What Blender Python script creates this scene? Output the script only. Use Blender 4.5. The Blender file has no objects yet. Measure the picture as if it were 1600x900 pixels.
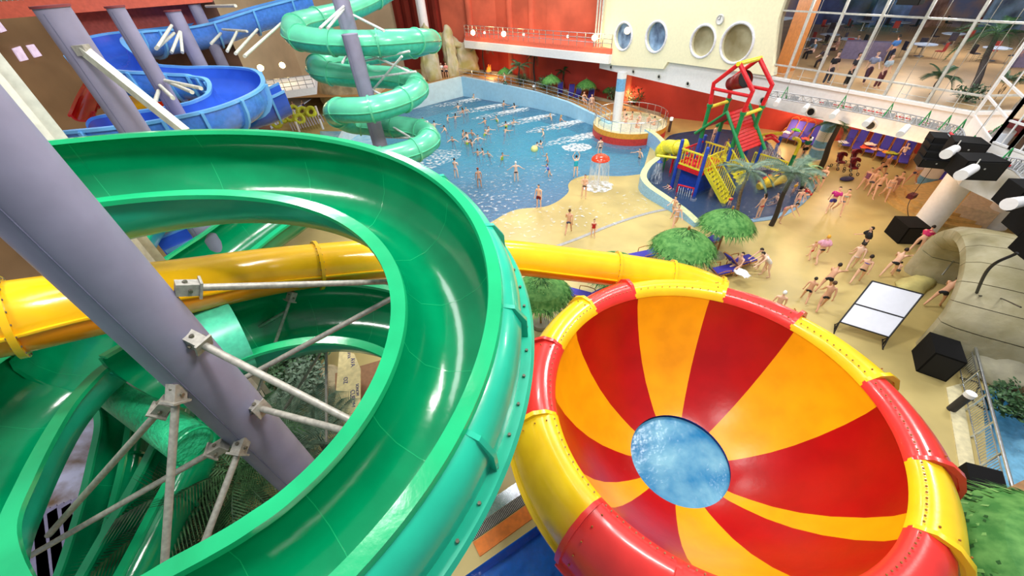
import bpy, bmesh, math, random
from mathutils import Vector, Matrix, Euler
random.seed(7)
C = bpy.context.scene.collection
PI = math.pi
rad = math.radians
V = Vector
# ------------------------------------------------------------------ camera
H = 13.0
F = 593.0
_d = V((45.0, 690.0, F)).normalized()
UPc = -_d
_fw = V((0, 0, 1)); _fh = (_fw - _fw.dot(UPc) * UPc).normalized()
_rt = V((1, 0, 0)); _rt = (_rt - _rt.dot(UPc) * UPc - _rt.dot(_fh) * _fh).normalized()
def ray(px, py):
    v = V((px - 800.0, py - 450.0, F))
    return V((v.dot(_rt), v.dot(_fh), v.dot(UPc))) / F      # scaled so that camera depth = 1
def at(px, py, z=0.0):                                       # point seen at a pixel, on the level z
    r = ray(px, py); t = (z - H) / r.z
    return V((r.x * t, r.y * t, z))
def atd(px, py, depth):
    r = ray(px, py); return V((r.x * depth, r.y * depth, H + r.z * depth))
def atD(px, py, D):
    r = ray(px, py); t = D / math.hypot(r.x, r.y)
    return V((r.x * t, r.y * t, H + r.z * t))
def atplane(px, py, A, B):
    r = ray(px, py); n = V((-(B[1] - A[1]), B[0] - A[0]))
    t = (n.x * A[0] + n.y * A[1]) / (n.x * r.x + n.y * r.y)
    return V((r.x * t, r.y * t, H + r.z * t))
cam = bpy.data.cameras.new('camera'); cam.sensor_width = 36.0; cam.lens = F / 1600.0 * 36.0
cam.clip_start = 0.05; cam.clip_end = 400
co = bpy.data.objects.new('camera', cam); C.objects.link(co)
cx = V((_rt.x, _fh.x, UPc.x)); cyd = V((_rt.y, _fh.y, UPc.y)); cz = V((_rt.z, _fh.z, UPc.z))
R = Matrix(((cx.x, -cyd.x, -cz.x), (cx.y, -cyd.y, -cz.y), (cx.z, -cyd.z, -cz.z)))
co.matrix_world = Matrix.Translation((0, 0, H)) @ R.to_4x4()
bpy.context.scene.camera = co

# ------------------------------------------------------------------ materials
def lin(c):
    return tuple(((x / 255.0) / 12.92 if x / 255.0 <= 0.04045 else ((x / 255.0 + 0.055) / 1.055) ** 2.4) for x in c) + (1.0,)
MATS = {}
def M(name, rgb, rough=0.5, metal=0.0, var=0.08, scale=6.0, bump=0.0, coat=0.0, emit=0.0, spec=0.5, rgb2=None, bscale=None, kind='noise'):
    if name in MATS: return MATS[name]
    m = bpy.data.materials.new(name); m.use_nodes = True
    nt = m.node_tree; N = nt.nodes; L = nt.links; b = N['Principled BSDF']
    tc = N.new('ShaderNodeTexCoord'); nz = N.new('ShaderNodeTexNoise')
    nz.inputs['Scale'].default_value = scale; nz.inputs['Detail'].default_value = 4.0
    L.new(tc.outputs['Object'], nz.inputs['Vector'])
    a = lin(rgb)
    if rgb2: c0, c1 = a, lin(rgb2)
    else: c0 = tuple(max(0, x * (1 - var * 1.5)) for x in a[:3]) + (1,); c1 = tuple(min(1, x * (1 + var * 1.5)) for x in a[:3]) + (1,)
    cr = N.new('ShaderNodeValToRGB'); cr.color_ramp.elements[0].position = 0.35; cr.color_ramp.elements[1].position = 0.65
    cr.color_ramp.elements[0].color = c0; cr.color_ramp.elements[1].color = c1
    L.new(nz.outputs['Fac'], cr.inputs['Fac']); L.new(cr.outputs['Color'], b.inputs['Base Color'])
    b.inputs['Roughness'].default_value = rough; b.inputs['Metallic'].default_value = metal
    b.inputs['Coat Weight'].default_value = coat; b.inputs['Coat Roughness'].default_value = 0.06
    b.inputs['Specular IOR Level'].default_value = spec
    if bump:
        bn = N.new('ShaderNodeTexNoise'); bn.inputs['Scale'].default_value = bscale or scale * 3; bn.inputs['Detail'].default_value = 6
        L.new(tc.outputs['Object'], bn.inputs['Vector'])
        bp = N.new('ShaderNodeBump'); bp.inputs['Strength'].default_value = bump; bp.inputs['Distance'].default_value = 0.05
        L.new(bn.outputs['Fac'], bp.inputs['Height']); L.new(bp.outputs['Normal'], b.inputs['Normal'])
    if emit:
        L.new(cr.outputs['Color'], b.inputs['Emission Color']); b.inputs['Emission Strength'].default_value = emit
    MATS[name] = m; return m
def gel(name, rgb, rough=0.16, coat=.3):   # glossy wet gelcoat with light water ripples
    return M(name, rgb, rough, var=0.06, scale=1.3, coat=coat, bump=0.07, bscale=5)

# ------------------------------------------------------------------ mesh builder
class MB:
    def __init__(s): s.v = []; s.f = []; s.m = []
    def add(s, vs, fs, mi=0):
        o = len(s.v); s.v += [tuple(p) for p in vs]
        for f in fs: s.f.append(tuple(i + o for i in f)); s.m.append(mi)
        return s
    def box(s, c, sz, rot=None, mi=0, bev=0.0):
        x, y, z = sz[0] / 2, sz[1] / 2, sz[2] / 2
        if bev > 0:
            b = min(bev, x * .9, y * .9, z * .9)
            pts = []
            for sx in (-1, 1):
                for sy in (-1, 1):
                    for sz_ in (-1, 1):
                        pts += [V((sx * x, sy * (y - b), sz_ * (z - b))), V((sx * (x - b), sy * y, sz_ * (z - b))), V((sx * (x - b), sy * (y - b), sz_ * z))]
            bm = bmesh.new(); [bm.verts.new(p) for p in pts]
            bmesh.ops.convex_hull(bm, input=bm.verts)
            bm.verts.ensure_lookup_table(); bm.verts.index_update()
            vs = [v.co.copy() for v in bm.verts]; fs = [[v.index for v in f.verts] for f in bm.faces]; bm.free()
        else:
            vs = [V((a, b_, c_)) for a in (-x, x) for b_ in (-y, y) for c_ in (-z, z)]
            fs = [(0, 1, 3, 2), (4, 6, 7, 5), (0, 4, 5, 1), (2, 3, 7, 6), (0, 2, 6, 4), (1, 5, 7, 3)]
        if rot is not None:
            rm = rot if isinstance(rot, Matrix) else Euler(rot).to_matrix()
            vs = [rm @ p for p in vs]
        c = V(c); return s.add([p + c for p in vs], fs, mi)
    def bar(s, p0, p1, w, h, mi=0):                       # box-section bar, h vertical-ish
        p0, p1 = V(p0), V(p1); t = p1 - p0; L_ = t.length
        if L_ < 1e-6: return s
        q = t.to_track_quat('X', 'Z'); return s.box((p0 + p1) / 2, (L_, w, h), q.to_matrix(), mi)
    def cyl(s, p0, p1, r0, r1=None, n=16, mi=0, caps=True):
        p0, p1 = V(p0), V(p1); r1 = r0 if r1 is None else r1
        q = (p1 - p0).to_track_quat('Z', 'Y').to_matrix(); vs = []
        for p, r in ((p0, r0), (p1, r1)):
            for i in range(n):
                a = 2 * PI * i / n; vs.append(p + q @ V((r * math.cos(a), r * math.sin(a), 0)))
        fs = [(i, (i + 1) % n, n + (i + 1) % n, n + i) for i in range(n)]
        if caps: fs += [tuple(range(n))[::-1], tuple(range(n, 2 * n))]
        return s.add(vs, fs, mi)
    def sph(s, c, r, n=12, m=8, mi=0, rot=None):
        c = V(c); r = V((r, r, r)) if not hasattr(r, '__len__') else V(r); vs = []
        for j in range(m + 1):
            t = PI * j / m
            for i in range(n):
                a = 2 * PI * i / n; p = V((r.x * math.sin(t) * math.cos(a), r.y * math.sin(t) * math.sin(a), r.z * math.cos(t)))
                if rot is not None: p = rot @ p
                vs.append(c + p)
        fs = [(j * n + i, (j + 1) * n + i, (j + 1) * n + (i + 1) % n, j * n + (i + 1) % n) for j in range(m) for i in range(n)]
        return s.add(vs, fs, mi)
    def tor(s, c, Rr, r, n=24, k=10, rot=None, mi=0):
        c = V(c); vs = []
        for i in range(n):
            a = 2 * PI * i / n
            for j in range(k):
                b = 2 * PI * j / k; p = V(((Rr + r * math.cos(b)) * math.cos(a), (Rr + r * math.cos(b)) * math.sin(a), r * math.sin(b)))
                if rot is not None: p = rot @ p
                vs.append(c + p)
        fs = [(i * k + j, ((i + 1) % n) * k + j, ((i + 1) % n) * k + (j + 1) % k, i * k + (j + 1) % k) for i in range(n) for j in range(k)]
        return s.add(vs, fs, mi)
    def tube(s, pts, r, n=10, mi=0, caps=True):
        pts = [V(p) for p in pts]; rs = r if hasattr(r, '__len__') else [r] * len(pts)
        rings = []; prev = None
        for i, p in enumerate(pts):
            t = (pts[min(i + 1, len(pts) - 1)] - pts[max(i - 1, 0)]).normalized()
            if prev is None:
                u = t.orthogonal().normalized()
            else:
                u = prev - prev.dot(t) * t
                u = u.normalized() if u.length > 1e-6 else t.orthogonal().normalized()
            prev = u; w = t.cross(u)
            rings.append([p + rs[i] * (math.cos(2 * PI * k / n) * u + math.sin(2 * PI * k / n) * w) for k in range(n)])
        vs = [q for rg in rings for q in rg]; m = len(pts)
        fs = [(i * n + k, i * n + (k + 1) % n, (i + 1) * n + (k + 1) % n, (i + 1) * n + k) for i in range(m - 1) for k in range(n)]
        if caps: fs += [tuple(range(n))[::-1], tuple(range((m - 1) * n, m * n))]
        return s.add(vs, fs, mi)
    def prism(s, poly, z0, z1, mi=0):
        n = len(poly); vs = [(p[0], p[1], z0) for p in poly] + [(p[0], p[1], z1) for p in poly]
        fs = [tuple(range(n))[::-1], tuple(range(n, 2 * n))] + [(i, (i + 1) % n, n + (i + 1) % n, n + i) for i in range(n)]
        return s.add(vs, fs, mi)
    def lathe(s, c, prof, n=32, mi=0, a0=0, a1=2 * PI):
        c = V(c); full = abs(a1 - a0 - 2 * PI) < 1e-6; cols = n if full else n + 1; vs = []
        for i in range(cols):
            a = a0 + (a1 - a0) * i / n
            for (r, z) in prof: vs.append(c + V((r * math.cos(a), r * math.sin(a), z)))
        k = len(prof); fs = [(i * k + j, ((i + 1) % cols) * k + j, ((i + 1) % cols) * k + j + 1, i * k + j + 1) for i in range(n) for j in range(k - 1)]
        return s.add(vs, fs, mi)
    def build(s, name, mats, parent=None, smooth=40, fix=True):
        me = bpy.data.meshes.new(name); me.from_pydata(s.v, [], s.f)
        mats = mats if isinstance(mats, (list, tuple)) else [mats]
        for m in mats: me.materials.append(m)
        for i, p in enumerate(me.polygons): p.material_index = s.m[i]
        if fix:
            bm = bmesh.new(); bm.from_mesh(me)
            bmesh.ops.remove_doubles(bm, verts=bm.verts, dist=1e-5)
            bmesh.ops.recalc_face_normals(bm, faces=bm.faces); bm.to_mesh(me); bm.free()
        if smooth:
            me.shade_smooth(); me.set_sharp_from_angle(angle=rad(smooth))
        me.update()
        o = bpy.data.objects.new(name, me); C.objects.link(o)
        if parent is not None:
            o.parent = parent
            g = parent
            mt = Matrix.Identity(4)
            while g is not None: mt = Matrix.Translation(g.location) @ mt if g.parent is None else mt; g = g.parent
            o.matrix_parent_inverse = Matrix.Translation(-V(parent.location)) if parent.parent is None else Matrix.Identity(4)
        return o
def root_loc(o):
    while o.parent is not None: o = o.parent
    return V(o.location)
def tag(o, label, cat, group=None, kind=None):
    o['label'] = label; o['category'] = cat
    if group: o['group'] = group
    if kind: o['kind'] = kind
    return o
def thing(name, label, cat, loc=(0, 0, 0), group=None):
    o = bpy.data.objects.new(name, None); C.objects.link(o); o.location = loc; o.empty_display_size = .2
    return tag(o, label, cat, group)
def struct(name, mb, m, smooth=0, **k):
    o = mb.build(name, m, None, smooth, **k); o['kind'] = 'structure'; return o
def copy_tree(o, loc=None, rz=None, label=None, sc=None, parent=None):
    c = o.copy(); C.objects.link(c)
    if parent is not None: c.parent = parent
    if loc is not None: c.location = loc
    if rz is not None: c.rotation_euler = (0, 0, rz)
    if sc is not None: c.scale = (sc,) * 3 if not hasattr(sc, '__len__') else sc
    if label: c['label'] = label
    for ch in list(o.children): copy_tree(ch, parent=c)
    return c
def cat(pts, n):
    pts = [V(p) for p in pts]; P_ = [2 * pts[0] - pts[1]] + pts + [2 * pts[-1] - pts[-2]]; out = []
    for i in range(1, len(P_) - 2):
        for k in range(n):
            t = k / n; a, b, c, d = P_[i - 1], P_[i], P_[i + 1], P_[i + 2]
            out.append(0.5 * ((2 * b) + (c - a) * t + (2 * a - 5 * b + 4 * c - d) * t * t + (3 * b - a - 3 * c + d) * t ** 3))
    out.append(pts[-1]); return out
def flat_fill(name, outer, holes, m, z=0.0, thick=0.0):
    bm = bmesh.new()
    for lp in [outer] + holes:
        vs = [bm.verts.new((p[0], p[1], z)) for p in lp]
        for i in range(len(vs)): bm.edges.new((vs[i], vs[(i + 1) % len(vs)]))
    bmesh.ops.triangle_fill(bm, use_beauty=True, use_dissolve=False, edges=bm.edges)
    if thick:
        r = bmesh.ops.extrude_face_region(bm, geom=bm.faces[:]); 
        for e in r['geom']:
            if isinstance(e, bmesh.types.BMVert): e.co.z -= thick
    bmesh.ops.recalc_face_normals(bm, faces=bm.faces)
    me = bpy.data.meshes.new(name); bm.to_mesh(me); bm.free(); me.materials.append(m)
    if not thick and me.polygons[0].normal.z < 0: me.flip_normals()
    o = bpy.data.objects.new(name, me); C.objects.link(o); return o

GREEN = gel('green_gelcoat', (0, 142, 90)); GREENR = gel('green_rim_lit_gelcoat', (28, 174, 112)); TEAL = gel('teal_gelcoat', (30, 180, 145), 0.28)  # rim green made lighter than the channel for the light caught by the rims
YEL = gel('yellow_gelcoat', (250, 190, 20), .22); ORA = gel('orange_gelcoat', (248, 150, 12), .2); RED = gel('red_gelcoat', (205, 12, 18)); BYEL = gel('bright_yellow_gelcoat', (252, 205, 30), .25)
LRED = gel('light_red_gelcoat', (232, 55, 50), .28)
BLU = gel('blue_gelcoat', (50, 95, 205), .2); LBLU = gel('light_blue_gelcoat', (110, 180, 240), .25); PGR = gel('pastel_green_gelcoat', (95, 200, 160), .3)
STEEL = M('galvanised_steel', (166, 162, 152), .45, .25, scale=14, var=.12, bump=.05)
BOLT = M('bolt_steel', (120, 115, 100), .4, .6)
COLM = M('column_paint', (138, 134, 158), .45, scale=2, var=.05)
WHITE = M('white_paint', (238, 238, 240), .6, var=.02); CREAM = M('cream_paint', (245, 240, 205), .6, var=.02)
ORW = M('orange_red_wall', (208, 104, 76), .8, scale=.4, var=.12, bump=.05); SAL = M('salmon_paint', (225, 105, 80), .7, var=.05)
BROWN = M('brown_wall', (150, 118, 82), .8, scale=.4, var=.08); TAN = M('tan_floor', (192, 173, 112), .35, scale=.35, var=.1, bump=.03, bscale=3)
WOOD = M('wood', (150, 95, 45), .5, scale=8, var=.2); CHROME = M('stainless_steel', (200, 205, 210), .25, .9)
BLACK = M('black_paint', (14, 14, 16), .5); DARK = M('dark_grey', (45, 45, 50), .6)
# ------------------------------------------------------------------ setting
def P2(px, py, z=0): p = at(px, py, z); return (p.x, p.y)
shore = [P2(*p) for p in ((1003, 272), (975, 275), (950, 275), (920, 274), (898, 279), (888, 288), (888, 300), (872, 314), (850, 323), (816, 326), (794, 332), (766, 348))]
shore = [(q.x, q.y) for q in cat([V((*q, 0)) for q in shore], 4)]
wallpts = [(10.2, 37.2), (9.2, 39.8), (7.2, 43.2), (4.2, 46.6), (0.3, 50.0), (-4.7, 54.2)]
poolpoly = shore + [(-4.5, 20.5), (-7.5, 24), (-10.5, 30), (-15.5, 40.0)] + [(-13.5, 47.6), (-4.7, 54.2)][::1] + wallpts[::-1][1:] + [(10.6, 36.0), (13.1, 33.3)]
kid0 = [P2(*p) for p in ((1012, 262), (1003, 290), (1045, 320), (1088, 350), (1120, 352), (1180, 347), (1225, 338), (1262, 312), (1276, 285), (1245, 265), (1215, 240), (1190, 216), (1130, 202), (1060, 208), (1040, 218), (1036, 238))]
kidpts = [(q.x, q.y) for q in cat([V((*q, 0)) for q in kid0] + [V((*kid0[0], 0))], 4)][:-1]
bl = [(-5.2, 1.2), (3.6, 1.2), (3.6, 6.2), (-0.15, 3.9), (-5.2, 0.9 + 1.2)]
_A, _B = at(745, 887), at(835, 824); _L0, _L1 = _A - (_B - _A) * 1.0, _B + (_B - _A) * 3.4
near_pool = [(_L0.x, 0.0), (_L1.x, 0.0), (_L1.x, _L1.y), (_L0.x, _L0.y)]
right_pool = [P2(1535, 610), P2(1600, 600), (20.5, 7.5), (19.5, 1.0), (13.2, 1.0), P2(1545, 770)]
floor = flat_fill('floor', [(-26, -6), (40, -6), (40, 25), (32.5, 31), (12, 66), (-26, 66)], [poolpoly, kidpts, near_pool, right_pool], TAN, 0.0, 0.0)
floor['kind'] = 'structure'
# floor shading: sandy tan, wetter and mottled towards the water
def basin(name, poly, zf, m, kindlabel=None):
    bm = bmesh.new(); vs = [bm.verts.new((p[0], p[1], 0)) for p in poly]
    es = [bm.edges.new((vs[i], vs[(i + 1) % len(vs)])) for i in range(len(vs))]
    bmesh.ops.triangle_fill(bm, use_beauty=True, edges=es)
    bmesh.ops.subdivide_edges(bm, edges=bm.edges[:], cuts=5, use_grid_fill=True)
    be = [e for e in bm.edges if len(e.link_faces) == 1]
    rim = {}
    for e in be:
        for v in e.verts:
            if v not in rim: rim[v] = bm.verts.new((v.co.x, v.co.y, 0.0))
    for v in bm.verts:
        if v not in rim.values(): v.co.z = zf(v.co)
    for e in be:
        a, b = e.verts
        try: bm.faces.new((a, b, rim[b], rim[a]))
        except Exception: pass
    bmesh.ops.recalc_face_normals(bm, faces=bm.faces)
    me = bpy.data.meshes.new(name); bm.to_mesh(me); bm.free(); me.materials.append(m)
    o = bpy.data.objects.new(name, me); C.objects.link(o); o['kind'] = 'structure'; return o
def depth_mat(name, shallow, deep, z0, z1):
    m = M(name, shallow, .6); nt = m.node_tree; N = nt.nodes; L = nt.links
    g = N.new('ShaderNodeNewGeometry'); sp = N.new('ShaderNodeSeparateXYZ'); L.new(g.outputs['Position'], sp.inputs[0])
    mr = N.new('ShaderNodeMapRange'); mr.inputs[1].default_value = z0; mr.inputs[2].default_value = z1; L.new(sp.outputs['Z'], mr.inputs[0])
    mx = N.new('ShaderNodeMix'); mx.data_type = 'RGBA'; mx.inputs[6].default_value = lin(shallow); mx.inputs[7].default_value = lin(deep)
    L.new(mr.outputs[0], mx.inputs[0]); L.new(mx.outputs[2], N['Principled BSDF'].inputs['Base Color']); return m
def pdepth(c):
    t = min(1, max(0, (c.y - 24) / 16)); return -0.10 - 1.25 * t
basin('pool_basin', poolpoly, pdepth, depth_mat('wave_pool_bottom', (145, 132, 160), (60, 225, 240), -.15, -1.0))
basin('kids_pool_basin', kidpts, lambda c: -.35, M('kids_pool_bottom', (62, 88, 128), .6))
basin('near_pool_basin', near_pool, lambda c: -.9, M('near_pool_bottom', (30, 140, 215), .6))
basin('side_pool_basin', right_pool, lambda c: -.9, M('side_pool_bottom', (170, 220, 240), .6))
def water(name, tint, rough=.04, bs=1.6, strength=.5, gloss=1.0):
    m = bpy.data.materials.new(name); m.use_nodes = True; nt = m.node_tree; N = nt.nodes; L = nt.links; N.clear()
    out = N.new('ShaderNodeOutputMaterial'); tr = N.new('ShaderNodeBsdfTransparent'); gl = N.new('ShaderNodeBsdfGlossy'); mx = N.new('ShaderNodeMixShader')
    fr = N.new('ShaderNodeFresnel'); fr.inputs['IOR'].default_value = 1.33; tr.inputs[0].default_value = lin(tint); gl.inputs['Roughness'].default_value = rough
    gl.inputs['Color'].default_value = (gloss, gloss, gloss, 1)
    tc = N.new('ShaderNodeTexCoord'); nz = N.new('ShaderNodeTexNoise'); nz.inputs['Scale'].default_value = bs; nz.inputs['Detail'].default_value = 5; nz.inputs['Distortion'].default_value = 1.2
    bp = N.new('ShaderNodeBump'); bp.inputs['Strength'].default_value = strength; bp.inputs['Distance'].default_value = .25
    L.new(tc.outputs['Object'], nz.inputs['Vector']); L.new(nz.outputs['Fac'], bp.inputs['Height'])
    L.new(bp.outputs['Normal'], gl.inputs['Normal']); L.new(bp.outputs['Normal'], fr.inputs['Normal'])
    L.new(fr.outputs[0], mx.inputs[0]); L.new(tr.outputs[0], mx.inputs[1]); L.new(gl.outputs[0], mx.inputs[2]); L.new(mx.outputs[0], out.inputs[0]); return m
def body_water(name, rgb, alpha, bs=2.2, strength=.5):
    m = bpy.data.materials.new(name); m.use_nodes = True; nt = m.node_tree; N = nt.nodes; L = nt.links; b = N['Principled BSDF']
    tc = N.new('ShaderNodeTexCoord'); nz = N.new('ShaderNodeTexNoise'); nz.inputs['Scale'].default_value = bs; nz.inputs['Detail'].default_value = 6; nz.inputs['Distortion'].default_value = 1.0
    bp = N.new('ShaderNodeBump'); bp.inputs['Strength'].default_value = strength; bp.inputs['Distance'].default_value = .2
    L.new(tc.outputs['Object'], nz.inputs['Vector']); L.new(nz.outputs['Fac'], bp.inputs['Height']); L.new(bp.outputs['Normal'], b.inputs['Normal'])
    b.inputs['Base Color'].default_value = lin(rgb); b.inputs['Roughness'].default_value = .08; b.inputs['IOR'].default_value = 1.33; b.inputs['Alpha'].default_value = alpha; return m
def pond(name, poly, z, m, label):
    o = flat_fill(name, poly, [], m, z); tag(o, label, 'water', kind='stuff'); return o
WATER = body_water('pool_water', (90, 148, 186), .6, 2.4, .9)
pond('wave_pool_water', poolpoly, -.03, WATER, 'rippling turquoise water of the large wave pool')
pond('kids_pool_water', kidpts, -.03, body_water('kids_water', (60, 84, 120), .55, 2.5, .4), 'dark blue shallow water around the climbing frame')
pond('splash_pool_water', near_pool, -.12, water('near_water', (200, 225, 245), .04, 2.0, .9), 'bright blue water below the striped bowl slide')
pond('side_pool_water', right_pool, -.12, water('side_water', (225, 238, 245), .05, 2.0, .4), 'pale blue water behind the steel railing at far right')

# pool walls (pale blue)
PBL = M('pale_blue_wall', (168, 214, 240), .5, scale=3, var=.03); PWH = M('white_blue_wall', (205, 225, 228), .5, scale=2, var=.04)
def ribbon(name, pts, zb, zt, th, m, cap=None, capm=None, side=1, smooth=60):
    """a wall of thickness th following pts; zb/zt numbers or lists"""
    n = len(pts); P_ = [V((p[0], p[1])) for p in pts]; zb = zb if hasattr(zb, '__len__') else [zb] * n; zt = zt if hasattr(zt, '__len__') else [zt] * n
    vs = []
    for i in range(n):
        t = (P_[min(i + 1, n - 1)] - P_[max(i - 1, 0)]).normalized(); nn = V((-t.y, t.x)) * side * th
        a = P_[i]; b = a + nn; vs += [(a.x, a.y, zb[i]), (a.x, a.y, zt[i]), (b.x, b.y, zt[i]), (b.x, b.y, zb[i])]
    mb = MB(); fs = []; 
    for i in range(n - 1):
        for k in range(4): mb.add([vs[4 * i + k], vs[4 * i + (k + 1) % 4], vs[4 * i + 4 + (k + 1) % 4], vs[4 * i + 4 + k]], [(0, 1, 2, 3)], 1 if (k == 1 and capm) else 0)
    mb.add(vs[:4], [(0, 1, 2, 3)]); mb.add(vs[-4:], [(3, 2, 1, 0)])
    return mb.build(name, [m, capm or m], None, smooth)
zt = [.95, 1.05, 1.4, 1.75, 2.05, 2.3]
w = ribbon('wall_pool_right', wallpts, [-1.3] * 6, zt, .35, PBL, side=-1); w['kind'] = 'structure'
w = ribbon('wall_pool_left', [(-4.7, 54.2), (-13.5, 47.6), (-15.5, 40), (-15.6, 36)], -1.3, [2.3, 2.2, 1.2, .6], .35, PWH, side=-1); w['kind'] = 'structure'

# raised far deck behind the pool
OW = [(-7, 61.5), (0.2, 58), (5.8, 51), (10.5, 46.8), (17.2, 40.8), (24.9, 35.4), (31.6, 29.0), (38, 23)]
DECK = M('far_deck', (180, 135, 80), .6, scale=.8, var=.1)
mb = MB()
din = [(-4.9, 54.6), (0.0, 50.4), (4.1, 47.0), (7.3, 43.6), (9.5, 40.0), (10.6, 37.3), (14.5, 38.2)]
dz = [2.1, 1.9, 1.6, 1.25, 1.0, .8, .25]
dout = [(-7, 61.5), (0.2, 58), (3.2, 54.5), (5.8, 51), (10.5, 46.8), (14, 43.5), (17, 40.5)]
for i in range(6):
    a, b, c, d = din[i], din[i + 1], dout[i + 1], dout[i]
    mb.add([(a[0], a[1], dz[i]), (b[0], b[1], dz[i + 1]), (c[0], c[1], dz[i + 1]), (d[0], d[1], dz[i])], [(0, 1, 2, 3)])
mb.add([(-4.9, 54.6, 2.1), (-7, 61.5, 2.1), (-26, 61.5, 2.1), (-26, 50, 2.1), (-13.7, 47.9, 2.1)], [(0, 1, 2, 3, 4)])
struct('trim_far_deck', mb, DECK)
def deckz(x, y):
    best = min(range(7), key=lambda i: math.hypot(din[i][0] - x, din[i][1] - y)); return dz[best]
# orange wall
mb = MB()
for i in range(len(OW) - 1):
    a, b = OW[i], OW[i + 1]; zw = 17 if i < 4 else 4.5; mb.add([(a[0], a[1], -.2), (b[0], b[1], -.2), (b[0], b[1], zw), (a[0], a[1], zw)], [(0, 1, 2, 3)])
struct('wall_back', mb, ORW)
REDW = M('red_wall', (188, 62, 50), .8, scale=.4, var=.1)
mb = MB()
for i in range(len(OW) - 1):
    a, b = OW[i], OW[i + 1]; n_ = V((b[1] - a[1], -(b[0] - a[0]), 0)).normalized() * -.06
    if n_.x > 0: n_ = -n_
    mb.add([(a[0] + n_.x, a[1] + n_.y, -.2), (b[0] + n_.x, b[1] + n_.y, -.2), (b[0] + n_.x, b[1] + n_.y, 5.2 if i < 4 else 4.5), (a[0] + n_.x, a[1] + n_.y, 5.2 if i < 4 else 4.5)], [(0, 1, 2, 3)])
struct('wall_lower_red', mb, REDW)
for i, (t, x, y) in enumerate([(0, 1.9, 56.0), (0, 4.3, 53.0), (0, -3.2, 59.6), (0, 13.5, 43.8), (0, 28.4, 32.2)]):
    mb = MB(); mb.cyl((x, y, 0), (x, y, 17 if i < 3 else 4.5), .45, n=20); struct('trim_%d' % (i + 1), mb, ORW, 40)
# further back-left walls
mb = MB()
BLW = M('beige_wall', (205, 185, 150), .8, scale=.3, var=.08)
mb.add([(-14, 66, 0), (-26, 58, 0), (-26, 58, 17), (-14, 66, 17)], [(0, 1, 2, 3)])
mb.add([(-26, 58, 0), (-28, 44, 0), (-28, 44, 17), (-26, 58, 17)], [(0, 1, 2, 3)])
struct('wall_back_left', mb, BLW)
DRED = M('dark_red_wall', (140, 42, 28), .8, scale=.5, var=.1)
mb = MB(); mb.add([(-7, 61.5, 0), (-14, 66, 0), (-14, 66, 17), (-7, 61.5, 17)], [(0, 1, 2, 3)])
struct('wall_back_recess', mb, DRED)
for k in range(5):
    mb = MB(); x, y = -7.6 - k * 1.35, 61.5 + k * .85; mb.box((x, y, 10.5), (.5, .5, 9), (0, 0, rad(-32))); struct('trim_%d' % (k + 6), mb, DRED)
# brown left wall with light slots, pale pier
mb = MB(); mb.add([(-28, 44, -1), (-28, 4, -1), (-28, 4, 17), (-28, 44, 17)], [(0, 1, 2, 3)]); struct('wall_left', mb, BROWN)
for i, (a, b, c, d) in enumerate([((20, 76), (32, 72), (45, 93), (33, 96)), ((42, 71), (53, 69), (66, 87), (55, 90)), ((-6, 36), (0, 34), (11, 48), (2, 51))]):
    mb = MB(); q = [atplane(*p, (-27.9, 44), (-27.9, 4)) for p in (a, b, c, d)]
    mb.add([p for p in q] + [p + V((-.08, 0, 0)) for p in q], [(0, 1, 2, 3), (0, 4, 5, 1), (1, 5, 6, 2), (2, 6, 7, 3), (3, 7, 4, 0)])
    struct('window_%d' % (i + 1), mb, M('lit_slot', (225, 205, 230), .4, emit=.7))
mb = MB()
pa, pb = atD(0, 82, 11.5), atD(0, 128, 11.5)
mb.add([(pa.x, pa.y, -1), (pa.x - 1.5, pa.y + 1.2, -1), (pa.x - 1.5, pa.y + 1.2, 17), (pa.x, pa.y, 17)], [(0, 1, 2, 3)])
mb.add([(pa.x, pa.y, -1), (pb.x, pb.y, -1), (pb.x, pb.y, 17), (pa.x, pa.y, 17)], [(0, 1, 2, 3)])
mb.bar(V((pb.x, pb.y, -1)) + V((0, -.1, 0)), V((pb.x, pb.y, 17)) + V((0, -.1, 0)), .16, .3)
struct('trim_11', mb, M('pier_paint', (212, 208, 198), .6))
# salmon beam and balcony upper left
u2 = V((.881, .472, 0)); u1 = V((.472, -.881, 0)); nin = V((-.881, -.472, 0))
b0 = at(20, 28, 12.15)
mb = MB(); a = b0 - u2 * 3; b = at(322, 4, 12.15) + u2 * .3
mb.add([a, b, b + V((0, 0, .62)), a + V((0, 0, .62))], [(0, 1, 2, 3)])
bk = V((-.472, .881, 0)) * 2.5
mb.add([a, b, b + bk, a + bk], [(0, 1, 2, 3)]); mb.add([a + V((0, 0, .62)), b + V((0, 0, .62)), b + bk + V((0, 0, .62)), a + bk + V((0, 0, .62))], [(0, 1, 2, 3)])
mb.add([b, b + bk, b + bk + V((0, 0, .62)), b + V((0, 0, .62))], [(0, 1, 2, 3)])
struct('trim_12', mb, SAL)
mb = MB(); q = bk * .7; a2, b2 = a.lerp(b, .45) + q, b + q - u2 * 1.2
mb.box((a2 + b2) / 2 + V((0, 0, -.45)), ((b2 - a2).length, .4, 1.5), (0, 0, math.atan2(u2.y, u2.x))); struct('trim_13', mb, M('dusty_pink_soffit', (190, 95, 88), .8))
mb = MB(); rt_ = thing('safety_railing', 'grey wire railing above the salmon balcony at upper left', 'railing', a + V((0, 0, .62)))
for k in range(60):
    p = a.lerp(b, k / 59) + bk * .02 + V((0, 0, .6)); mb.cyl(p, p + V((0, 0, 1.0)), .02, n=6)
for h in (.3, .65, 1.0): mb.cyl(a + V((0, 0, .6 + h)), b + V((0, 0, .6 + h)), .025, n=6)
mb.build('rail', CHROME, rt_)
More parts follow.
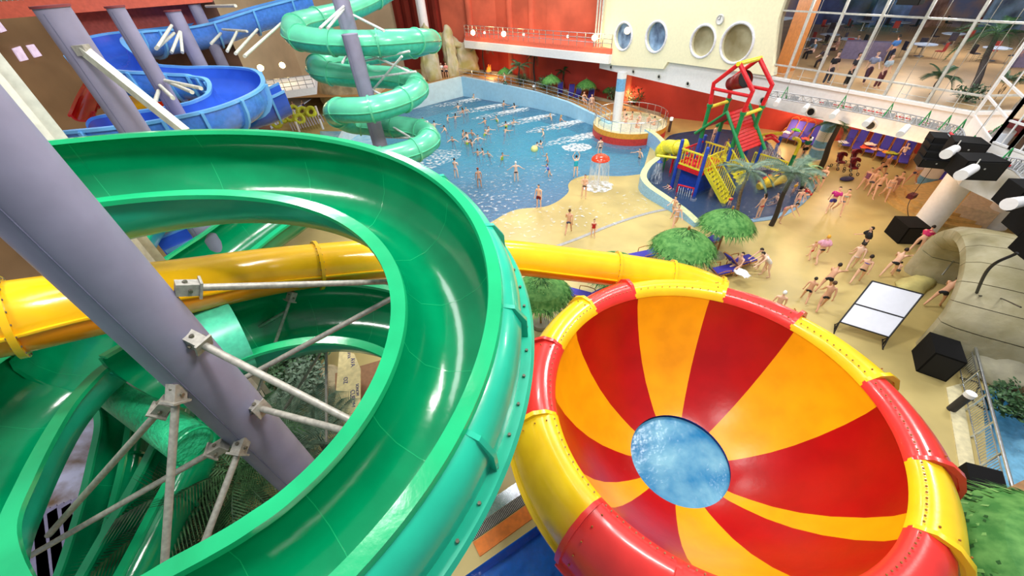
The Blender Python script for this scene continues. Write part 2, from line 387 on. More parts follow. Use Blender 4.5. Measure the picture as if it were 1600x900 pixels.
mb = MB(); a3, b3 = a.lerp(b, .42) + bk * 1.15, b + bk * 1.15; mb.add([a3 + V((0, 0, -13)), b3 + V((0, 0, -13)), b3 + V((0, 0, 5)), a3 + V((0, 0, 5))], [(0, 1, 2, 3)]); struct('wall_balcony', mb, M('dark_brown_wall', (112, 78, 62), .8, var=.25, scale=.7))
# support columns
def column(px, py, D, r, label, ztop=None, m=None, cap=True):
    p = atD(px, py, D) if D else V(px)
    ztop = ztop or p.z; t = thing('support_column', label, 'column', (p.x, p.y, 0))
    mb = MB(); mb.cyl((p.x, p.y, 0), (p.x, p.y, ztop), r, n=48); mb.build('shaft', m or COLM, t)
    if cap: mb = MB(); mb.cyl((p.x, p.y, ztop), (p.x, p.y, ztop + .05), r + .03, n=32); mb.build('cap', M('dark_red_cap', (120, 50, 55), .5), t)
    mb = MB(); d = V((-p.x, -p.y, 0)).normalized(); q = V((p.x, p.y, 0)) + Matrix.Rotation(rad(-35), 3, 'Z') @ d * (r + .002)
    mb.bar(q + V((0, 0, .1)), q + V((0, 0, ztop - .1)), .012, .012); mb.build('seam', M('seam_grey', (110, 110, 135), .5), t)
    return t
BIGC = V((-4.755, 3.694, 0))
column(BIGC, 0, 0, .4, 'massive lavender grey column rising through the foreground green spiral', 16)
column(80, 12, 16.0, .355, 'thick lavender column at upper left carrying the long pale strut')
column(180, 12, 20, .25, 'slim lavender column rising inside the blue slide loop')
column(270, 18, 26, .31, 'lavender column with bracing behind the far rim of the blue slide')
column(303, 7, 31, .3, 'farthest lavender column right of the blue slide bend')
column(546, 53, 22.3, .37, 'shorter lavender column standing in front of the pale green coils', cap=False)
column(560, 100, 24.6, .4, 'lavender column in the centre of the pale green tube spiral', 13.6)
column(658, 12, 57, .55, 'white round column beside the rock arch far behind the green tubes', 17, WHITE)

# ------------------------------------------------------------------ glass wall side
A = V((10.63, 41.9, 0)); B = V((22.53, 19.65, 0)); 
def onw(px, py): return atplane(px, py, A, B)
def wallp(s, z, off=0): return A + u1 * s + V((0, 0, z)) + nin * off
sB = 26.6
nback = -nin
# slab
def slab_between(name, p0, p1, depth, z0, z1, m):
    mb = MB(); d = nback * depth; q = [p0, p1, p1 + d, p0 + d]; mb.prism([(v.x, v.y) for v in q], z0, z1); return struct(name, mb, m)
slab_between('trim_14', wallp(-1.0, 0), wallp(sB, 0), 15, 4.5, 6.3, WHITE)
slab_between('trim_15', wallp(7.6, 0, .15), wallp(sB, 0, .15), .2, 6.2, 6.36, WHITE)
# upper glazed hall
slab_between('floor_upper', wallp(2, 0, -.6), wallp(sB + 14, 0), 30, 6.3, 6.34, M('upper_floor', (215, 175, 120), .35, scale=.5, var=.1))
slab_between('ceiling_upper', wallp(2, 0, -.6), wallp(sB + 14, 0), 30, 11.2, 11.6, M('dusk_blue_ceiling', (70, 95, 140), .4, var=.3, scale=.6))
mb = MB(); p0, p1 = wallp(-10, 0) + nback * 28, wallp(40, 0) + nback * 28
mb.add([p0 + V((0, 0, 6.3)), p1 + V((0, 0, 6.3)), p1 + V((0, 0, 11.3)), p0 + V((0, 0, 11.3))], [(0, 1, 2, 3)])
struct('wall_upper_back', mb, M('upper_back_wall', (120, 140, 190), .5, scale=.5, rgb2=(215, 170, 130)))
mb = MB(); p0, p1 = wallp(16.1, 0) + nback * .1, wallp(16.1, 0) + nback * 2.6
mb.add([p0 + V((0, 0, 6.3)), p1 + V((0, 0, 6.3)), p1 + V((0, 0, 11.3)), p0 + V((0, 0, 11.3))], [(0, 1, 2, 3)]); struct('wall_upper_side', mb, M('ochre_wall', (205, 130, 60), .5))
gw = water('window_glass', (235, 240, 246), .02, .15, .12)
FR = M('frame_grey', (205, 205, 200), .4, .2)
win = MB(); v0, v1 = onw(1222, 0), onw(1200, 52)
s_list = [(p.x - A.x) * u1.x + (p.y - A.y) * u1.y for p in (onw(1217, 16), onw(1262, 30), onw(1310, 40), onw(1365, 55), onw(1425, 70), onw(1495, 85))]
s_list = s_list + [sB]
for i in range(len(s_list) - 1):
    fr = MB(); s0, s1 = s_list[i], s_list[i + 1]
    fr.box(wallp(s1 if i < 5 else s1, 8.9), (.11, .16, 5.1), (0, 0, math.atan2(u1.y, u1.x)))
    if i == 0: fr.box(wallp(s0, 8.9), (.14, .16, 5.1), (0, 0, math.atan2(u1.y, u1.x)))
    for z in (6.34, 7.04, 9.89): fr.bar(wallp(s0, z), wallp(s1, z), .12, .08)
    fr.bar(wallp((s0 + s1) / 2, 6.35), wallp((s0 + s1) / 2, 7.04), .03, .03)
    fr.bar(wallp(s0 + .7, 6.6, .05), wallp(s1, 6.6, .05), .02, .02)
    o = struct('window_%d' % (i + 4), fr, FR)
    g = MB(); g.add([wallp(s0, 6.34), wallp(s1, 6.34), wallp(s1, 11.4), wallp(s0, 11.4)], [(0, 1, 2, 3)])
    g.build('pane', gw, o, 0)
# angled window wall at right
c0 = at(1521, 182, 6.3); c1 = at(1549, 223, 6.3); c2 = at(1640, 256, 6.3)
wi = 10
for (p0, p1, nn) in ((c0, c1, 1), (c1, c2, 3)):
    for k in range(nn):
        a, b = p0.lerp(p1, k / nn), p0.lerp(p1, (k + 1) / nn); fr = MB()
        for q in (a, b): fr.bar(q, q + V((0, 0, 4.8)), .1, .1)
        m_ = (a + b) / 2; fr.bar(m_, m_ + V((0, 0, 4.8)), .05, .05)
        for z in (.05, .9, 1.7, 3.2, 4.7): fr.bar(a + V((0, 0, z)), b + V((0, 0, z)), .08, .07)
        o = struct('window_%d' % wi, fr, WHITE); wi += 1
        g = MB(); g.add([a, b, b + V((0, 0, 4.8)), a + V((0, 0, 4.8))], [(0, 1, 2, 3)]); g.build('pane', gw, o, 0)
mb = MB(); pts = [c0, c1, c2]
for i in range(2):
    a, b = pts[i], pts[i + 1]; mb.add([a, b, b - V((0, 0, 1.9)), a - V((0, 0, 1.9))], [(0, 1, 2, 3)])
    mb.add([a - V((0, 0, 1.9)), b - V((0, 0, 1.9)), b - V((0, 0, 1.9)) + V((9, 3, 0)), a - V((0, 0, 1.9)) + V((9, 3, 0))], [(0, 1, 2, 3)])
struct('trim_16', mb, WHITE)
# cream volume with round windows
CO = .28
def cw(px, py, off=CO):
    A2 = A + nin * off; B2 = B + nin * off; return atplane(px, py, (A2.x, A2.y), (B2.x, B2.y))
poly = [cw(*p) for p in ((934, -60), (934, 96), (950, 101), (1036, 108), (1043, 97), (1205, 119), (1216, 30), (1232, -60))]
poly = [p if p.z < 12 else V((p.x, p.y, 14)) for p in poly]
poly[0] = V((poly[1].x, poly[1].y, 15)); poly[-1] = V((poly[-2].x, poly[-2].y, 15))
rwin = [((974, 57), 1.02), ((1025, 58), 1.05), ((1098, 65), 1.0), ((1151, 68), 1.16)]
bm = bmesh.new()
def l2w(s, z, off): return A + u1 * s + nin * off + V((0, 0, z))
def w2l(p): return ((p.x - A.x) * u1.x + (p.y - A.y) * u1.y, p.z)
loops = [[w2l(p) for p in poly]]
rc = []
for (c, r) in rwin:
    s_, z_ = w2l(cw(*c)); rc.append((s_, z_, r)); loops.append([(s_ + r * math.cos(2 * PI * k / 32), z_ + r * math.sin(2 * PI * k / 32)) for k in range(32)])
for lp in loops:
    vs = [bm.verts.new((p[0], p[1], 0)) for p in lp]
    for i in range(len(vs)): bm.edges.new((vs[i], vs[(i + 1) % len(vs)]))
bmesh.ops.triangle_fill(bm, use_beauty=True, edges=bm.edges)
r = bmesh.ops.extrude_face_region(bm, geom=bm.faces[:])
for e in r['geom']:
    if isinstance(e, bmesh.types.BMVert): e.co.z = 1.0
for v in bm.verts:
    v.co = l2w(v.co.x, v.co.y, CO if v.co.z < .5 else -.35)
bmesh.ops.recalc_face_normals(bm, faces=bm.faces)
me = bpy.data.meshes.new('wall_cream'); bm.to_mesh(me); bm.free(); me.materials.append(CREAM)
o = bpy.data.objects.new('wall_cream', me); C.objects.link(o); o['kind'] = 'structure'
roti = Matrix((( u1.x, 0, nin.x), (u1.y, 0, nin.y), (0, 1, 0)))
for i, (s_, z_, r) in enumerate(rc):
    mb = MB(); mb.tor(l2w(s_, z_, CO), r + .03, .09, 40, 8, roti); o = struct('window_%d' % (20 + i), mb, M('window_ring', (225, 226, 235), .4), 40)
    g = MB(); pc = [l2w(s_ + r * math.cos(2 * PI * k / 32), z_ + r * math.sin(2 * PI * k / 32), 0) for k in range(32)]; g.add(pc, [tuple(range(32))])
    if i < 2: gm = M('round_glass_blue', (55, 75, 110), .03, scale=1.1, rgb2=(150, 185, 225), coat=1)
    else: gm = M('round_glass_beige', (140, 130, 95), .08, scale=.5, rgb2=(195, 190, 160), coat=1)
    g.build('pane', gm, o, 0)
mb = MB(); cq = l2w(w2l(cw(1151, 30))[0] - 1.2, w2l(cw(1131, 31))[1] , CO)
cl = thing('wall_clock', 'small white round clock on the cream wall above the round windows', 'clock', cq)
mb.tor(cq + nin * .06, .27, .05, 24, 8, roti); mb.build('case', FR, cl)
mb = MB(); mb.cyl(cq + nin * .02, cq + nin * .06, .27, n=24); mb.build('clock_face', WHITE, cl)
mb = MB(); mb.bar(cq + nin * .08, cq + nin * .08 + V((0, 0, .2)), .02, .02); mb.bar(cq + nin * .08, cq + nin * .08 - u1 * .14, .02, .02); mb.build('hand', BLACK, cl)
mb = MB()
for k, px in enumerate((930, 934, 938)):
    q = cw(px, 60, CO + .3); mb.cyl((q.x, q.y, 5.1 - .0), (q.x, q.y, 15), .08, n=10)
tag(mb.build('wall_pipes', FR), 'pair of pale vertical pipes at the left edge of the cream wall', 'pipe')
# recessed downlights in slab face
g_ = 'round vents in the white slab face'
for (px, py) in ((955, 105), (990, 112), (1030, 120), (1075, 131), (1193, 158), (1267, 175), (1360, 196)):
    q = onw(px, py); t = thing('round_vent', 'round dark vent in the white slab edge', 'vent', q + nin * .1, g_)
    t['label'] = {955: 'leftmost round vent in the white slab, left of the striped column', 990: 'round vent in the white slab just right of the striped column', 1030: 'second round vent right of the striped column in the slab', 1075: 'round vent in the slab nearest left of the red play tower frame', 1193: 'round vent right beside the red play tower roof frame', 1267: 'large round vent under the left half of the lighting truss', 1360: 'large round vent under the right half of the lighting truss'}[px]
    rr = .16 if px < 1190 else .26
    mb = MB(); mb.tor(q + nin * .02, rr, .05, 20, 6, roti); mb.build('ring', FR, t)
    mb = MB(); mb.cyl(q, q + nin * .03, rr * .75, n=16); mb.build('opening', BLACK, t)
mb = MB(); mb.add([(40, -6, 0), (40, 25, 0), (40, 25, 17), (40, -6, 17)], [(0, 1, 2, 3)]); struct('wall_right', mb, CREAM)
# balcony over the orange wall
fpts = [at(726, 74, 5.25), at(780, 80, 5.25), at(846, 92, 5.0), at(950, 104, 5.0)]
fpts = [V((p.x, p.y, 0)) for p in fpts]
mb = MB(); poly = [(p.x, p.y) for p in fpts] + [(14, 43.4), (5.8, 51), (0.2, 58), (-4, 60)]
fpts0 = [(p.x, p.y) for p in fpts]
mb.prism(poly, 5.2, 5.95); struct('trim_17', mb, WHITE)
mb = MB(); mb.prism([(p[0] + .15, p[1] + .15) for p in poly[:4]] + poly[4:], 5.95, 6.4); struct('trim_18', mb, SAL)
t = thing('balcony_railing', 'thin metal railing along the salmon balcony on the orange wall', 'railing', (fpts0[0][0], fpts0[0][1], 6.4))
for k in range(26):
    L_ = k / 25 * 3; i = min(2, int(L_)); q = V((*poly[i], 0)).lerp(V((*poly[i + 1], 0)), L_ - i) + V((.2, .25, 6.4)); mb = MB(); mb.cyl(q, q + V((0, 0, 1.1)), .035, n=6); mb.build('post', CHROME, t)
mb = MB()
for h in (.4, .75, 1.1): mb.tube([V((p[0] + .2, p[1] + .25, 6.4 + h)) for p in poly[:4]], .03, 6)
mb.build('rail', CHROME, t)
GLOW = M('warm_lamp_glow', (255, 225, 150), .4, emit=14)
LAMPS = []
for i, (px, py, D, lb) in enumerate([(739, 51, 52.5, 'leftmost glowing globe lamp on the orange balcony wall'), (787, 53, 49, 'second glowing globe lamp on the orange balcony wall'), (929, 59, 43, 'glowing globe lamp beside the cream wall corner'),
        (407, 106, 46, 'left warm spot lamp on the beige far wall'), (441, 102, 47, 'right warm spot lamp on the beige far wall'), (757, 51, 53, 'small lamp between the two bright balcony globes'), (818, 54, 49, 'small lamp on the middle of the balcony wall'), (887, 57, 46, 'small lamp right of centre on the balcony wall')]):
    q = atD(px, py, D); r = .26 if i < 5 else .13; t = thing('wall_lamp', lb, 'lamp', q, 'wall lamps'); mb = MB(); mb.sph(q, r, 16, 10); mb.build('globe', GLOW if i < 5 else M('small_glow', (255, 235, 215), .4, emit=2.5), t)
    mb = MB(); mb.cyl(q + V((0, r, 0)), q + V((0, r + .3, 0)), .06, n=8); mb.build('bracket', FR, t)
    if i < 5: LAMPS.append(q)
# ------------------------------------------------------------------ water slides
PIN = [(.06, -.02), (.10, -.35), (.28, -.68), (.62, -.86), (1.0, -.86), (1.35, -.72), (1.62, -.42), (1.74, -.05), (1.74, .28), (1.64, .52), (1.46, .63)]
POUT = [(1.58, .60), (1.74, .54), (1.86, .28), (1.86, -.08), (1.73, -.48), (1.42, -.80), (1.02, -.95), (.60, -.95), (.22, -.76), (.02, -.38), (-.04, -.04)]
def sweep(frames, prof, mb, mi=None, closed=True):
    n = len(prof); vs = []
    for (I, S, U) in frames: vs += [I + S * u + U * v for (u, v) in prof]
    fs = []; kk = n if closed else n - 1
    for i in range(len(frames) - 1):
        for k in range(kk):
            f = (i * n + k, i * n + (k + 1) % n, (i + 1) * n + (k + 1) % n, (i + 1) * n + k)
            mb.add([vs[j] for j in f], [(0, 1, 2, 3)], mi[k] if mi else 0)
    if closed and n % 2 == 0:
        for base in (0, len(vs) - n):
            for k in range(n // 2 - 1): mb.add([vs[base + j] for j in (k, k + 1, n - 2 - k, n - 1 - k)], [(0, 1, 2, 3)])
    elif closed: mb.add(vs[:n], [tuple(range(n))]); mb.add(vs[-n:], [tuple(range(n))[::-1]])
    return mb
def flume(name, frames, label, mats, joints=8, sc=1.0, bolts=True, cat_='water slide', flange=True):
    """open trough slide: channel, two rims, side flange, joint ribs"""
    IN, RIM, OUT = mats
    t = thing(name, label, cat_, frames[0][0])
    s = lambda L_: [(u * sc, v * sc) for u, v in L_]
    prof = s(PIN) + s(POUT)
    mi = [0] * (len(PIN)) + [1] * len(POUT)
    sweep(frames, prof, MB(), None)
    mb = MB(); sweep(frames, prof, mb, mi); mb.build('channel', [IN, OUT], t, 50)
    mb = MB(); sweep(frames, s([(-.15, -.06), (-.15, .02), (.08, .03), (.10, -.05), (-.02, -.10)]), mb); mb.build('inner_rim', RIM, t, 40)
    mb = MB(); sweep(frames, s([(1.40, .62), (1.42, .69), (1.60, .67), (1.62, .60), (1.50, .58)]), mb); mb.build('outer_rim', RIM, t, 40)
    if flange:
        mb = MB(); sweep(frames, s([(1.84, -.02), (2.0, -.03), (2.04, -.10), (2.0, -.16), (1.83, -.12)]), mb); mb.build('side_flange', OUT, t, 40)
    n = len(frames); step = max(2, n // joints)
    for i in range(step // 2, n - 2, step):
        mb = MB(); I, S, U = frames[i]; T = (frames[i + 1][0] - I).normalized()
        fr2 = [(I - T * .03, S, U), (I + T * .03, S, U)]
        sweep(fr2, s([(u + du, v + dv) for (u, v), (du, dv) in zip(POUT[:7], [(0, 0), (.04, .02), (.08, .03), (.09, 0), (.08, -.03), (.05, -.08), (0, -.05)])] + [(u - .01, v) for u, v in POUT[:7][::-1]]), mb)
        mb.build('joint_rib', OUT, t, 40)
        mb = MB(); sweep([(I - T * .006, S, U), (I + T * .006, S, U)], s([(u, v + .004) for u, v in PIN] + [(u, v - .004) for u, v in PIN[::-1]]), mb); mb.build('seam', RIM, t, 40)
    if bolts:
        mb = MB(); k = 0; tot = 0
        lens = 0
        for i in range(1, n):
            lens += (frames[i][0] + frames[i][1] * 1.9 - frames[i - 1][0] - frames[i - 1][1] * 1.9).length
            if lens > .32:
                lens = 0; I, S, U = frames[i]; q = I + S * (1.93 * sc) - U * .02; mb.cyl(q, q + U * .03, .022, n=6)
                tot += 1
        if tot: b = mb.build('flange_bolts', BOLT, t, 0); b['kind'] = 'stuff'
    return t
# foreground green helix around the big column
CXY = V((-4.405, 4.069)); RI = 2.656; D0 = 4.13; SL = .643
Z3 = V((0, 0, 1))
fr = []
for k in range(0, 121):
    th = rad(149) - rad(149 + 52) * k / 120
    S = V((math.cos(th), math.sin(th), 0)); I = V((CXY.x, CXY.y, H - (D0 - SL * th))) + S * RI
    fr.append((I, S, Z3))
last = fr[-1]
# the lower turn leaves the helix and swings out wide at the left
rims = [fr[-12][0], last[0], at(388, 824, 8.24), at(330, 859, 8.14), at(267, 893, 8.0), at(190, 935, 7.85), at(70, 972, 7.6), at(5, 850, 7.35), at(38, 750, 7.2), at(97, 644, 6.95), at(145, 588, 6.75), at(190, 545, 6.6), at(212, 470, 6.45), at(222, 385, 6.3), at(262, 322, 6.15), at(330, 280, 6.0), at(420, 262, 5.9)]
cp = cat(rims, 8)[8:]
cen = V((CXY.x, CXY.y, 0))
def frames_from(cp, left=True, w0=None, smoothS=True):
    out = []
    for i, p in enumerate(cp):
        T = (cp[min(i + 1, len(cp) - 1)] - cp[max(i - 1, 0)]); T.z = 0; T.normalize()
        S = V((-T.y, T.x, 0)) if left else V((T.y, -T.x, 0)); out.append([p.copy(), S, Z3])
    for _ in range(3):
        Ss = [f[1] for f in out]
        for i in range(1, len(out) - 1): out[i][1] = (Ss[i - 1] + Ss[i] * 2 + Ss[i + 1]).normalized()
    return [tuple(f) for f in out]
fr2 = frames_from(cp, True)
main = flume('green_water_slide', fr + fr2[1:], 'huge open green spiral slide filling the left foreground', (GREEN, GREENR, TEAL), joints=17)
# teal lower turn seen through the middle of the spiral
fr = []
for k in range(0, 81):
    th = rad(-196) - rad(140) * k / 80
    S = V((math.cos(th), math.sin(th), 0)); I = V((CXY.x - .1, CXY.y + .12, H - (D0 - SL * th))) + S * (RI - .1)
    fr.append((I, S, Z3))
t = flume('green_water_slide', fr, 'lower teal slide bend seen through the middle of the big green spiral', (GREEN, GREENR, TEAL), joints=6)
mb = MB()
cf = []
for k in range(0, 9):
    I, S, U = fr[10 + k]; cf.append(I + S * .8 + U * .05)
mb.tube(cf, .93, 28); mb.build('closed_hood', M('mint_gelcoat', (90, 215, 175), .3), t, 50)
# straight flume top left inside the spiral
cp = cat([at(520, 292, 6.5), at(475, 330, 6.3), at(430, 362, 6.1), at(385, 398, 5.9), at(330, 440, 5.7), at(260, 500, 5.5), at(190, 575, 5.2)], 6)
flume('green_water_slide', frames_from(cp, False), 'dark green straight slide running down to the left behind the yellow tube', (GREEN, GREENR, GREEN), joints=4)
cp = cat([at(262, 356, 6.9), at(238, 385, 6.75), at(212, 430, 6.6)], 5)
# splash chute at lower left
chp = [at(136, 606, 4.1), at(154, 655, 4.0), at(143, 720, 3.9), at(126, 790, 3.8), at(96, 885, 3.6), at(55, 985, 3.4)]
cp = cat(chp, 6)
ch = flume('green_splash_chute', frames_from(cp, True), 'green chute with rushing white water at lower left beneath the struts', (GREEN, GREENR, GREEN), joints=3, sc=.66, flange=False, bolts=False)
cp = cat([at(282, 600, 4.6), at(256, 665, 4.5), at(212, 752, 4.4), at(168, 828, 4.3), at(118, 915, 4.2), at(60, 1010, 4.1)], 6)
flume('green_water_slide', frames_from(cp, True), 'dark green slide running beside the splash chute below the vertical strut', (GREEN, GREENR, GREEN), joints=3, sc=.82, flange=False, bolts=False)
mb = MB()
cpw = cat(chp[1:], 8)
ff = frames_from(cpw, True)
fo = M('rushing_foam', (205, 235, 235), .5, bump=.8, scale=4)
for i in range(len(ff) - 1):
    (a, s_, _), (b, s2, _) = ff[i], ff[i + 1]; h0 = .04 * math.sin(i * 1.9); h1 = .04 * math.sin((i + 1) * 1.9)
    for u0, u1_ in ((.35, .55), (.55, .75), (.75, .95)): mb.add([a + s_ * u0 + Z3 * (-.5 + h0), a + s_ * u1_ + Z3 * (-.5 - h0), b + s2 * u1_ + Z3 * (-.5 - h1), b + s2 * u0 + Z3 * (-.5 + h1)], [(0, 1, 2, 3)])
tag(mb.build('rushing_water', fo), 'white rushing water inside the green chute at lower left', 'water', kind='stuff')
# textured closed green tube
mb = MB(); a, b = at(150, 588, 5.2), at(268, 672, 5.2)
tt = thing('textured_green_tube', 'short light green textured tube crossing above the splash chute', 'tube', a)
TX = M('textured_green', (50, 200, 140), .4, bump=1.0, scale=6, bscale=11)
mb.tube([a + (a - b) * .3, a, b, b + (b - a) * .2], .42, 28); mb.build('tube_shell', TX, tt)
for q in (.0, 1.0):
    p = a.lerp(b, q) + (b - a) * (q * .25 - .3 * (1 - q)); d = (b - a).normalized(); mb = MB(); mb.tor(p, .42, .03, 28, 6, d.to_track_quat('Z', 'Y').to_matrix()); mb.build('end_flange', GREENR, tt)

# yellow tube
def tube_slide(name, label, pts, r, mA, mB, jn, cat_='water slide', per=8, n=24, closed_end=True, joint_r=1.12, bolts=True):
    cp = cat(pts, per); t = thing(name, label, cat_, cp[0])
    up, lo = MB(), MB(); rings = []; 
    for i, p in enumerate(cp):
        T = (cp[min(i + 1, len(cp) - 1)] - cp[max(i - 1, 0)]).normalized(); S = T.cross(Z3).normalized(); U = S.cross(T).normalized()
        rings.append((p, S, U, T))
    for mbx, a0, a1 in ((up, -6, 186), (lo, 174, 366)):
        m_ = n // 2; rr = r * (1.0 if mbx is up else .985)
        prof = [(rr * math.cos(rad(a0 + (a1 - a0) * k / m_)), rr * math.sin(rad(a0 + (a1 - a0) * k / m_))) for k in range(m_ + 1)]
        inner = [(u * .95, v * .95) for u, v in prof[::-1]]
        sweep([(p, S, U) for p, S, U, T in rings], prof + inner, mbx)
    up.build('upper_shell', mA, t, 50); lo.build('lower_shell', mB, t, 50)
    mb = MB()
    for sd in (1, -1):
        fl = [(sd * r * .97, .03 * r), (sd * r * 1.09, .03 * r), (sd * r * 1.09, -.03 * r), (sd * r * .97, -.03 * r)]
        sweep([(p, S, U) for p, S, U, T in rings], fl, mb)
    mb.build('seam_flange', mA, t, 40)
    for i in jn(len(rings)):
        p, S, U, T = rings[i]; mb = MB(); mb.cyl(p - T * .045, p + T * .045, r * joint_r, n=28)
        mb.build('joint_ring', mA, t, 40)
        if bolts:
            mb = MB()
            for k in range(20):
                a = 2 * PI * k / 20; q = p + (S * math.cos(a) + U * math.sin(a)) * r * 1.07; mb.cyl(q - T * .06, q + T * .06, .018, n=6)
            mb.build('ring_bolts', BOLT, t, 0)['kind'] = 'stuff'
    return t, rings
ypts = [atd(-130, 520, 5.9), atd(0, 500, 6.2), atd(150, 473, 7.1), atd(300, 446, 8.5), atd(455, 420, 10.3), atd(620, 404, 11.9), atd(780, 402, 13.2), atd(890, 413, 13.9), atd(1000, 427, 14.1), atd(1070, 440, 14.0), atd(1125, 462, 13.7)]
yt, yr = tube_slide('yellow_tube_slide', 'long closed yellow tube slide running left to right into the striped bowl', ypts, .62, YEL, ORA, lambda n: [9, 34, 61, 69, n - 2], joint_r=1.13)
# bowl
BC = V((4.81, 5.28, 0)); RB = 3.92; ZB = 4.5
bowl = thing('bowl_slide', 'giant red, orange and yellow striped funnel bowl slide at bottom right', 'water slide', (BC.x, BC.y, 1.0))
prof = [(1.44, 1.15), (1.6, 1.22), (1.95, 1.45), (2.4, 1.8), (2.85, 2.28), (3.25, 2.85), (3.6, 3.5), (3.82, 4.05), (3.92, 4.5)]
hb = [(950, 800), (885, 722), (876, 615), (908, 518), (993, 457), (1110, 462), (1240, 515), (1366, 632), (1432, 806), (1415, 880)]
def angof(px, py, z=4.5): p = at(px, py, z); return math.atan2(p.y - BC.y, p.x - BC.x)
# stripe boundaries read at the rim, going clockwise from the left
cols = [('Y', (883, 718), (880, 618)), ]
edges = [(905, 718), (878, 616), (907, 519), (993, 457), (1110, 467), (1237, 520), (1366, 632), (1434, 806)]
ang = []
for p in edges:
    q = at(*p, 4.45); ang.append(math.atan2(q.y - BC.y, q.x - BC.x))
for i in range(1, len(ang)):
    while ang[i] > ang[i - 1]: ang[i] -= 2 * PI
for p in ((1139, 785), (1104, 799), (1055, 796), (1013, 764)):
    q = at(*p, 1.15); a_ = math.atan2(q.y - BC.y, q.x - BC.x)
    while a_ > ang[-1]: a_ -= 2 * PI
    ang.append(a_)
ang.append(ang[0] - 2 * PI)
ncol = ['R', 'Y', 'R', 'Y', 'R', 'Y', 'R', 'Y', 'R', 'Y', 'R', 'Y', 'R', 'Y']
YB = gel('bowl_orange_yellow', (250, 168, 8), .3, 0); RB_ = gel('bowl_red', (172, 4, 10), .28, 0)
nseg = len(ang) - 1
for i in range(nseg):
    mb = MB(); mb.lathe((BC.x, BC.y, 0), prof, 10, 0, ang[i], ang[i + 1])
    mb.lathe((BC.x, BC.y, 0), [(r + .06, z - .05) for r, z in prof], 10, 0, ang[i], ang[i + 1])
    mb.build('bowl_panel', RB_ if ncol[i % 14] == 'R' else YB, bowl, 60)
# rolled rim caps (12) stepping outwards
capn = [(812, 680, 'Y'), ]
cb = [angof(*p, 4.2) for p in ((868, 860), (820, 665), (832, 540), (905, 478), (975, 452), (1128, 452), (1250, 500), (1372, 604), (1436, 735))]
for i in range(1, len(cb)):
    while cb[i] > cb[i - 1]: cb[i] -= 2 * PI
cc = ['Y', 'R', 'Y', 'R', 'Y', 'R', 'Y', 'R', 'Y', 'R', 'Y', 'R', 'Y', 'R']
rest = 2 * PI - (cb[0] - cb[-1]); cb += [cb[-1] - rest * k / 5 for k in range(1, 5)] + [cb[0] - 2 * PI]
cc = ['Y', 'R', 'Y', 'R', 'Y', 'R', 'Y', 'R', 'Y', 'R', 'Y', 'Y', 'R', 'R']
seq = ['Y', 'R', 'Y', 'R', 'Y', 'R', 'Y', 'R', 'Y', 'R', 'Y', 'R', 'R']
for i in range(len(cb) - 1):
    a0, a1 = cb[i], cb[i + 1]; mt = {'Y': BYEL, 'R': LRED}[seq[i]]
    pr = [(3.88, 4.38), (3.93, 4.55), (4.1, 4.66), (4.38, 4.62), (4.66, 4.38), (4.86, 4.02), (4.95, 3.6), (4.97, 3.2), (5.06, 3.15), (5.06, 3.05), (4.9, 3.05), (4.88, 3.5), (4.78, 3.95), (4.6, 4.28), (4.3, 4.52), (4.05, 4.55)]
    mb = MB(); n_ = 12; vs = []
    for j in range(n_ + 1):
        f = j / n_; a = a0 + (a1 - a0) * f; gro = .0 + .16 * f
        for (r, z) in pr:
            rr = r + gro * (r - 3.9) * .9; vs.append((BC.x + rr * math.cos(a), BC.y + rr * math.sin(a), z + gro * .25 * min(1, (r - 3.88) * 2)))
    k_ = len(pr); fs = [(j * k_ + q, j * k_ + (q + 1) % k_, (j + 1) * k_ + (q + 1) % k_, (j + 1) * k_ + q) for j in range(n_) for q in range(k_)]
    fs += [tuple(range(k_)), tuple(range(n_ * k_, n_ * k_ + k_))[::-1]]
    mb.add(vs, fs); cap = mb.build('rim_cap', mt, bowl, 50)
    mb = MB(); vs = []
    for f in (0, 1):
        a = a1 + (.012 if f else -.012)
        gr = lambda r, z, o_: (r + .16 * (r - 3.9) * .9 + o_, z + .04 * min(1, (r - 3.88) * 2) + (o_ if r < 4.7 else o_ * .4))
        for (r, z) in pr[:8]: r2, z2 = gr(r, z, .07 if r > 3.95 else .02); vs.append(V((BC.x + r2 * math.cos(a), BC.y + r2 * math.sin(a), z2)))
        for (r, z) in pr[:8][::-1]: r2, z2 = gr(r, z, -.02 if r > 3.95 else .0); vs.append(V((BC.x + r2 * math.cos(a), BC.y + r2 * math.sin(a), z2)))
    fs = [(q, (q + 1) % 16, 16 + (q + 1) % 16, 16 + q) for q in range(16)] + [tuple(range(16)), tuple(range(16, 32))[::-1]]
    mb.add(vs, fs); mb.build('end_lip', mt, cap, 40)
    mb = MB()
    for j in range(1, 12):
        a = a0 + (a1 - a0) * j / 12
        for rr, zz in ((4.02, 4.64),): q = V((BC.x + rr * math.cos(a), BC.y + rr * math.sin(a), zz + .01)); mb.cyl(q, q + V((0, 0, .025)), .018, n=6)
    for r, z in pr[2:7]:
        a = a1 + .05; r2 = r * 1.03; q = V((BC.x + r2 * math.cos(a), BC.y + r2 * math.sin(a), z + .03)); mb.sph(q, .022, 6, 4)
    mb.build('rivets', M('rivet_dark', (150, 95, 30), .5), cap, 0)['kind'] = 'stuff'
mb = MB(); mb.cyl((BC.x, BC.y, .1), (BC.x, BC.y, 1.16), 1.5, n=48, caps=False); mb.build('drain_collar', BLU, bowl)
mb = MB(); mb.cyl((BC.x, BC.y, .98), (BC.x, BC.y, 1.0), 1.47, n=48)
wm = M('swirling_water', (28, 125, 182), .2, scale=.9, rgb2=(125, 190, 218), coat=.2, bump=.5, bscale=3); 
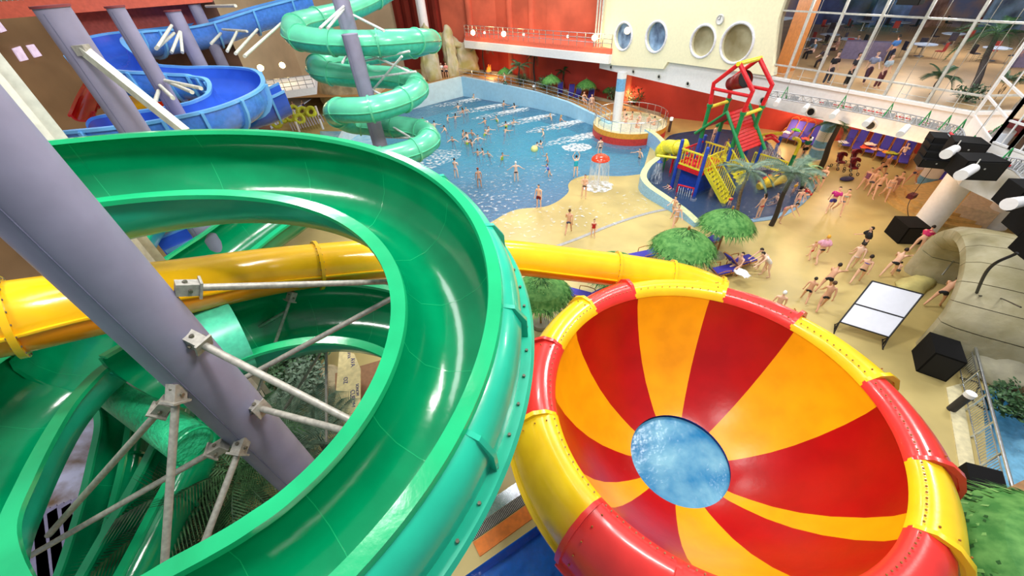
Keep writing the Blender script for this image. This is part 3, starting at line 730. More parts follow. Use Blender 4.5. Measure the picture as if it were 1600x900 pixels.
tag(mb.build('bowl_water', wm, None), 'pale blue swirling water in the round hole of the striped bowl', 'water', kind='stuff')
for k in range(8):
    a = 2 * PI * k / 8 + .3; mb = MB(); x, y = BC.x + 3.9 * math.cos(a), BC.y + 3.9 * math.sin(a); mb.cyl((x, y, -.9), (x, y, 3.9), .11, n=14); mb.build('leg', STEEL, bowl)
# blue open slide
bp = [atd(480, -8, 23.5), atd(400, 12, 22.5), atd(320, 36, 21.5), atd(250, 46, 20.5), atd(190, 52, 19.0), atd(150, 66, 17.3), atd(165, 88, 16.4), atd(215, 104, 16.3), atd(270, 110, 16.8), atd(320, 112, 17.2), atd(362, 118, 16.9), atd(368, 140, 15.6), atd(325, 162, 14.6), atd(265, 176, 14.0), atd(200, 186, 13.6), atd(140, 192, 13.5), atd(95, 200, 14.0), atd(95, 216, 15.0), atd(150, 232, 15.6), atd(250, 236, 16.0)]
cpb = cat(bp, 8)
fm = frames_from(cpb, False)
def flume_sym(name, cp, label, mats, w=1.35, hw=.8, joints=14, lip=.14):
    IN, RIM, OUT = mats; t = thing(name, label, 'water slide', cp[0]); F_ = frames_from(cp, False)
    n = 12
    pin = [(-w / 2 * math.cos(PI * k / n), -hw * math.sin(PI * k / n) ** .7) for k in range(n + 1)]
    pout = [((w / 2 + .07) * math.cos(PI * k / n), -(hw + .07) * math.sin(PI * k / n) ** .7) for k in range(n + 1)]
    mb = MB(); sweep(F_, pin + pout, mb, [0] * (n + 1) + [1] * (n + 1)); mb.build('channel', [IN, OUT], t, 50)
    for sd in (1, -1):
        mb = MB(); x0 = w / 2; sweep(F_, [(sd * (x0 - .03), .05), (sd * (x0 + lip), .05), (sd * (x0 + lip), -.05), (sd * (x0 - .01), -.05)], mb); mb.build('rim', RIM, t, 40)
    step = max(3, len(F_) // joints)
    for i in range(step // 2, len(F_) - 2, step):
        I, S, U = F_[i]; T = (F_[i + 1][0] - I).normalized(); mb = MB()
        sweep([(I - T * .05, S, U), (I + T * .05, S, U)], [(u * 1.16, v * 1.13) for u, v in pout] + [(u, v) for u, v in pout[::-1]], mb); mb.build('joint_rib', RIM, t, 40)
    return t, F_
flume_sym('blue_water_slide', cpb, 'winding open blue water slide at upper left', (BLU, LBLU, M('mid_blue_gelcoat', (80, 135, 230), .25, coat=.5)), 1.9, 1.1, 22)
cp = cat([atd(440, 136, 19.0), atd(410, 150, 18.8), atd(370, 162, 18.6), atd(320, 176, 18.4)], 6)
flume_sym('blue_water_slide', cp, 'short blue slide section beside the pale green tube, right of the blue bend', (BLU, LBLU, BLU), 2.0, 1.2, 2)
cp = cat([at(250, 384, 4.6), at(330, 352, 4.6), at(400, 330, 4.5), at(440, 322, 4.4)], 6)
flume_sym('blue_water_slide', cp, 'blue slide section glimpsed through the gap in the top of the green spiral', (BLU, LBLU, LBLU), 1.5, .9, 3)
# yellow and red race slides at far left
for (x0, y0, x1, y1, m_, lb) in ((170, 85, 205, 168, YEL, 'steep yellow slide lane behind the lavender column at upper left'), (207, 108, 232, 172, RED, 'steep red slide lane right of the yellow lane at upper left'), (150, 128, 128, 178, RED, 'red slide side wedge left of the thick lavender column')):
    p = cat([atd(x0, y0, 22), atd((x0 + x1) / 2, (y0 + y1) / 2 - 3, 20.5), atd(x1, y1, 19)], 5)
    flume_sym('race_slide', p, lb, (m_, m_, m_), .8 if x0 == 150 else 1.5, .3, 3)
# pale green closed spiral
tp = [(620, -22, 26), (575, 4, 24.5), (535, 20, 23), (495, 30, 21.8), (462, 40, 20.4), (462, 56, 19.2), (500, 65, 18.7), (560, 68, 18.6), (620, 66, 19), (662, 64, 20.4), (672, 66, 22.5), (640, 76, 24), (590, 84, 24.2), (540, 92, 23.4), (500, 100, 21.8), (502, 112, 20.8), (550, 119, 20.8), (605, 121, 21), (645, 128, 20.6), (650, 143, 19.6), (625, 158, 18.6), (580, 171, 17.8), (535, 173, 18.2), (524, 178, 19.6), (548, 192, 21), (592, 196, 21.4), (638, 200, 21), (666, 208, 20.4), (668, 222, 19.6), (645, 236, 19), (600, 248, 18.8), (540, 262, 18.8)]
tube_slide('green_tube_slide', 'pale green closed tube slide spiralling round the far lavender column', [atd(*p) for p in tp], .56, PGR, M('aqua_gelcoat', (60, 190, 165), .3), lambda n: range(6, n - 4, 9), joint_r=1.1, bolts=False)

# struts on the big column
def strut(name, p0, p1, r, label, grp, boxA=True, boxB=False, col=STEEL):
    t = thing(name, label, 'strut', p0, grp); d = (p1 - p0).normalized()
    mb = MB(); mb.cyl(p0 + d * (.16 if boxA else 0), p1, r, n=18); mb.build('tube', col, t)
    for f, p in ((boxA, p0), (boxB, p1)):
        if f:
            q = (p - BIGC); q.z = 0
            s = 1 if p is p0 else -1
            mb = MB(); mb.box(p + d * .04 * s, (.26, .17, .17), d.to_track_quat('X', 'Z').to_matrix()); mb.box(p + d * .17 * s, (.03, .24, .24), d.to_track_quat('X', 'Z').to_matrix())
            b = mb.build('bracket', col, t); mb = MB(); w_ = d.cross(Z3).normalized(); e = p + d * .06 * s
            mb.cyl(e - w_ * .12, e + w_ * .12, .025, n=6); mb.cyl(e + Z3 * .09, e + Z3 * .12, .03, n=6); mb.build('bolt', BOLT, b)
def oncol(px, py):       # nearest point of the big column surface along the pixel ray
    r = ray(px, py); a = r.x ** 2 + r.y ** 2; b = -2 * (r.x * BIGC.x + r.y * BIGC.y); c = BIGC.x ** 2 + BIGC.y ** 2 - .16
    dis = b * b - 4 * a * c
    if dis < 0: return atD(px, py, 5.95)
    t = (-b - math.sqrt(dis)) / (2 * a); return V((r.x * t, r.y * t, H + r.z * t))
G_ = 'grey steel struts bracing the foreground spiral'
SR = .05
for (a, b, e1, zz, lb) in (
    ((287, 450), (612, 440), 1, 8.35, 'long horizontal strut crossing in front of the yellow tube to the green rim'),
    ((300, 530), (556, 661), 1, 8.05, 'thick upper strut sloping down right from column to inner green rim'),
    ((398, 636), (542, 674), 1, 7.85, 'lower short strut sloping down right from column to green rim'),
    ((383, 590), (620, 462), 0, 8.2, 'strut rising to the right from behind the column to the green rim'),
    ((276, 608), (256, 895), 1, None, 'near vertical strut hanging down from the left side of the column'),
    ((258, 632), (76, 836), 1, None, 'strut running down left to a joint at lower left'),
    ((378, 692), (312, 868), 1, None, 'strut dropping in front of the palm leaves'),
    ((345, 698), (48, 868), 1, None, 'long strut crossing low left behind the vertical strut'),
    ((456, 461), (404, 610), 1, None, 'thin strut hanging from the underside of the yellow tube'),
    ((445, 488), (345, 545), 0, None, 'short strut branching left from the hanging strut under the yellow tube'),
    ((509, 538), (441, 645), 0, None, 'thin slanted strut above the plants in the spiral centre'),
    ((510, 540), (510, 690), 0, None, 'thin upright strut beside the beige notice board')):
    p0 = oncol(*a) if a[0] < 400 else None
    if zz: p1 = at(*b, zz + .1)
    dd = (p0 - V((0, 0, H))).length if p0 is not None else 0
    if a == (383, 590): p0 = at(383, 590, 7.2); 
    elif a == (276, 608): p1 = at(254, 925, 6.5)
    elif a == (258, 632): p1 = at(*b, 5.9)
    elif a == (378, 692): p1 = at(292, 920, 6.3)
    elif a == (345, 698): p1 = at(*b, 5.6)
    elif a == (456, 461): p0 = at(*a, 6.45); p1 = at(*b, 4.6)
    elif a == (445, 488): p0 = at(*a, 6.1); p1 = at(*b, 5.2)
    elif a == (509, 538): p0 = at(*a, 4.9); p1 = at(*b, 3.0)
    elif a == (510, 540): p0 = at(*a, 4.9); p1 = at(*b, 3.0)
    strut('support_strut', p0, p1, SR if a[0] < 450 else .042, lb, G_, bool(e1))
# long pale square strut upper left
p0 = atD(130, 78, 15.6); p1 = atd(290, 206, 10.5)
t = thing('square_strut', 'long pale square beam sloping from the thick upper left column', 'strut', p0); mb = MB(); mb.bar(p0, p1, .2, .2); mb.build('beam', M('pale_steel', (205, 205, 190), .4), t)
mb = MB(); mb.box(p0, (.28, .22, .22)); mb.build('bracket', STEEL, t)
# struts for pale green tube
g2 = 'thin white struts between the far column and the pale green tube'
GC = atD(560, 100, 24.6)
for (a, b, D1, lb) in (((537, 10), (500, 44), 20.5, 'top left strut of the pale green spiral'), ((537, 14), (512, 44), 20.5, 'second top left strut of the pale green spiral'), ((553, 24), (600, 48), 20.8, 'top right strut of the pale green spiral'),
    ((560, 78), (640, 112), 22.5, 'long strut sloping right below the first green coil'), ((566, 96), (640, 80), 22.5, 'strut rising right below the first green coil'), ((574, 122), (650, 112), 22, 'nearly level strut to the second green coil'),
    ((583, 140), (628, 88), 22, 'crossing strut rising steeply to the right between green coils'), ((574, 137), (600, 150), 20.5, 'short strut above the third green coil'), ((590, 184), (640, 214), 21, 'strut sloping down right below the third coil'), ((594, 206), (668, 190), 21.5, 'strut rising right to the lowest green coil'), ((594, 214), (655, 216), 21, 'level strut at the lowest green coil'), ((546, 80), (535, 98), 22, 'short strut on the left of the second coil')):
    p0 = atD(*a, 24.2); p1 = atD(*b, D1); strut('support_strut', p0, p1, .055, lb, g2, False, col=M('light_grey_strut', (215, 215, 215), .4))
g3 = 'pale struts bracing the blue slide'
for (a, b, D0_, D1, lb) in (((268, 40), (246, 74), 25.6, 22, 'left upper brace from the bracing column to blue slide'), ((272, 52), (244, 76), 25.6, 22, 'second left brace under the far blue rim'), ((281, 50), (268, 82), 25.6, 24, 'short brace hanging down the bracing column'), ((282, 50), (285, 82), 25.6, 24, 'upright brace on the bracing column'),
    ((258, 126), (314, 138), 19.7, 16.5, 'upper brace inside the blue loop pointing right'), ((262, 128), (300, 144), 19.7, 16.5, 'lower brace inside the blue loop pointing right'), ((250, 134), (270, 153), 19.7, 16, 'brace down right from slim column'), ((248, 142), (242, 160), 19.7, 17, 'short brace below slim column'),
    ((348, 46), (386, 49), 30, 27, 'level brace below the blue flume at its right'), ((370, 50), (355, 80), 28, 24, 'steep brace right of farthest column'), ((402, 46), (368, 84), 28, 22, 'long brace below the blue flume'), ((440, 36), (382, 88), 27, 20, 'rightmost long brace beside the green tube'),
    ((322, 10), (368, 9), 30, 24, 'level bar from farthest column to the blue flume'), ((345, 52), (330, 68), 30, 26, 'small brace left of the orange light')):
    strut('support_strut', atD(*a, D0_), atD(*b, D1), .06, lb, g3, False, col=M('pale_steel', (205, 205, 190), .4))
# ------------------------------------------------------------------ people
SKINS = [M('skin_a', (238, 190, 160), .5, scale=9, var=.04), M('skin_b', (222, 168, 135), .5, scale=9, var=.04), M('skin_c', (245, 205, 180), .5, scale=9, var=.04)]
EYE = M('eye_dark', (35, 25, 20), .3); LIP = M('lip', (190, 95, 85), .5)
HAIRS = {'dark': M('dark_hair', (38, 26, 20), .6), 'brown': M('brown_hair', (88, 58, 36), .6), 'blond': M('blond_hair', (200, 160, 95), .6), 'white cap': M('white_cap', (240, 240, 240), .5), 'yellow cap': M('yellow_cap', (240, 175, 50), .5), 'red': M('red_hair', (150, 60, 35), .6)}
def skin_mesh(nodes, edges, root, sub=1):
    me = bpy.data.meshes.new('t'); me.from_pydata([n[0] for n in nodes], edges, [])
    o = bpy.data.objects.new('t', me); C.objects.link(o); md = o.modifiers.new('s', 'SKIN')
    for i, n in enumerate(nodes):
        d = me.skin_vertices[0].data[i]; r = n[1]; d.radius = r if hasattr(r, '__len__') else (r, r); d.use_root = (i == root)
    md.use_smooth_shade = True; md.branch_smoothing = .4
    if sub: s = o.modifiers.new('u', 'SUBSURF'); s.levels = sub; s.render_levels = sub
    dg = bpy.context.evaluated_depsgraph_get(); ev = o.evaluated_get(dg); m2 = bpy.data.meshes.new_from_object(ev)
    vs = [v.co.copy() for v in m2.vertices]; fs = [tuple(p.vertices) for p in m2.polygons]
    bpy.data.objects.remove(o); bpy.data.meshes.remove(me); bpy.data.meshes.remove(m2); return vs, fs
def fk(p):
    """joint positions for a pose, person 1.72 m tall facing +y"""
    def dirv(pitch, spread, sx): a, b = rad(pitch), rad(spread); return V((sx * math.sin(b), math.sin(a) * math.cos(b), -math.cos(a) * math.cos(b)))
    J = {}; lean = rad(p.get('lean', 3)); hz = 0
    up = V((0, math.sin(lean), math.cos(lean)))
    J['pelvis'] = V((0, 0, 0)); J['belly'] = up * .14; J['chest'] = up * .34; J['neck0'] = up * .50; J['neck1'] = up * .56 + V((0, .01, 0))
    hd = rad(p.get('head', p.get('lean', 3) * .4)); hu = V((0, math.sin(hd), math.cos(hd))); J['head'] = J['neck1'] + hu * .10; J['hu'] = hu
    for sx, k in ((1, 'R'), (-1, 'L')):
        l = p.get('leg' + k, (0, 4, 4)); J['hip' + k] = V((sx * .095, 0, -.04))
        J['knee' + k] = J['hip' + k] + dirv(l[0], l[1], sx) * .42; J['ank' + k] = J['knee' + k] + dirv(l[0] - l[2], l[1] * .4, sx) * .42
        fa = rad(l[3] if len(l) > 3 else 0); J['toe' + k] = J['ank' + k] + V((sx * .03, math.cos(fa), math.sin(fa))) * .17 + V((0, 0, -.045))
        J['sh' + k] = up * .45 + V((sx * .175, 0, 0)); a = p.get('arm' + k, (5, 10, 15))
        J['elb' + k] = J['sh' + k] + dirv(a[0], a[1], sx) * .29; d2 = dirv(a[0] + a[2], a[1] * (a[3] if len(a) > 3 else .4), sx); J['wri' + k] = J['elb' + k] + d2 * .25; J['hd' + k] = d2
    z = min(J['ankR'].z, J['ankL'].z) - .075
    sh = V((0, 0, -z if p.get('ground', True) else p.get('z', 0)))
    for k in J:
        if k not in ('hu', 'hdR', 'hdL'): J[k] = J[k] + sh
    return J
def body(J):
    nd = []; ed = []; ix = {}
    def n(k, r, par=None, pos=None):
        nd.append((tuple(pos if pos is not None else J[k]), r)); ix[k] = len(nd) - 1
        if par is not None: ed.append((ix[par], ix[k]))
    n('pelvis', (.145, .105)); n('belly', (.125, .095), 'pelvis'); n('chest', (.15, .105), 'belly'); n('neck0', (.07, .06), 'chest'); n('neck1', (.05, .05), 'neck0'); 
    n('hh', (.05, .05), 'neck1', J['neck1'] + J['hu'] * .03)
    for k in 'RL':
        n('hip' + k, .09, 'pelvis'); kn, hp, an = J['knee' + k], J['hip' + k], J['ank' + k]
        n('th' + k, .078, 'hip' + k, hp.lerp(kn, .45)); n('knee' + k, .053, 'th' + k); n('ca' + k, .054, 'knee' + k, kn.lerp(an, .35)); n('ank' + k, .033, 'ca' + k)
        n('ft' + k, (.038, .025), 'ank' + k, J['ank' + k].lerp(J['toe' + k], .5) + V((0, 0, -.015))); n('toe' + k, (.04, .018), 'ft' + k)
        n('sh' + k, .058, 'chest'); n('bi' + k, .045, 'sh' + k, J['sh' + k].lerp(J['elb' + k], .5)); n('elb' + k, .035, 'bi' + k); n('fo' + k, .034, 'elb' + k, J['elb' + k].lerp(J['wri' + k], .35)); n('wri' + k, .022, 'fo' + k)
        d = J['hd' + k]; n('pa' + k, (.036, .018), 'wri' + k, J['wri' + k] + d * .06)
    vs, fs = skin_mesh(nd, ed, 0, 1); mb = MB(); mb.add(vs, fs)
    # head with nose, ears, eyes and mouth
    hu = J['hu']; fwd = V((0, hu.z, -hu.y)); rg = V((1, 0, 0)); rm = Matrix((rg, fwd, hu)).transposed(); c = J['head'] + hu * .02
    vs0 = len(mb.v); mb.sph(c, (.076, .092, .115), 14, 10, rot=rm)
    for i in range(vs0, len(mb.v)):
        q = rm.transposed() @ (V(mb.v[i]) - c)
        if q.z < 0: q.x *= 1 + q.z * 2.2; q.y = q.y * (1 + q.z * .8) + .01
        mb.v[i] = tuple(c + rm @ q)
    mb.sph(c + fwd * .095 + hu * -.012, (.012, .018, .022), 6, 4, rot=rm); mb.sph(c + rg * .077 - fwd * .005, (.008, .018, .028), 6, 4, rot=rm); mb.sph(c - rg * .077 - fwd * .005, (.008, .018, .028), 6, 4, rot=rm)
    for sx in (1, -1): mb.sph(c + rg * .03 * sx + fwd * .082 + hu * .012, .011, 6, 4, 1)
    mb.sph(c + fwd * .082 - hu * .05, (.022, .008, .007), 6, 4, 2, rm)
    for k, sx in (('R', 1), ('L', -1)):
        d = J['hd' + k].normalized(); side = d.cross(V((0, 1, 0))); side = side.normalized() if side.length > .1 else V((1, 0, 0)); nr = side.cross(d).normalized(); pa = J['wri' + k] + d * .075
        for i, (o_, L_) in enumerate(((-.027, .062), (-.009, .072), (.009, .068), (.027, .052))):
            b0 = pa + side * o_; b1 = b0 + d * L_ * .5 + nr * .004; b2 = b1 + d * L_ * .45 + nr * .022; mb.tube([b0 - d * .02, b0, b1, b2], [.008, .009, .008, .006], 6)
        b0 = J['wri' + k] + d * .03 + side * .025 * sx; b1 = b0 + side * .03 * sx + d * .025; mb.tube([b0 - side * .02 * sx, b0, b1, b1 + d * .025], [.01, .011, .009, .007], 6)
    return mb
def hair_mb(J, style):
    hu = J['hu']; fwd = V((0, hu.z, -hu.y)); rm = Matrix((V((1, 0, 0)), fwd, hu)).transposed(); c = J['head'] + hu * .035 - fwd * .012; mb = MB()
    mb.sph(c, (.086, .1, .112), 14, 10, rot=rm)
    for i in range(len(mb.v)):
        q = rm.transposed() @ (V(mb.v[i]) - c)
        if q.y > .01 and q.z < .045: q = V((q.x * .7, min(q.y, .01), max(q.z, .02)))
        if q.z < -.055: q.z = -.055
        mb.v[i] = tuple(c + rm @ q)
    if style == 'long': mb.sph(c - fwd * .065 - hu * .1, (.07, .045, .15), 10, 8, rot=rm)
    if style == 'bun': mb.sph(c - fwd * .08 + hu * .06, .045, 10, 8)
    return mb
def garment_mb(J, g):
    nd = []; ed = []; ix = {}
    def n(k, r, par=None, pos=None):
        nd.append((tuple(pos if pos is not None else J[k]), tuple(q * 1.16 for q in r) if hasattr(r, '__len__') else r * 1.16)); ix[k] = len(nd) - 1
        if par is not None: ed.append((ix[par], ix[k]))
    if g in ('trunks', 'briefs', 'shorts'):
        t = {'trunks': .38, 'briefs': .17, 'shorts': .6}[g]
        n('pelvis', (.158, .118)); n('w', (.142, .108), 'pelvis', J['pelvis'].lerp(J['belly'], .55))
        for k in 'RL': n('hip' + k, .102, 'pelvis'); n('e' + k, .096 if g != 'briefs' else .09, 'hip' + k, J['hip' + k].lerp(J['knee' + k], t))
    elif g == 'trousers':
        n('pelvis', (.158, .118)); n('w', (.142, .108), 'pelvis', J['pelvis'].lerp(J['belly'], .5))
        for k in 'RL': n('hip' + k, .102, 'pelvis'); n('knee' + k, .07, 'hip' + k); n('ank' + k, .055, 'knee' + k)
    elif g == 'bra':
        u = (J['neck0'] - J['chest']).normalized(); n('chest', (.162, .122), None, J['chest'] + u * .03); n('b', (.15, .112), 'chest', J['chest'] - u * .05)
    elif g == 'suit':
        n('pelvis', (.157, .117)); n('belly', (.137, .107), 'pelvis'); n('chest', (.162, .12), 'belly'); n('t', (.12, .1), 'chest', J['chest'].lerp(J['neck0'], .35))
        for k in 'RL': n('hip' + k, .1, 'pelvis'); n('e' + k, .09, 'hip' + k, J['hip' + k].lerp(J['knee' + k], .06))
    elif g == 'shirt':
        n('belly', (.16, .13), None, J['pelvis'].lerp(J['belly'], .2)); n('chest', (.168, .128), 'belly'); n('neck0', (.09, .075), 'chest', J['chest'].lerp(J['neck0'], .75))
        for k in 'RL': n('sh' + k, .075, 'chest'); n('el' + k, .07, 'sh' + k, J['sh' + k].lerp(J['elb' + k], .85))
    elif g == 'cape':
        n('a', (.3, .19), None, J['pelvis'].lerp(J['belly'], .3)); n('chest', (.25, .16), 'a'); n('neck0', (.1, .09), 'chest')
        for k in 'RL': n('sh' + k, .1, 'chest'); n('elb' + k, .1, 'sh' + k)
    vs, fs = skin_mesh(nd, ed, 0, 1); mb = MB(); mb.add(vs, fs); return mb
POSES = {
 'stand': {}, 'walk': dict(legR=(24, 3, 8), legL=(-16, 3, 22), armR=(-22, 9, 18), armL=(24, 9, 25), lean=5),
 'walk2': dict(legR=(-14, 4, 30), legL=(20, 4, 5), armR=(30, 8, 40), armL=(-10, 12, 20), lean=8),
 'folded': dict(armR=(18, 8, 95, -4), armL=(18, 8, 95, -4), legR=(3, 5, 3)),
 'armsup': dict(armR=(165, 22, 30, -1), armL=(165, 22, 30, -1)),
 'armsout': dict(armR=(15, 50, 10, 1), armL=(15, 50, 10, 1)),
 'swim': dict(armR=(40, 55, 40, .9), armL=(40, 55, 40, .9), legR=(-10, 8, 20), legL=(15, 8, 20), lean=12),
 'swim2': dict(armR=(80, 35, 10, .5), armL=(20, 60, 30, .9), legR=(-20, 8, 20), legL=(10, 8, 30), lean=25, head=0),
 'bend': dict(lean=48, legR=(8, 5, 12), legL=(-8, 5, 18), armR=(40, 6, 10), armL=(35, 6, 10), head=30),
 'reach': dict(lean=30, legR=(25, 5, 12), legL=(-22, 5, 12), armR=(70, 10, 5), armL=(40, 8, 10), head=10),
 'sit': dict(lean=-28, head=0, legR=(82, 5, 30), legL=(86, 5, 34), armR=(5, 12, 60), armL=(5, 12, 60), ground=False, z=.42),
 'seat': dict(lean=6, legR=(84, 6, 84), legL=(84, 6, 88), armR=(30, 12, 50), armL=(30, 12, 50), ground=False, z=.5),
 'floorsit': dict(lean=8, legR=(75, 14, 55), legL=(88, 14, 10), armR=(30, 12, 30), armL=(20, 18, 30), ground=False, z=.12),
 'crouch': dict(lean=50, head=20, legR=(95, 14, 120), legL=(80, 14, 110), armR=(50, 8, 30), armL=(50, 8, 30)),
}
PC = {}
def proto_mesh(key, fn, mats):
    if key not in PC:
        o = fn().build(key[-1], mats, None, 60); PC[key] = o.data; bpy.data.objects.remove(o)
    return PC[key]
JC = {k: fk(v) for k, v in POSES.items()}
def person(pos, rz, label, pose='stand', hair='dark', style='short', wear=(('trunks', (20, 20, 25)),), skin=0, sc=1.0, group=None, z=None):
    J = JC[pose]; me = proto_mesh((pose, 'body'), lambda: body(J), [SKINS[0], EYE, LIP])
    o = bpy.data.objects.new('person', me); C.objects.link(o); o.location = pos if z is None else (pos[0], pos[1], z); o.rotation_euler = (0, 0, rz); o.scale = (sc,) * 3
    o.material_slots[0].link = 'OBJECT'; o.material_slots[0].material = SKINS[skin]
    tag(o, label, 'person', group)
    hm = proto_mesh((pose, style, 'hair'), lambda: hair_mb(J, style), [HAIRS['dark']]); h = bpy.data.objects.new('hair' if 'cap' not in hair else 'swim_cap', hm); C.objects.link(h); h.parent = o
    h.material_slots[0].link = 'OBJECT'; h.material_slots[0].material = HAIRS[hair]
    nm = {'trousers': 'trousers', 'trunks': 'swim_trunks', 'briefs': 'swim_briefs', 'shorts': 'shorts', 'bra': 'bikini_top', 'suit': 'swimsuit', 'shirt': 'shirt', 'cape': 'towel_wrap'}
    for g, c in wear:
        gm = proto_mesh((pose, g, 'garment'), lambda: garment_mb(J, g), [EYE]); q = bpy.data.objects.new(nm[g], gm); C.objects.link(q); q.parent = o
        q.material_slots[0].link = 'OBJECT'; q.material_slots[0].material = M('cloth_%d_%d_%d' % c, c, .7, scale=12)
    return o
K = (22, 22, 28); BL_ = (40, 50, 130); RD = (185, 25, 35); WH = (235, 235, 235)
def P(px, py, h, label, pose='stand', z=0, sc=1.0, **k): return person(at(px, py, z), rad(h), label, pose, sc=sc, **k)
bik = lambda c: (('bra', c), ('briefs', c))
# beach and shallows (pixel of the feet, heading in degrees: 0 = away from the camera)
P(842, 325, 150, 'man in dark red swim shorts standing at the edge of the wave pool', 'stand', wear=(('shorts', (120, 20, 35)),), skin=0)
P(888, 365, -20, 'man in dark blue trunks walking away across the wet sand', 'walk', wear=(('trunks', (60, 70, 95)),), hair='brown', skin=1)
P(912, 309, 160, 'man with folded arms in small black trunks beside the mushroom fountain', 'folded', wear=(('briefs', K),), hair='brown', skin=0)
P(899, 277, 10, 'woman in turquoise swimsuit raising both arms beside the fountain', 'armsup', wear=(('suit', (30, 180, 200)),), skin=2)
P(926, 371, 170, 'child in red top standing on the sand by the drain line', 'stand', wear=(('suit', RD),), sc=.74, hair='brown')
P(936, 247, 5, 'woman in dark bikini standing behind the red mushroom fountain', 'stand', z=-.1, wear=bik(K), skin=2)
P(714, 280, -25, 'woman with light blue swimsuit bottom wading near the green slide edge', 'folded', z=-.2, wear=(('briefs', (150, 190, 235)),), skin=2, style='bun')
P(750, 296, 10, 'man wading waist deep with grey trunks, nearest the green spiral slide', 'stand', z=-.25, wear=(('trunks', (150, 155, 165)),), skin=1, hair='red')
P(807, 286, 0, 'woman in white swim cap and black briefs wading with arms out', 'armsout', z=-.22, wear=(('briefs', K),), hair='white cap', skin=2)
P(858, 281, 80, 'child in blue swim shirt splashing with one arm raised', 'swim2', z=-.35, wear=(('shirt', (85, 110, 190)),), sc=.8, hair='brown')
# swimmers; pixel of the head, depth of the body under the water line
sw = [(738, 149), (715, 165), (724, 172), (729, 170), (786, 161), (804, 165), (698, 183), (710, 181), (758, 188), (777, 184), (801, 188), (863, 180), (875, 184), (697, 199), (722, 207), (731, 210), (738, 206), (746, 214), (755, 206), (762, 201), (791, 194), (788, 202), (707, 215), (729, 220), (737, 221), (746, 237), (755, 235), (764, 238), (784, 244), (850, 205), (846, 221), (856, 247), (678, 193), (661, 187), (838, 225)]
sw.sort(key=lambda p: p[1])
bands = [sw[i:i + 7] for i in range(0, len(sw), 7)]
ordn = ['first', 'second', 'third', 'fourth', 'fifth', 'sixth', 'seventh']
bn = ['in the row nearest the pale far wall', 'in the second row from the far wall', 'in the middle row of bathers', 'in the fourth row from the far wall', 'in the row of swimmers nearest the beach']
hc = ['dark', 'dark', 'brown', 'dark', 'blond', 'dark', 'dark']
def basinz(p): t = min(1, max(0, (p.y - 24) / 16)); return -0.10 - 1.25 * t
for bi, b in enumerate(bands):
    b.sort()
    for i, (px, py) in enumerate(b):
        k = bi * 7 + i; p = at(px, py, .3); zz = max(basinz(p) + .02, -1.2); h = hc[(k * 3) % 7]; pose = 'swim' if k % 3 else 'swim2'
        s_ = .62 + .38 * min(1, (abs(zz) / .9)) if zz > -.5 else 1
        wear = ((('trunks', K),), bik((200, 60, 90)), (('trunks', BL_),), (('suit', (170, 210, 60)),))[k % 4 if k % 5 else 0]
        zz = -1.15 if zz < -1.0 else zz
        if zz > -1.0: zz = zz; s_ = .8
        person((p.x, p.y, zz), rad((k * 77) % 360), '%s-haired swimmer, %s from the left %s' % (h, ordn[i], bn[bi]), pose, h, 'long' if k % 4 == 1 else 'short', wear, k % 3, s_, 'bathers in the wave pool')
# far deck and hot tub
P(692, 122, 180, 'left person in white top at the rock arch on the far deck', z=2.1, wear=(('shirt', WH), ('shorts', K)))
P(699, 122, 180, 'right person in pink top at the rock arch on the far deck', z=2.1, wear=(('shirt', (235, 150, 140)), ('shorts', (60, 60, 80))))
P(790, 138, 90, 'person in green trousers walking past the plants on the far deck', 'walk', z=1.6, wear=(('trousers', (30, 110, 90)), ('shirt', (190, 200, 200))))
P(923, 176, 170, 'man leaning at the pool railing near the hot tub', 'stand', z=1.0, wear=(('trunks', (140, 100, 80)),), skin=0)
P(911, 163, 200, 'person sitting beside the blue lounger under the far thatched parasol', 'seat', z=1.0, wear=bik(K))
tub = at(1000, 198, .9)
TUBC = V((12.1, 36.9, 0)); TUBR = 2.75
for k, (px, py) in enumerate([(978, 188), (988, 184), (1000, 186), (1013, 188), (994, 196), (975, 180), (1024, 192)]):
    p = at(px, py, 1.0); lb = ['bather at the left edge of the hot tub', 'bather behind the middle of the hot tub', 'bather in the centre rear of the hot tub', 'bather at the right rear of the hot tub', 'bather in the front middle of the hot tub', 'bather leaning on the striped column by the hot tub', 'bather at the far right edge of the hot tub'][k]
    d = V((p.x, p.y, 0)) - TUBC
    if d.length > TUBR * .8: p = TUBC + d.normalized() * TUBR * .8
    person((p.x, p.y, .42), rad(k * 60), lb, 'seat', hc[k], 'short', (('trunks', K),) if k % 2 else bik(RD), k % 3, .9, 'bathers in the hot tub')
# kids' pool side
P(1052, 357, 170, 'tall woman in bikini walking at the end of the blue curved wall', 'walk', wear=bik((225, 215, 215)), skin=0)
P(1050, 338, 120, 'dark-haired person just behind the woman at the curved wall end', 'walk2', wear=(('trunks', (190, 170, 160)),), skin=0, sc=.85)
P(1182, 342, 20, 'woman in red bikini bottom standing at the kids pool edge', 'stand', wear=(('briefs', RD),), skin=0, style='long')
P(1219, 347, 200, 'woman in pink bikini bending at the foot of the dark palm', 'bend', wear=bik((225, 130, 130)), skin=0)
P(1240, 328, 160, 'woman in pink bikini standing in the shallow kids pool', 'stand', z=-.3, wear=bik((230, 150, 150)), skin=0, sc=.9)
P(1212, 318, 90, 'person sitting in the kids pool left of the dark palm', 'floorsit', z=-.35, wear=(('trunks', K),), skin=0, sc=.9)
P(1236, 306, 200, 'child in yellow float jacket at the kids pool edge', 'stand', z=-.3, wear=(('shirt', (240, 190, 50)),), sc=.6)
P(1253, 300, 200, 'person bending at the kids pool under the dark green fronds', 'bend', z=-.3, wear=(('trunks', K),), skin=1)
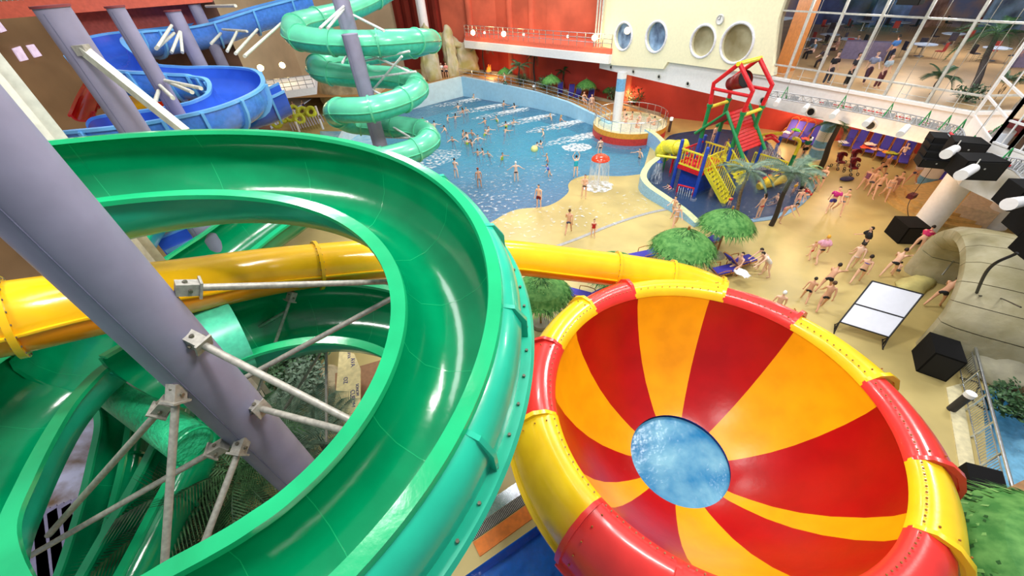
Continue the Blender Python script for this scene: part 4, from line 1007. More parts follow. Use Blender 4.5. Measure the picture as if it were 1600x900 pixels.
P(1263, 312, 60, 'child in red clothes beside the pool edge', 'crouch', wear=(('shirt', RD), ('trunks', RD)), sc=.8)
P(1137, 326, 0, 'small child in red armbands at the foot of the yellow stairs', 'stand', z=-.3, wear=(('shirt', (235, 70, 70)),), sc=.55)
P(1112, 222, 200, 'child climbing at the top of the blue play platform', 'stand', z=1.9, wear=(('trunks', BL_),), sc=.7)
P(1131, 243, 150, 'child standing behind the yellow stair railing', 'stand', z=1.75, wear=(('trunks', K),), sc=.7, skin=1)
P(1047, 300, 90, 'child in pink at the blue post standing in the kids pool', 'crouch', z=-.3, wear=(('suit', (235, 90, 140)),), sc=.6)
P(997, 262, 120, 'swimmer at the pale green curved wall', 'swim', z=-.9, wear=(('trunks', K),))
# sand side right
P(1276, 297, 120, 'woman in black swimsuit with folded arms beyond the kids pool', 'folded', wear=(('briefs', K), ('bra', K)), skin=0)
P(1293, 330, 150, 'man in magenta shirt and blue patterned shorts', 'walk', wear=(('shirt', (205, 45, 140)), ('shorts', (60, 50, 130))), skin=0)
P(1306, 334, 160, 'woman in turquoise bikini walking beside the man in magenta shirt', 'walk2', wear=(('bra', (50, 160, 165)), ('briefs', (90, 115, 150))), skin=0)
P(1345, 295, 120, 'woman in purple swimsuit at the left of the walking crowd', 'walk', wear=(('suit', (150, 90, 130)),), skin=0, sc=.9)
P(1357, 290, 200, 'tall man in black trunks at the back of the walking crowd', 'walk', wear=(('trunks', K),), skin=1)
P(1372, 277, 180, 'man in black trunks farthest back in the crowd, near the loungers', 'walk2', wear=(('trunks', K),), skin=1)
P(1362, 308, 170, 'man with black briefs stepping forward in the crowd centre', 'walk', wear=(('briefs', K),), skin=0)
P(1377, 312, 150, 'woman in white bikini at the front of the walking crowd', 'walk2', wear=bik((190, 185, 185)), skin=0)
P(1352, 302, 140, 'man in grey trunks half hidden in the middle of the crowd', 'walk2', wear=(('trunks', (90, 90, 100)),), skin=0)
P(1389, 306, 140, 'person in red top and white shorts at the right of the crowd', 'walk', wear=(('suit', (170, 120, 110)),), skin=0)
P(1420, 288, 100, 'person with white shirt walking near the small stage', 'walk', wear=(('shirt', (200, 190, 200)), ('trunks', (60, 70, 110))), skin=1)
P(1438, 282, 80, 'man in brown trunks walking past the speaker tower base', 'walk2', wear=(('trunks', (120, 70, 60)),), skin=1)
P(1252, 248, 0, 'boy in green shirt and black shorts facing the loungers', 'stand', wear=(('shirt', (15, 120, 95)), ('shorts', K)), skin=0)
P(1262, 404, 0, 'child in red shorts holding the hand of the pink robed adult', 'walk', wear=(('trunks', (205, 40, 40)),), sc=.66, hair='blond')
P(1273, 410, -10, 'person in yellow cap wrapped in a pink striped towel', 'walk', wear=(('cape', (245, 180, 205)), ('briefs', K)), hair='yellow cap')
P(1340, 397, 60, 'person in a black robe walking with arm stretched left', 'walk2', wear=(('cape', K), ('shorts', K)), sc=1.0)
P(1325, 422, -40, 'pale person with bare back walking toward the robed person', 'walk', wear=(('briefs', (215, 195, 175)),), skin=2)
P(1334, 442, -50, 'woman in blue top and black bottom walking right of the trio', 'walk', wear=(('bra', (45, 45, 150)), ('briefs', K)), skin=0)
P(1283, 456, -60, 'man in black cap reaching forward in the middle of the trio', 'reach', wear=(('trunks', K),), skin=1)
P(1254, 471, -40, 'boy in black trunks at the left of the trio on the sand', 'walk2', wear=(('trunks', K),), skin=1, sc=.85)
P(1278, 484, -30, 'man in black trunks with blue cap at the front of the trio', 'walk', wear=(('trunks', K),), skin=1, hair='brown')
P(1383, 432, -60, 'woman in black bikini leaning forward near the stone arch', 'reach', wear=(('briefs', K),), skin=0)
P(1397, 430, -40, 'child with grey towel crouching beside the leaning woman', 'crouch', wear=(('trunks', (90, 95, 90)),), sc=.6)
P(1455, 478, -70, 'man in black trunks entering the stone arch', 'reach', wear=(('trunks', K),), skin=1)
P(1425, 395, -60, 'person with pink towel bending behind the stone arch rim', 'bend', wear=(('shirt', (215, 40, 110)),), skin=0)
P(1203, 500, -30, 'man with white headwear behind the red rim of the bowl slide', 'stand', hair='white cap', wear=(('trunks', (200, 160, 130)),), skin=0)
P(1192, 432, 80, 'woman in white bending over the blue lounger', 'bend', wear=(('suit', (240, 235, 230)),), skin=2)
P(1187, 423, 100, 'bare-backed person bending down beside the blue lounger', 'bend', wear=(('briefs', (235, 205, 175)),), skin=2)
P(1150, 425, 110, 'person sitting sideways on the blue lounger near the yellow tube', 'seat', z=.0, wear=(('briefs', WH),), skin=0)
# splash rider in the chute
# behind the upper glass
for i, (px, py, h, pose, wr, lb) in enumerate([(1289, 132, 180, 'stand', (('shirt', (25, 25, 35)), ('trousers', (60, 60, 70))), 'person in black standing at the glass upstairs, left'), (1320, 135, 200, 'stand', (('shirt', (40, 40, 50)), ('trousers', K)), 'dark clothed person behind the second glass frame upstairs'), (1349, 130, 160, 'walk', (('shirt', (150, 160, 190)), ('trousers', (80, 50, 70))), 'child in grey upstairs beside the third frame'),
     (1368, 138, 190, 'stand', (('shirt', (190, 205, 215)), ('trousers', (110, 50, 60))), 'child in pale shirt upstairs with legs apart'), (1384, 101, 0, 'stand', (('shirt', (70, 130, 205)), ('trousers', (30, 35, 60))), 'tall man in blue shirt standing upstairs'), (1265, 92, 90, 'seat', (('shirt', (120, 150, 180)), ('trousers', K)), 'seated person upstairs at far left table'),
     (1302, 88, 60, 'seat', (('shirt', (200, 150, 130)), ('trousers', K)), 'seated person upstairs at the middle table'), (1330, 85, 120, 'seat', (('shirt', (80, 60, 70)), ('trousers', K)), 'seated person upstairs near the red chair'), (1281, 105, 120, 'seat', (('shirt', (60, 50, 60)), ('trousers', K)), 'person in dark clothes seated by the glass')]):
    person(at(px, py, 6.34), rad(h), lb, pose, 'dark', 'short', wr, i % 3, 1.0)
# ------------------------------------------------------------------ parasols, palms, plants
THA = M('thatch_green', (48, 116, 42), .7, scale=6, rgb2=(96, 154, 74)); POLE = M('bamboo_pole', (160, 112, 60), .6); STONE = M('grey_stone', (165, 158, 140), .8, scale=3, bump=.3)
def parasol(R_=1.25, h=2.55):
    t = thing('thatched_parasol', 'x', 'parasol', (0, 0, 0), 'green thatched parasols')
    mb = MB(); rnd = random.Random(3)
    mb.lathe((0, 0, 0), [(.02, h), (R_ * .35, h - .16), (R_ * .7, h - .42), (R_ * .95, h - .72), (R_ * .9, h - .74), (.3, h - .25), (.02, h - .08)], 28)
    for k in range(2000):
        a = rnd.random() * 2 * PI; f = rnd.random() ** .6; r0 = R_ * .95 * f; z0 = h - .02 - .74 * f ** 1.25; L_ = .24 + .18 * rnd.random(); a2 = a + rnd.uniform(-.16, .16); w_ = .02
        p0 = V((r0 * math.cos(a), r0 * math.sin(a), z0 + rnd.uniform(.02, .09))); r1 = r0 + L_ * .8; z1 = z0 - L_ * (.35 + .6 * f) + rnd.uniform(0, .08); p1 = V((r1 * math.cos(a2), r1 * math.sin(a2), z1)); s_ = V((-math.sin(a), math.cos(a), 0)) * w_
        mb.add([p0 - s_, p0 + s_, p1], [(0, 1, 2)], rnd.choice((0, 0, 1, 2)))
    mb.build('canopy', [THA, M('thatch_dark', (26, 82, 26), .7, scale=5), M('thatch_pale', (120, 172, 92), .7, scale=5)], t, 0, fix=False)
    mb = MB(); mb.cyl((0, 0, 0), (0, 0, h + .18), .045, n=10); mb.build('pole', POLE, t)
    mb = MB(); mb.lathe((0, 0, 0), [(0, .12), (.34, .11), (.42, .03), (.42, 0), (0, 0)], 20); mb.build('base', STONE, t); return t
par = parasol(); first = True
for (px, py, z0, sc_, lb) in ((1118, 399, 0, 1.12, 'green thatched parasol between the two palms and the loungers'), (1052, 440, 0, 1.22, 'wide green thatched parasol above the middle of the yellow tube'), (845, 507, 0, 1.1, 'thatched parasol standing between green slide and bowl slide'), (953, 470, 0, 1.1, 'thatched parasol mostly hidden behind the yellow tube'),
        (1520, 985, 0, 1.75, 'large dark green thatched parasol at the bottom right corner'), (790, 132, 1.7, .72, 'far thatched parasol left of the tall palm, by the orange wall'), (861, 150, 1.35, .85, 'far thatched parasol second from left near the pool railing'), (914, 158, 1.05, .85, 'far thatched parasol right beside the white and blue loungers'), (949, 156, .8, .5, 'small far thatched parasol behind the striped column')):
    p = at(px, py, z0); q = par if first else copy_tree(par); first = False; q.location = p; q.scale = (sc_,) * 3; q['label'] = lb; q.rotation_euler = (0, 0, px)
LEAF = M('palm_leaf', (70, 120, 75), .5, scale=6, rgb2=(125, 165, 125)); LEAFD = M('dark_leaf', (30, 62, 32), .5, scale=6, rgb2=(75, 115, 70)); LEAFG = M('grey_green_leaf', (84, 112, 92), .5, scale=6, rgb2=(135, 160, 138)); TRK = M('palm_trunk', (125, 108, 85), .8, scale=10, var=.3, bump=.5); DTRK = M('dark_trunk', (60, 52, 48), .8, bump=.4)
def frond(L_, droop, m, wl=.32, n=22):
    mb = MB(); pts = [V((L_ * f * (1 - .25 * droop * f), 0, L_ * (.35 * f - droop * f * f))) for f in [k / 10 for k in range(11)]]; mb.tube(pts, [.018 * (1 - .08 * k) for k in range(11)], 5)
    for k in range(n):
        f = .15 + .85 * k / n; i = min(9, int(f * 10)); p = pts[i].lerp(pts[i + 1], f * 10 - i)
        for s in (1, -1):
            l = wl * L_ * (1 - abs(f - .5) * .9); d = V((.55, s * .8, -.35)).normalized(); mb.add([p + V((-.02, 0, 0)), p + V((.03, 0, .005)), p + d * l], [(0, 1, 2)])
            mb.add([p + V((.0, 0, .0)), p + V((.0, 0, -.02)), p + d * l], [(0, 1, 2)])
    return mb
def palm(name, label, base, top, nf, L_, m, tr=.09, trm=TRK, group=None, droop=.75, seed=1, cat_='palm tree', wl=.32):
    rnd = random.Random(seed); base, top = V(base), V(top); t = thing(name, label, cat_, base, group)
    if (top - base).length > .3:
        mb = MB(); n = 8; pts = [base.lerp(top, k / n) + V((.05 * math.sin(k), 0, 0)) for k in range(n + 1)]; mb.tube(pts, [tr * (1.25 - .45 * k / n) for k in range(n + 1)], 10); mb.build('trunk', trm, t)
    me = {}
    for k in range(nf):
        dk = droop * rnd.choice((.75, 1.0, 1.25))
        key = (name, round(dk, 2), L_, m.name, wl)
        if key not in PC: o_ = frond(L_, dk, m, wl).build('frond', m, None, 0, fix=False); PC[key] = o_.data; bpy.data.objects.remove(o_)
        o = bpy.data.objects.new('frond', PC[key]); C.objects.link(o); o.parent = t; o.location = top - base; o.rotation_euler = (rnd.uniform(-.3, .3), rnd.uniform(-.9, .25), 2 * PI * k / nf + rnd.uniform(-.2, .2)); s_ = rnd.uniform(.8, 1.1); o.scale = (s_, s_, s_)
    return t
palm('fan_palm', 'grey-green palm in front of the yellow stairs, left of the darker palm', at(1146, 345), at(1168, 268, 3.4), 16, 1.7, LEAFG, seed=2)
palm('fan_palm', 'palm with dark leaning trunk at the kids pool edge', at(1205, 352), at(1238, 272, 3.6), 15, 1.7, LEAFG, .12, DTRK, seed=5)
palm('fan_palm', 'small bright green palm right of the dark trunk palm', at(1250, 300), at(1262, 262, 2.2), 14, 1.1, LEAF, .1, DTRK, seed=8, droop=1.1)
palm('fan_palm', 'dark palm trunk with foliage beside the striped column on the right', at(1282, 262), at(1310, 195, 4.2), 12, 1.6, LEAFD, .16, DTRK, seed=9)
for i, (px, py, z, h, L_, lb, m) in enumerate([(757, 116, 1.9, 3.0, 2.0, 'tall banana-like palm at the far left by the fire glow', LEAFG), (812, 138, 1.5, 2.2, 1.7, 'bushy palm between two far parasols', LEAF), (835, 137, 1.4, 3.3, 1.3, 'slender dark trunk palm against the orange wall', LEAFD), (880, 141, 1.2, 1.9, 1.2, 'leafy palm right of the second far parasol', LEAFD), (974, 155, 0.8, 3.6, 1.5, 'tall palm behind the striped white column', LEAF)]):
    p = at(px, py, z); palm('garden_palm', lb, p, p + V((0, .3, h)), 11, L_, m, .09, DTRK, 'palms along the far orange wall', seed=20 + i)
def bush(label, px, py, z, r, h, m, n=420, seed=1, grp='leafy bushes in the far planting bed', name='leafy_bush', pos=None):
    rnd = random.Random(seed); p = V(pos) if pos else at(px, py, z); t = thing(name, label, 'bush', p, grp); mb = MB()
    for k in range(n):
        d = V((rnd.gauss(0, 1), rnd.gauss(0, 1), rnd.gauss(0, 1))).normalized() * rnd.uniform(.4, 1); q = p + V((d.x * r, d.y * r, h * .55 + d.z * h * .5)); a = V((rnd.gauss(0, 1), rnd.gauss(0, 1), rnd.gauss(0, .6) + .3)).normalized(); l = .22 * (.6 + rnd.random() * .7) * (r + .5) * .7; s_ = a.cross(Z3 + d * .3).normalized() * l * .28
        mb.add([q, q + a * l * .5 + s_, q + a * l, q + a * l * .5 - s_], [(0, 1, 2, 3)])
    mb.build('foliage', m, t, 0, fix=False); mb = MB()
    for k in range(5): a = k * 1.26; mb.cyl(p, p + V((r * .4 * math.cos(a), r * .4 * math.sin(a), h * .7)), .025, n=5)
    mb.build('stem', DTRK, t); return t
for i, (px, py, z, r, h, lb) in enumerate([(850, 140, 1.3, .9, 1.5, 'dark bush behind the second far parasol'), (938, 150, .9, .9, 1.3, 'bush left of the fire glow behind the column'), (958, 158, .9, .8, 1.4, 'bush just left of the striped column'), (990, 165, .7, 1.0, 1.7, 'bush just right of the striped column'), (1008, 166, .5, .9, 1.4, 'second bush right of the striped column'), (1025, 168, .4, .8, 1.2, 'end bush right of the striped column by the red wall'), (815, 132, 1.5, .9, 1.2, 'low bush at the base of the far palms'), (1250, 194, 0, 1.0, 1.6, 'bush against the wall behind the left loungers'), (1405, 225, 0, .9, 1.1, 'bush at the right end of the lounger row')]):
    bush(lb, px, py, z, r, h, LEAFD if i % 2 else LEAF, seed=i)
# grass tufts in stone bowls, orange light from below put into their glowing colour
for i, (px, py, z, lb) in enumerate([(764, 116, 1.9, 'glowing orange fire bowl at far left of the deck'), (984, 152, .7, 'bright orange fire bowl left of the striped column'), (1245, 200, 0, 'orange flame ornament above the left loungers')]):
    p = at(px, py, z); t = thing('uplit_bowl', lb, 'fire bowl', p, 'fire bowls'); mb = MB(); mb.lathe(p, [(0, .2), (.35, .35), (.38, .3), (.2, .05), (.25, 0), (0, 0)], 16); mb.build('bowl', STONE, t)
    mb = MB(); rnd = random.Random(i)
    for k in range(26):
        a = rnd.random() * 6.28; r = rnd.random() * .3; q = p + V((r * math.cos(a), r * math.sin(a), .3)); h = rnd.uniform(.4, 1.1) * (1 - r); mb.cyl(q, q + V((rnd.uniform(-.15, .15), rnd.uniform(-.15, .15), h)), .07, .005, 6)
    mb.build('uplit_tufts', M('uplit_glow', (255, 130, 40), .5, emit=1.6, scale=3), t)
# ------------------------------------------------------------------ loungers
FAB = M('blue_fabric', (62, 56, 165), .75, scale=20); RAT = M('rattan', (175, 115, 50), .6, scale=15, var=.2)
def lounger():
    t = thing('sun_lounger', 'x', 'sun lounger', (0, 0, 0), 'blue sun loungers'); mb = MB()
    for s in (1, -1): mb.tube([(s * .3, -.95, .28), (s * .3, .25, .32), (s * .3, .85, .95)], .025, 8)
    for k in range(8): mb.cyl((-.3, -.9 + k * .15, .29), (.3, -.9 + k * .15, .29), .015, n=6)
    mb.tube([(-.3, .85, .95), (-.22, .93, 1.08), (0, .97, 1.14), (.22, .93, 1.08), (.3, .85, .95)], .022, 8); mb.build('frame', RAT, t)
    for x in (-.3, .3):
        for y in (-.85, .35): mb = MB(); mb.cyl((x, y, 0), (x, y, .3), .025, n=8); mb.build('leg', RAT, t)
    for s in (1, -1): mb = MB(); mb.tube([(s * .34, -.35, .3), (s * .36, -.33, .52), (s * .36, 0, .58), (s * .36, .35, .55), (s * .33, .45, .4)], .022, 8); mb.build('armrest', RAT, t)
    mb = MB(); mb.box((0, -.35, .345), (.56, 1.2, .07), (rad(2), 0, 0), bev=.03); mb.build('seat_cushion', FAB, t)
    mb = MB(); mb.box((0, .56, .66), (.56, .86, .07), (rad(46), 0, 0), bev=.03); mb.build('back_cushion', FAB, t); return t
L0 = lounger(); fl = True
row = 'in the row against the red wall'
LG = [(1228, 216, 0, 0, 150, 'blue lounger with white bundle, farthest left under the red wall'), (1240, 219, 0, 0, 152, 'blue lounger with green and white towel over its back'), (1253, 222, 0, 0, 150, 'blue lounger behind the boy in green shirt'), (1266, 226, 0, 0, 152, 'blue lounger partly behind the striped column'),
      (1322, 228, 0, 0, 148, 'blue lounger with white towel right of the dark palm'), (1337, 233, 0, 0, 148, 'empty blue lounger second right of the dark palm'), (1357, 238, 0, 0, 148, 'blue lounger with red and white towels'), (1374, 244, 0, 0, 146, 'blue lounger with one folded pink towel'), (1391, 248, 0, 0, 146, 'blue lounger covered by yellow and orange towel'), (1408, 254, 0, 0, 146, 'blue lounger with a sunbathing woman'),
      (1470, 282, 0, 0, 140, 'blue lounger behind the speaker stack'), (1100, 388, 0, 0, -60, 'blue lounger with yellow towel under the right thatched parasol'), (1010, 405, 0, 0, 100, 'blue lounger under the left side of the wide parasol'), (1120, 432, 0, 0, -75, 'blue lounger nearest the yellow tube mouth'), (1150, 418, 0, 0, -70, 'blue lounger with people bending over it'),
      (912, 470, 0, 0, 60, 'blue lounger beside the red rim of the bowl'), (875, 147, 1.2, 0, 170, 'left far blue lounger on the upper deck'), (892, 151, 1.1, 0, 165, 'far lounger with white towel on the upper deck'), (903, 153, 1.1, 0, 160, 'pale lilac far lounger on the upper deck'), (922, 158, 1.0, 0, 160, 'bright blue far lounger nearest the column')]
for (px, py, z, _, a, lb) in LG:
    q = L0 if fl else copy_tree(L0); fl = False; q.location = at(px, py, z); wl_ = 1200 < px < 1440 and z == 0; q.rotation_euler = (0, 0, rad(-44 if wl_ else a + 180)); q['label'] = lb; q.scale = (1.0, 1.4, 1.3) if wl_ else (1.1,) * 3
def towel(px, py, z, a, c, lb, sz=(.5, .7)):
    mb = MB(); nx, ny = 8, 8; p = at(px, py, z); vs = []; Rm = Matrix.Rotation(rad(a), 3, 'Z')
    for i in range(nx + 1):
        for j in range(ny + 1): vs.append(p + Rm @ V(((i / nx - .5) * sz[0], (j / ny - .5) * sz[1], .06 * math.sin(i * 1.3 + j * .8) + .05)))
    fs = [(i * (ny + 1) + j, (i + 1) * (ny + 1) + j, (i + 1) * (ny + 1) + j + 1, i * (ny + 1) + j + 1) for i in range(nx) for j in range(ny)]
    mb.add(vs, fs); o = mb.build('towel', M('towel_%d_%d_%d' % c, c, .8, scale=12), None, 60); md = o.modifiers.new('s', 'SOLIDIFY'); md.thickness = .02; tag(o, lb, 'towel', 'towels on the loungers'); return o
for (px, py, z, a, c, lb) in [(1229, 208, .45, 10, (235, 220, 235), 'white towel on the leftmost wall lounger'), (1244, 204, .95, 10, (110, 210, 60), 'green towel hanging over a lounger back'), (1260, 218, .5, 10, (240, 100, 80), 'orange red towel on the lounger behind the boy in green'), (1318, 223, .45, 10, (220, 215, 230), 'white towel on the lounger right of the dark palm'), (1353, 231, .5, 30, (240, 90, 60), 'red towel on a wall lounger'), (1360, 226, .75, 30, (245, 225, 205), 'cream towel next to the red towel'), (1370, 234, .5, 30, (240, 180, 160), 'folded pink towel on a wall lounger'), (1388, 239, .5, 30, (235, 150, 60), 'orange and yellow towel on a wall lounger'), (1394, 240, .52, 30, (190, 200, 60), 'lime towel on a wall lounger'), (1160, 428, .6, 20, (240, 240, 240), 'white towel hanging off the lounger near the yellow tube'), (1092, 381, .5, 20, (235, 215, 60), 'yellow towel under the right parasol')]: towel(px, py, z, a, c, lb)
p = at(1405, 250, 0); person(p + V((0, 0, .1)), rad(136), 'woman in blue bikini sunbathing on the last wall lounger', 'sit', 'dark', 'short', bik((90, 110, 160)), 2)
# strollers and bags
def pushchair(px, py, lb, c):
    p = at(px, py, 0); t = thing('pushchair', lb, 'pushchair', p, 'red pushchairs'); mb = MB()
    mb.box(p + V((0, 0, .5)), (.45, .5, .12), bev=.04); mb.box(p + V((0, .25, .8)), (.45, .1, .55), (rad(-20), 0, 0), bev=.04); mb.build('seat', M('red_cloth', c, .7, scale=7, rgb2=(70, 15, 40)), t)
    mb = MB()
    for k in range(7): a = PI * k / 6; mb.add([p + V((x, .1 + .28 * math.cos(a), .95 + .28 * math.sin(a))) for x in (-.24, .24)], [])
    mb.lathe(p + V((0, .1, .85)), [(.02, .34), (.2, .3), (.3, .18), (.32, .0)], 12, 0, -.3, PI + .3); mb.build('canopy', M('red_cloth', c, .7), t)
    mb = MB()
    for s in (-.22, .22): mb.cyl(p + V((s, -.35, .12)), p + V((s, .4, 1.05)), .015, n=6); mb.cyl(p + V((s, .35, .12)), p + V((s, -.15, .6)), .015, n=6)
    mb.cyl(p + V((-.22, .4, 1.05)), p + V((.22, .4, 1.05)), .018, n=6); mb.build('frame', CHROME, t)
    for sx in (-.25, .25):
        for y in (-.35, .35): mb = MB(); mb.tor(p + V((sx, y, .12)), .1, .025, 14, 6, Matrix.Rotation(rad(90), 3, 'Y')); mb.build('wheel', BLACK, t)
pushchair(1308, 263, 'dark red pushchair left of the tall pushchair', (150, 25, 40)); pushchair(1330, 258, 'tall red pushchair with flags behind the others', (195, 20, 45)); pushchair(1328, 272, 'pushchair hung with red and pink bags in front', (220, 35, 60))
mb = MB(); p = at(1322, 282, 0); mb.sph(p + V((0, 0, .13)), (.5, .25, .15), 14, 8); tag(mb.build('swim_bag', M('navy_bag', (50, 45, 90), .7, scale=5, var=.4)), 'dark blue bag lying on the floor in front of the pushchairs', 'bag')
# low green parasol-like fern plants bottom left jungle
for i, (px, py, z, L_, n, lb, m, dr) in enumerate([(370, 740, 3.6, 2.2, 16, 'dark palm fronds below the column in the spiral centre', LEAFD, .5), (300, 800, 3.2, 1.9, 14, 'dark palm at the bottom of the spiral centre', LEAFD, .6), (330, 850, 2.8, 1.9, 14, 'lowest dark palm near the green rim at the bottom', LEAFD, .6), (455, 690, 2.6, 1.9, 15, 'silvery spiky palm right of the column', LEAFG, .4), (500, 690, 2.4, 1.7, 15, 'silver green palm beside the beige board', LEAFG, .4), (430, 640, 2.3, 1.5, 12, 'grey green palm just right of the column', LEAFG, .6)]):
    p = at(px, py, z); palm('jungle_palm', lb, (p.x, p.y, 0), p, n, L_, m, .12, DTRK, 'palms growing under the green spiral', dr, 40 + i, wl=.4)
for i, (px, py, r, h, lb) in enumerate([(470, 570, .9, 1.4, 'green shrub at the top of the rock garden'), (450, 600, .8, 1.2, 'shrub left of the slanted strut'), (485, 610, .9, 1.3, 'shrub between strut and upright pipe'), (500, 560, .7, 1.2, 'shrub below the teal rim'), (430, 655, .8, 1.0, 'shrub beside the column foot'), (600, 450, 1.2, 1.8, 'leafy shrub seen between yellow tube and teal rim')]):
    bush(lb, px, py, .0, r, h, LEAF if i % 2 else LEAFG, 700, 60 + i, 'shrubs of the rock garden under the spiral', 'rock_shrub', tuple(at(px, py, .5 if i < 5 else .3)))
# rocks
def rock(name, label, pts, m, sub=3, disp=.25, grp=None, seed=0, kind=None):
    bm = bmesh.new(); [bm.verts.new(p) for p in pts]; bmesh.ops.convex_hull(bm, input=bm.verts)
    for v in [v for v in bm.verts if not v.link_faces]: bm.verts.remove(v)
    bmesh.ops.triangulate(bm, faces=bm.faces); bmesh.ops.subdivide_edges(bm, edges=bm.edges[:], cuts=sub, use_grid_fill=True)
    from mathutils import noise
    for _ in range(2): bmesh.ops.smooth_vert(bm, verts=bm.verts, factor=.5, use_axis_x=True, use_axis_y=True, use_axis_z=True)
    bm.normal_update()
    for v in bm.verts: v.co += v.normal * disp * (noise.noise(v.co * .9 + V((seed, 0, 0))) + .4 * noise.noise(v.co * 2.6))
    me = bpy.data.meshes.new(name); bm.to_mesh(me); bm.free(); me.materials.append(m); me.shade_smooth()
    o = bpy.data.objects.new(name, me); C.objects.link(o); return tag(o, label, 'rock', grp)
def blob(px, py, z, rx, ry, h, n=14, seed=0, z0=0):
    rnd = random.Random(seed); p = at(px, py, z); out = []
    for k in range(n):
        a = 2 * PI * k / n
        for f in (1, .85): out.append((p.x + rx * f * math.cos(a) * rnd.uniform(.8, 1.1), p.y + ry * f * math.sin(a) * rnd.uniform(.8, 1.1), z0 if f == 1 else z0 + h * rnd.uniform(.5, .9)))
    out.append((p.x, p.y, z0 + h)); return out
RK = M('sandstone', (190, 175, 140), .85, scale=1.2, var=.18, bump=.5, bscale=5); RKG = M('mossy_rock', (178, 172, 110), .85, scale=.8, rgb2=(205, 198, 178), bump=.6, bscale=4)
MUR = M('marbled_mural', (205, 205, 235), .6, scale=1.3, rgb2=(120, 95, 70), bump=.1)
for i, (px, py, r, h, lb) in enumerate([(455, 590, 1.3, .7, 'pale boulder in the rock garden'), (425, 620, 1.0, .5, 'boulder near the column foot'), (500, 600, 1.2, .6, 'boulder beside the upright pipe')]): rock('boulder', lb, blob(px, py, .2, r, r * .8, h, seed=i), RK, grp='boulders under the spiral')
mb = MB(); a, b, c_, d_ = at(150, 610, 1.0), at(40, 830, 1.0), at(-60, 760, 1.0), at(60, 560, 1.0)
rock('marbled_rock', 'white and brown marbled artificial rock at lower left below the slide', [tuple(at(x, y, z)) for x, y, z in ((150, 600, 1.0), (140, 760, 1.0), (60, 860, .8), (-80, 800, 1.0), (20, 560, 1.4), (80, 700, 1.6), (200, 640, .4), (190, 780, .3))], MUR, disp=.2)
mb = MB(); o_ = at(30, 870, 1.9); t = thing('timber_deck', 'grey lilac timber decking at the bottom left corner', 'deck', at(70, 850, 1.9))
for k in range(9):
    mb = MB(); e0 = at(38 + k * 11, 812 - k * 4, 2.0); e1 = at(50 + k * 13, 960, 2.0); mb.bar(e0 + V((0, 0, .004 * (k % 2))), e1 + V((0, 0, .004 * (k % 2))), .5, .05); mb.build('plank', M('lilac_plank', (140, 135, 165), .6, scale=4), t)
# beige sign board
q = [at(530, 545, 2.3), at(553, 552, 2.3), at(563, 575, 2.3), at(562, 672, 2.3), at(540, 668, 2.3), at(522, 640, 2.3)]
t = thing('notice_board', 'beige board with dark blue lettering seen through the green spiral', 'board', q[0]); mb = MB(); mb.prism([(p.x, p.y) for p in q], 2.22, 2.28); mb.build('panel', M('beige_board', (222, 205, 150), .6), t)
def text(s, pos, size, m, rot, par, name='lettering'):
    cu = bpy.data.curves.new(name, 'FONT'); cu.body = s; cu.size = size; cu.extrude = .004; o = bpy.data.objects.new('tt', cu); C.objects.link(o)
    dg = bpy.context.evaluated_depsgraph_get(); me = bpy.data.meshes.new_from_object(o.evaluated_get(dg)); bpy.data.objects.remove(o)
    me.materials.append(m); o = bpy.data.objects.new(name, me); C.objects.link(o); mt = Matrix.Translation(pos) @ rot.to_4x4(); me.transform(mt)
    if par: o.parent = par; o.matrix_parent_inverse = Matrix.Translation(-V(par.location))
    return o
NAVY = M('navy_ink', (50, 50, 120), .6)
dx = (at(545, 680, 2.29) - at(545, 560, 2.29)); ang_ = math.atan2(dx.y, dx.x); RT = Matrix.Rotation(ang_, 3, 'Z')
for (px, py, s, z_) in ((548, 560, 'AVA', .22), (543, 548, 'AVVA', .16), (548, 610, 'CUPOM', .2), (537, 590, 'OZ', .2), (556, 600, 'SONOM', .14)): text(s, at(px, py, 2.285), z_, NAVY, RT, t)
mb = MB(); p = at(590, 620, 1.0); mb.box(p, (3.0, 3.4, .1), (0, 0, .3)); struct('trim_30', mb, M('brown_platform', (140, 100, 65), .6))
# rock arch far
for i, (px, py, z, rx, ry, h, lb) in enumerate([(677, 124, 2.1, 1.3, 1.2, 7.0, 'tall mossy rock pillar at the left of the far arch'), (708, 118, 2.1, 1.0, 1.0, 6.4, 'mossy rock pillar in the middle of the far arch'), (730, 112, 2.1, 1.8, 1.5, 4.0, 'rounded dark rock at the right of the far arch')]):
    rock('rock_pillar', lb, [(x, y, zz) for x, y, zz in blob(px, py, z, rx, ry, h * .9, seed=30 + i, z0=2.0)], RKG, 4, .5, 'rock pillars at the far arch', i * 3)
rock('rock_lintel', 'rock bridge joining the far pillars over the red niche', [tuple(atD(x, y, D)) for x, y, D in ((668, 60, 58), (700, 56, 58), (666, 78, 58), (726, 66, 58), (728, 80, 59), (692, 76, 58), (676, 52, 59), (704, 58, 60), (690, 70, 56), (712, 72, 56.5), (672, 72, 56))], RKG, 3, .45)
rock('rock_wall', 'big grey rock face behind the left of the green tube spiral', [(-21.5, 50, 0), (-13.5, 48.5, 0), (-20, 53, 0), (-21, 50.5, 6), (-17, 50, 6.5), (-14.5, 49.5, 4), (-15, 54, 5), (-23, 54, 0), (-13, 53, 0)], RK, 4, .5)
bush('dark climbing plant hanging on the beige wall left of the green tube', 0, 0, 0, 1.6, 3.0, LEAFD, 500, 77, None, 'wall_plant', (-17.5, 49.0, 5.6))
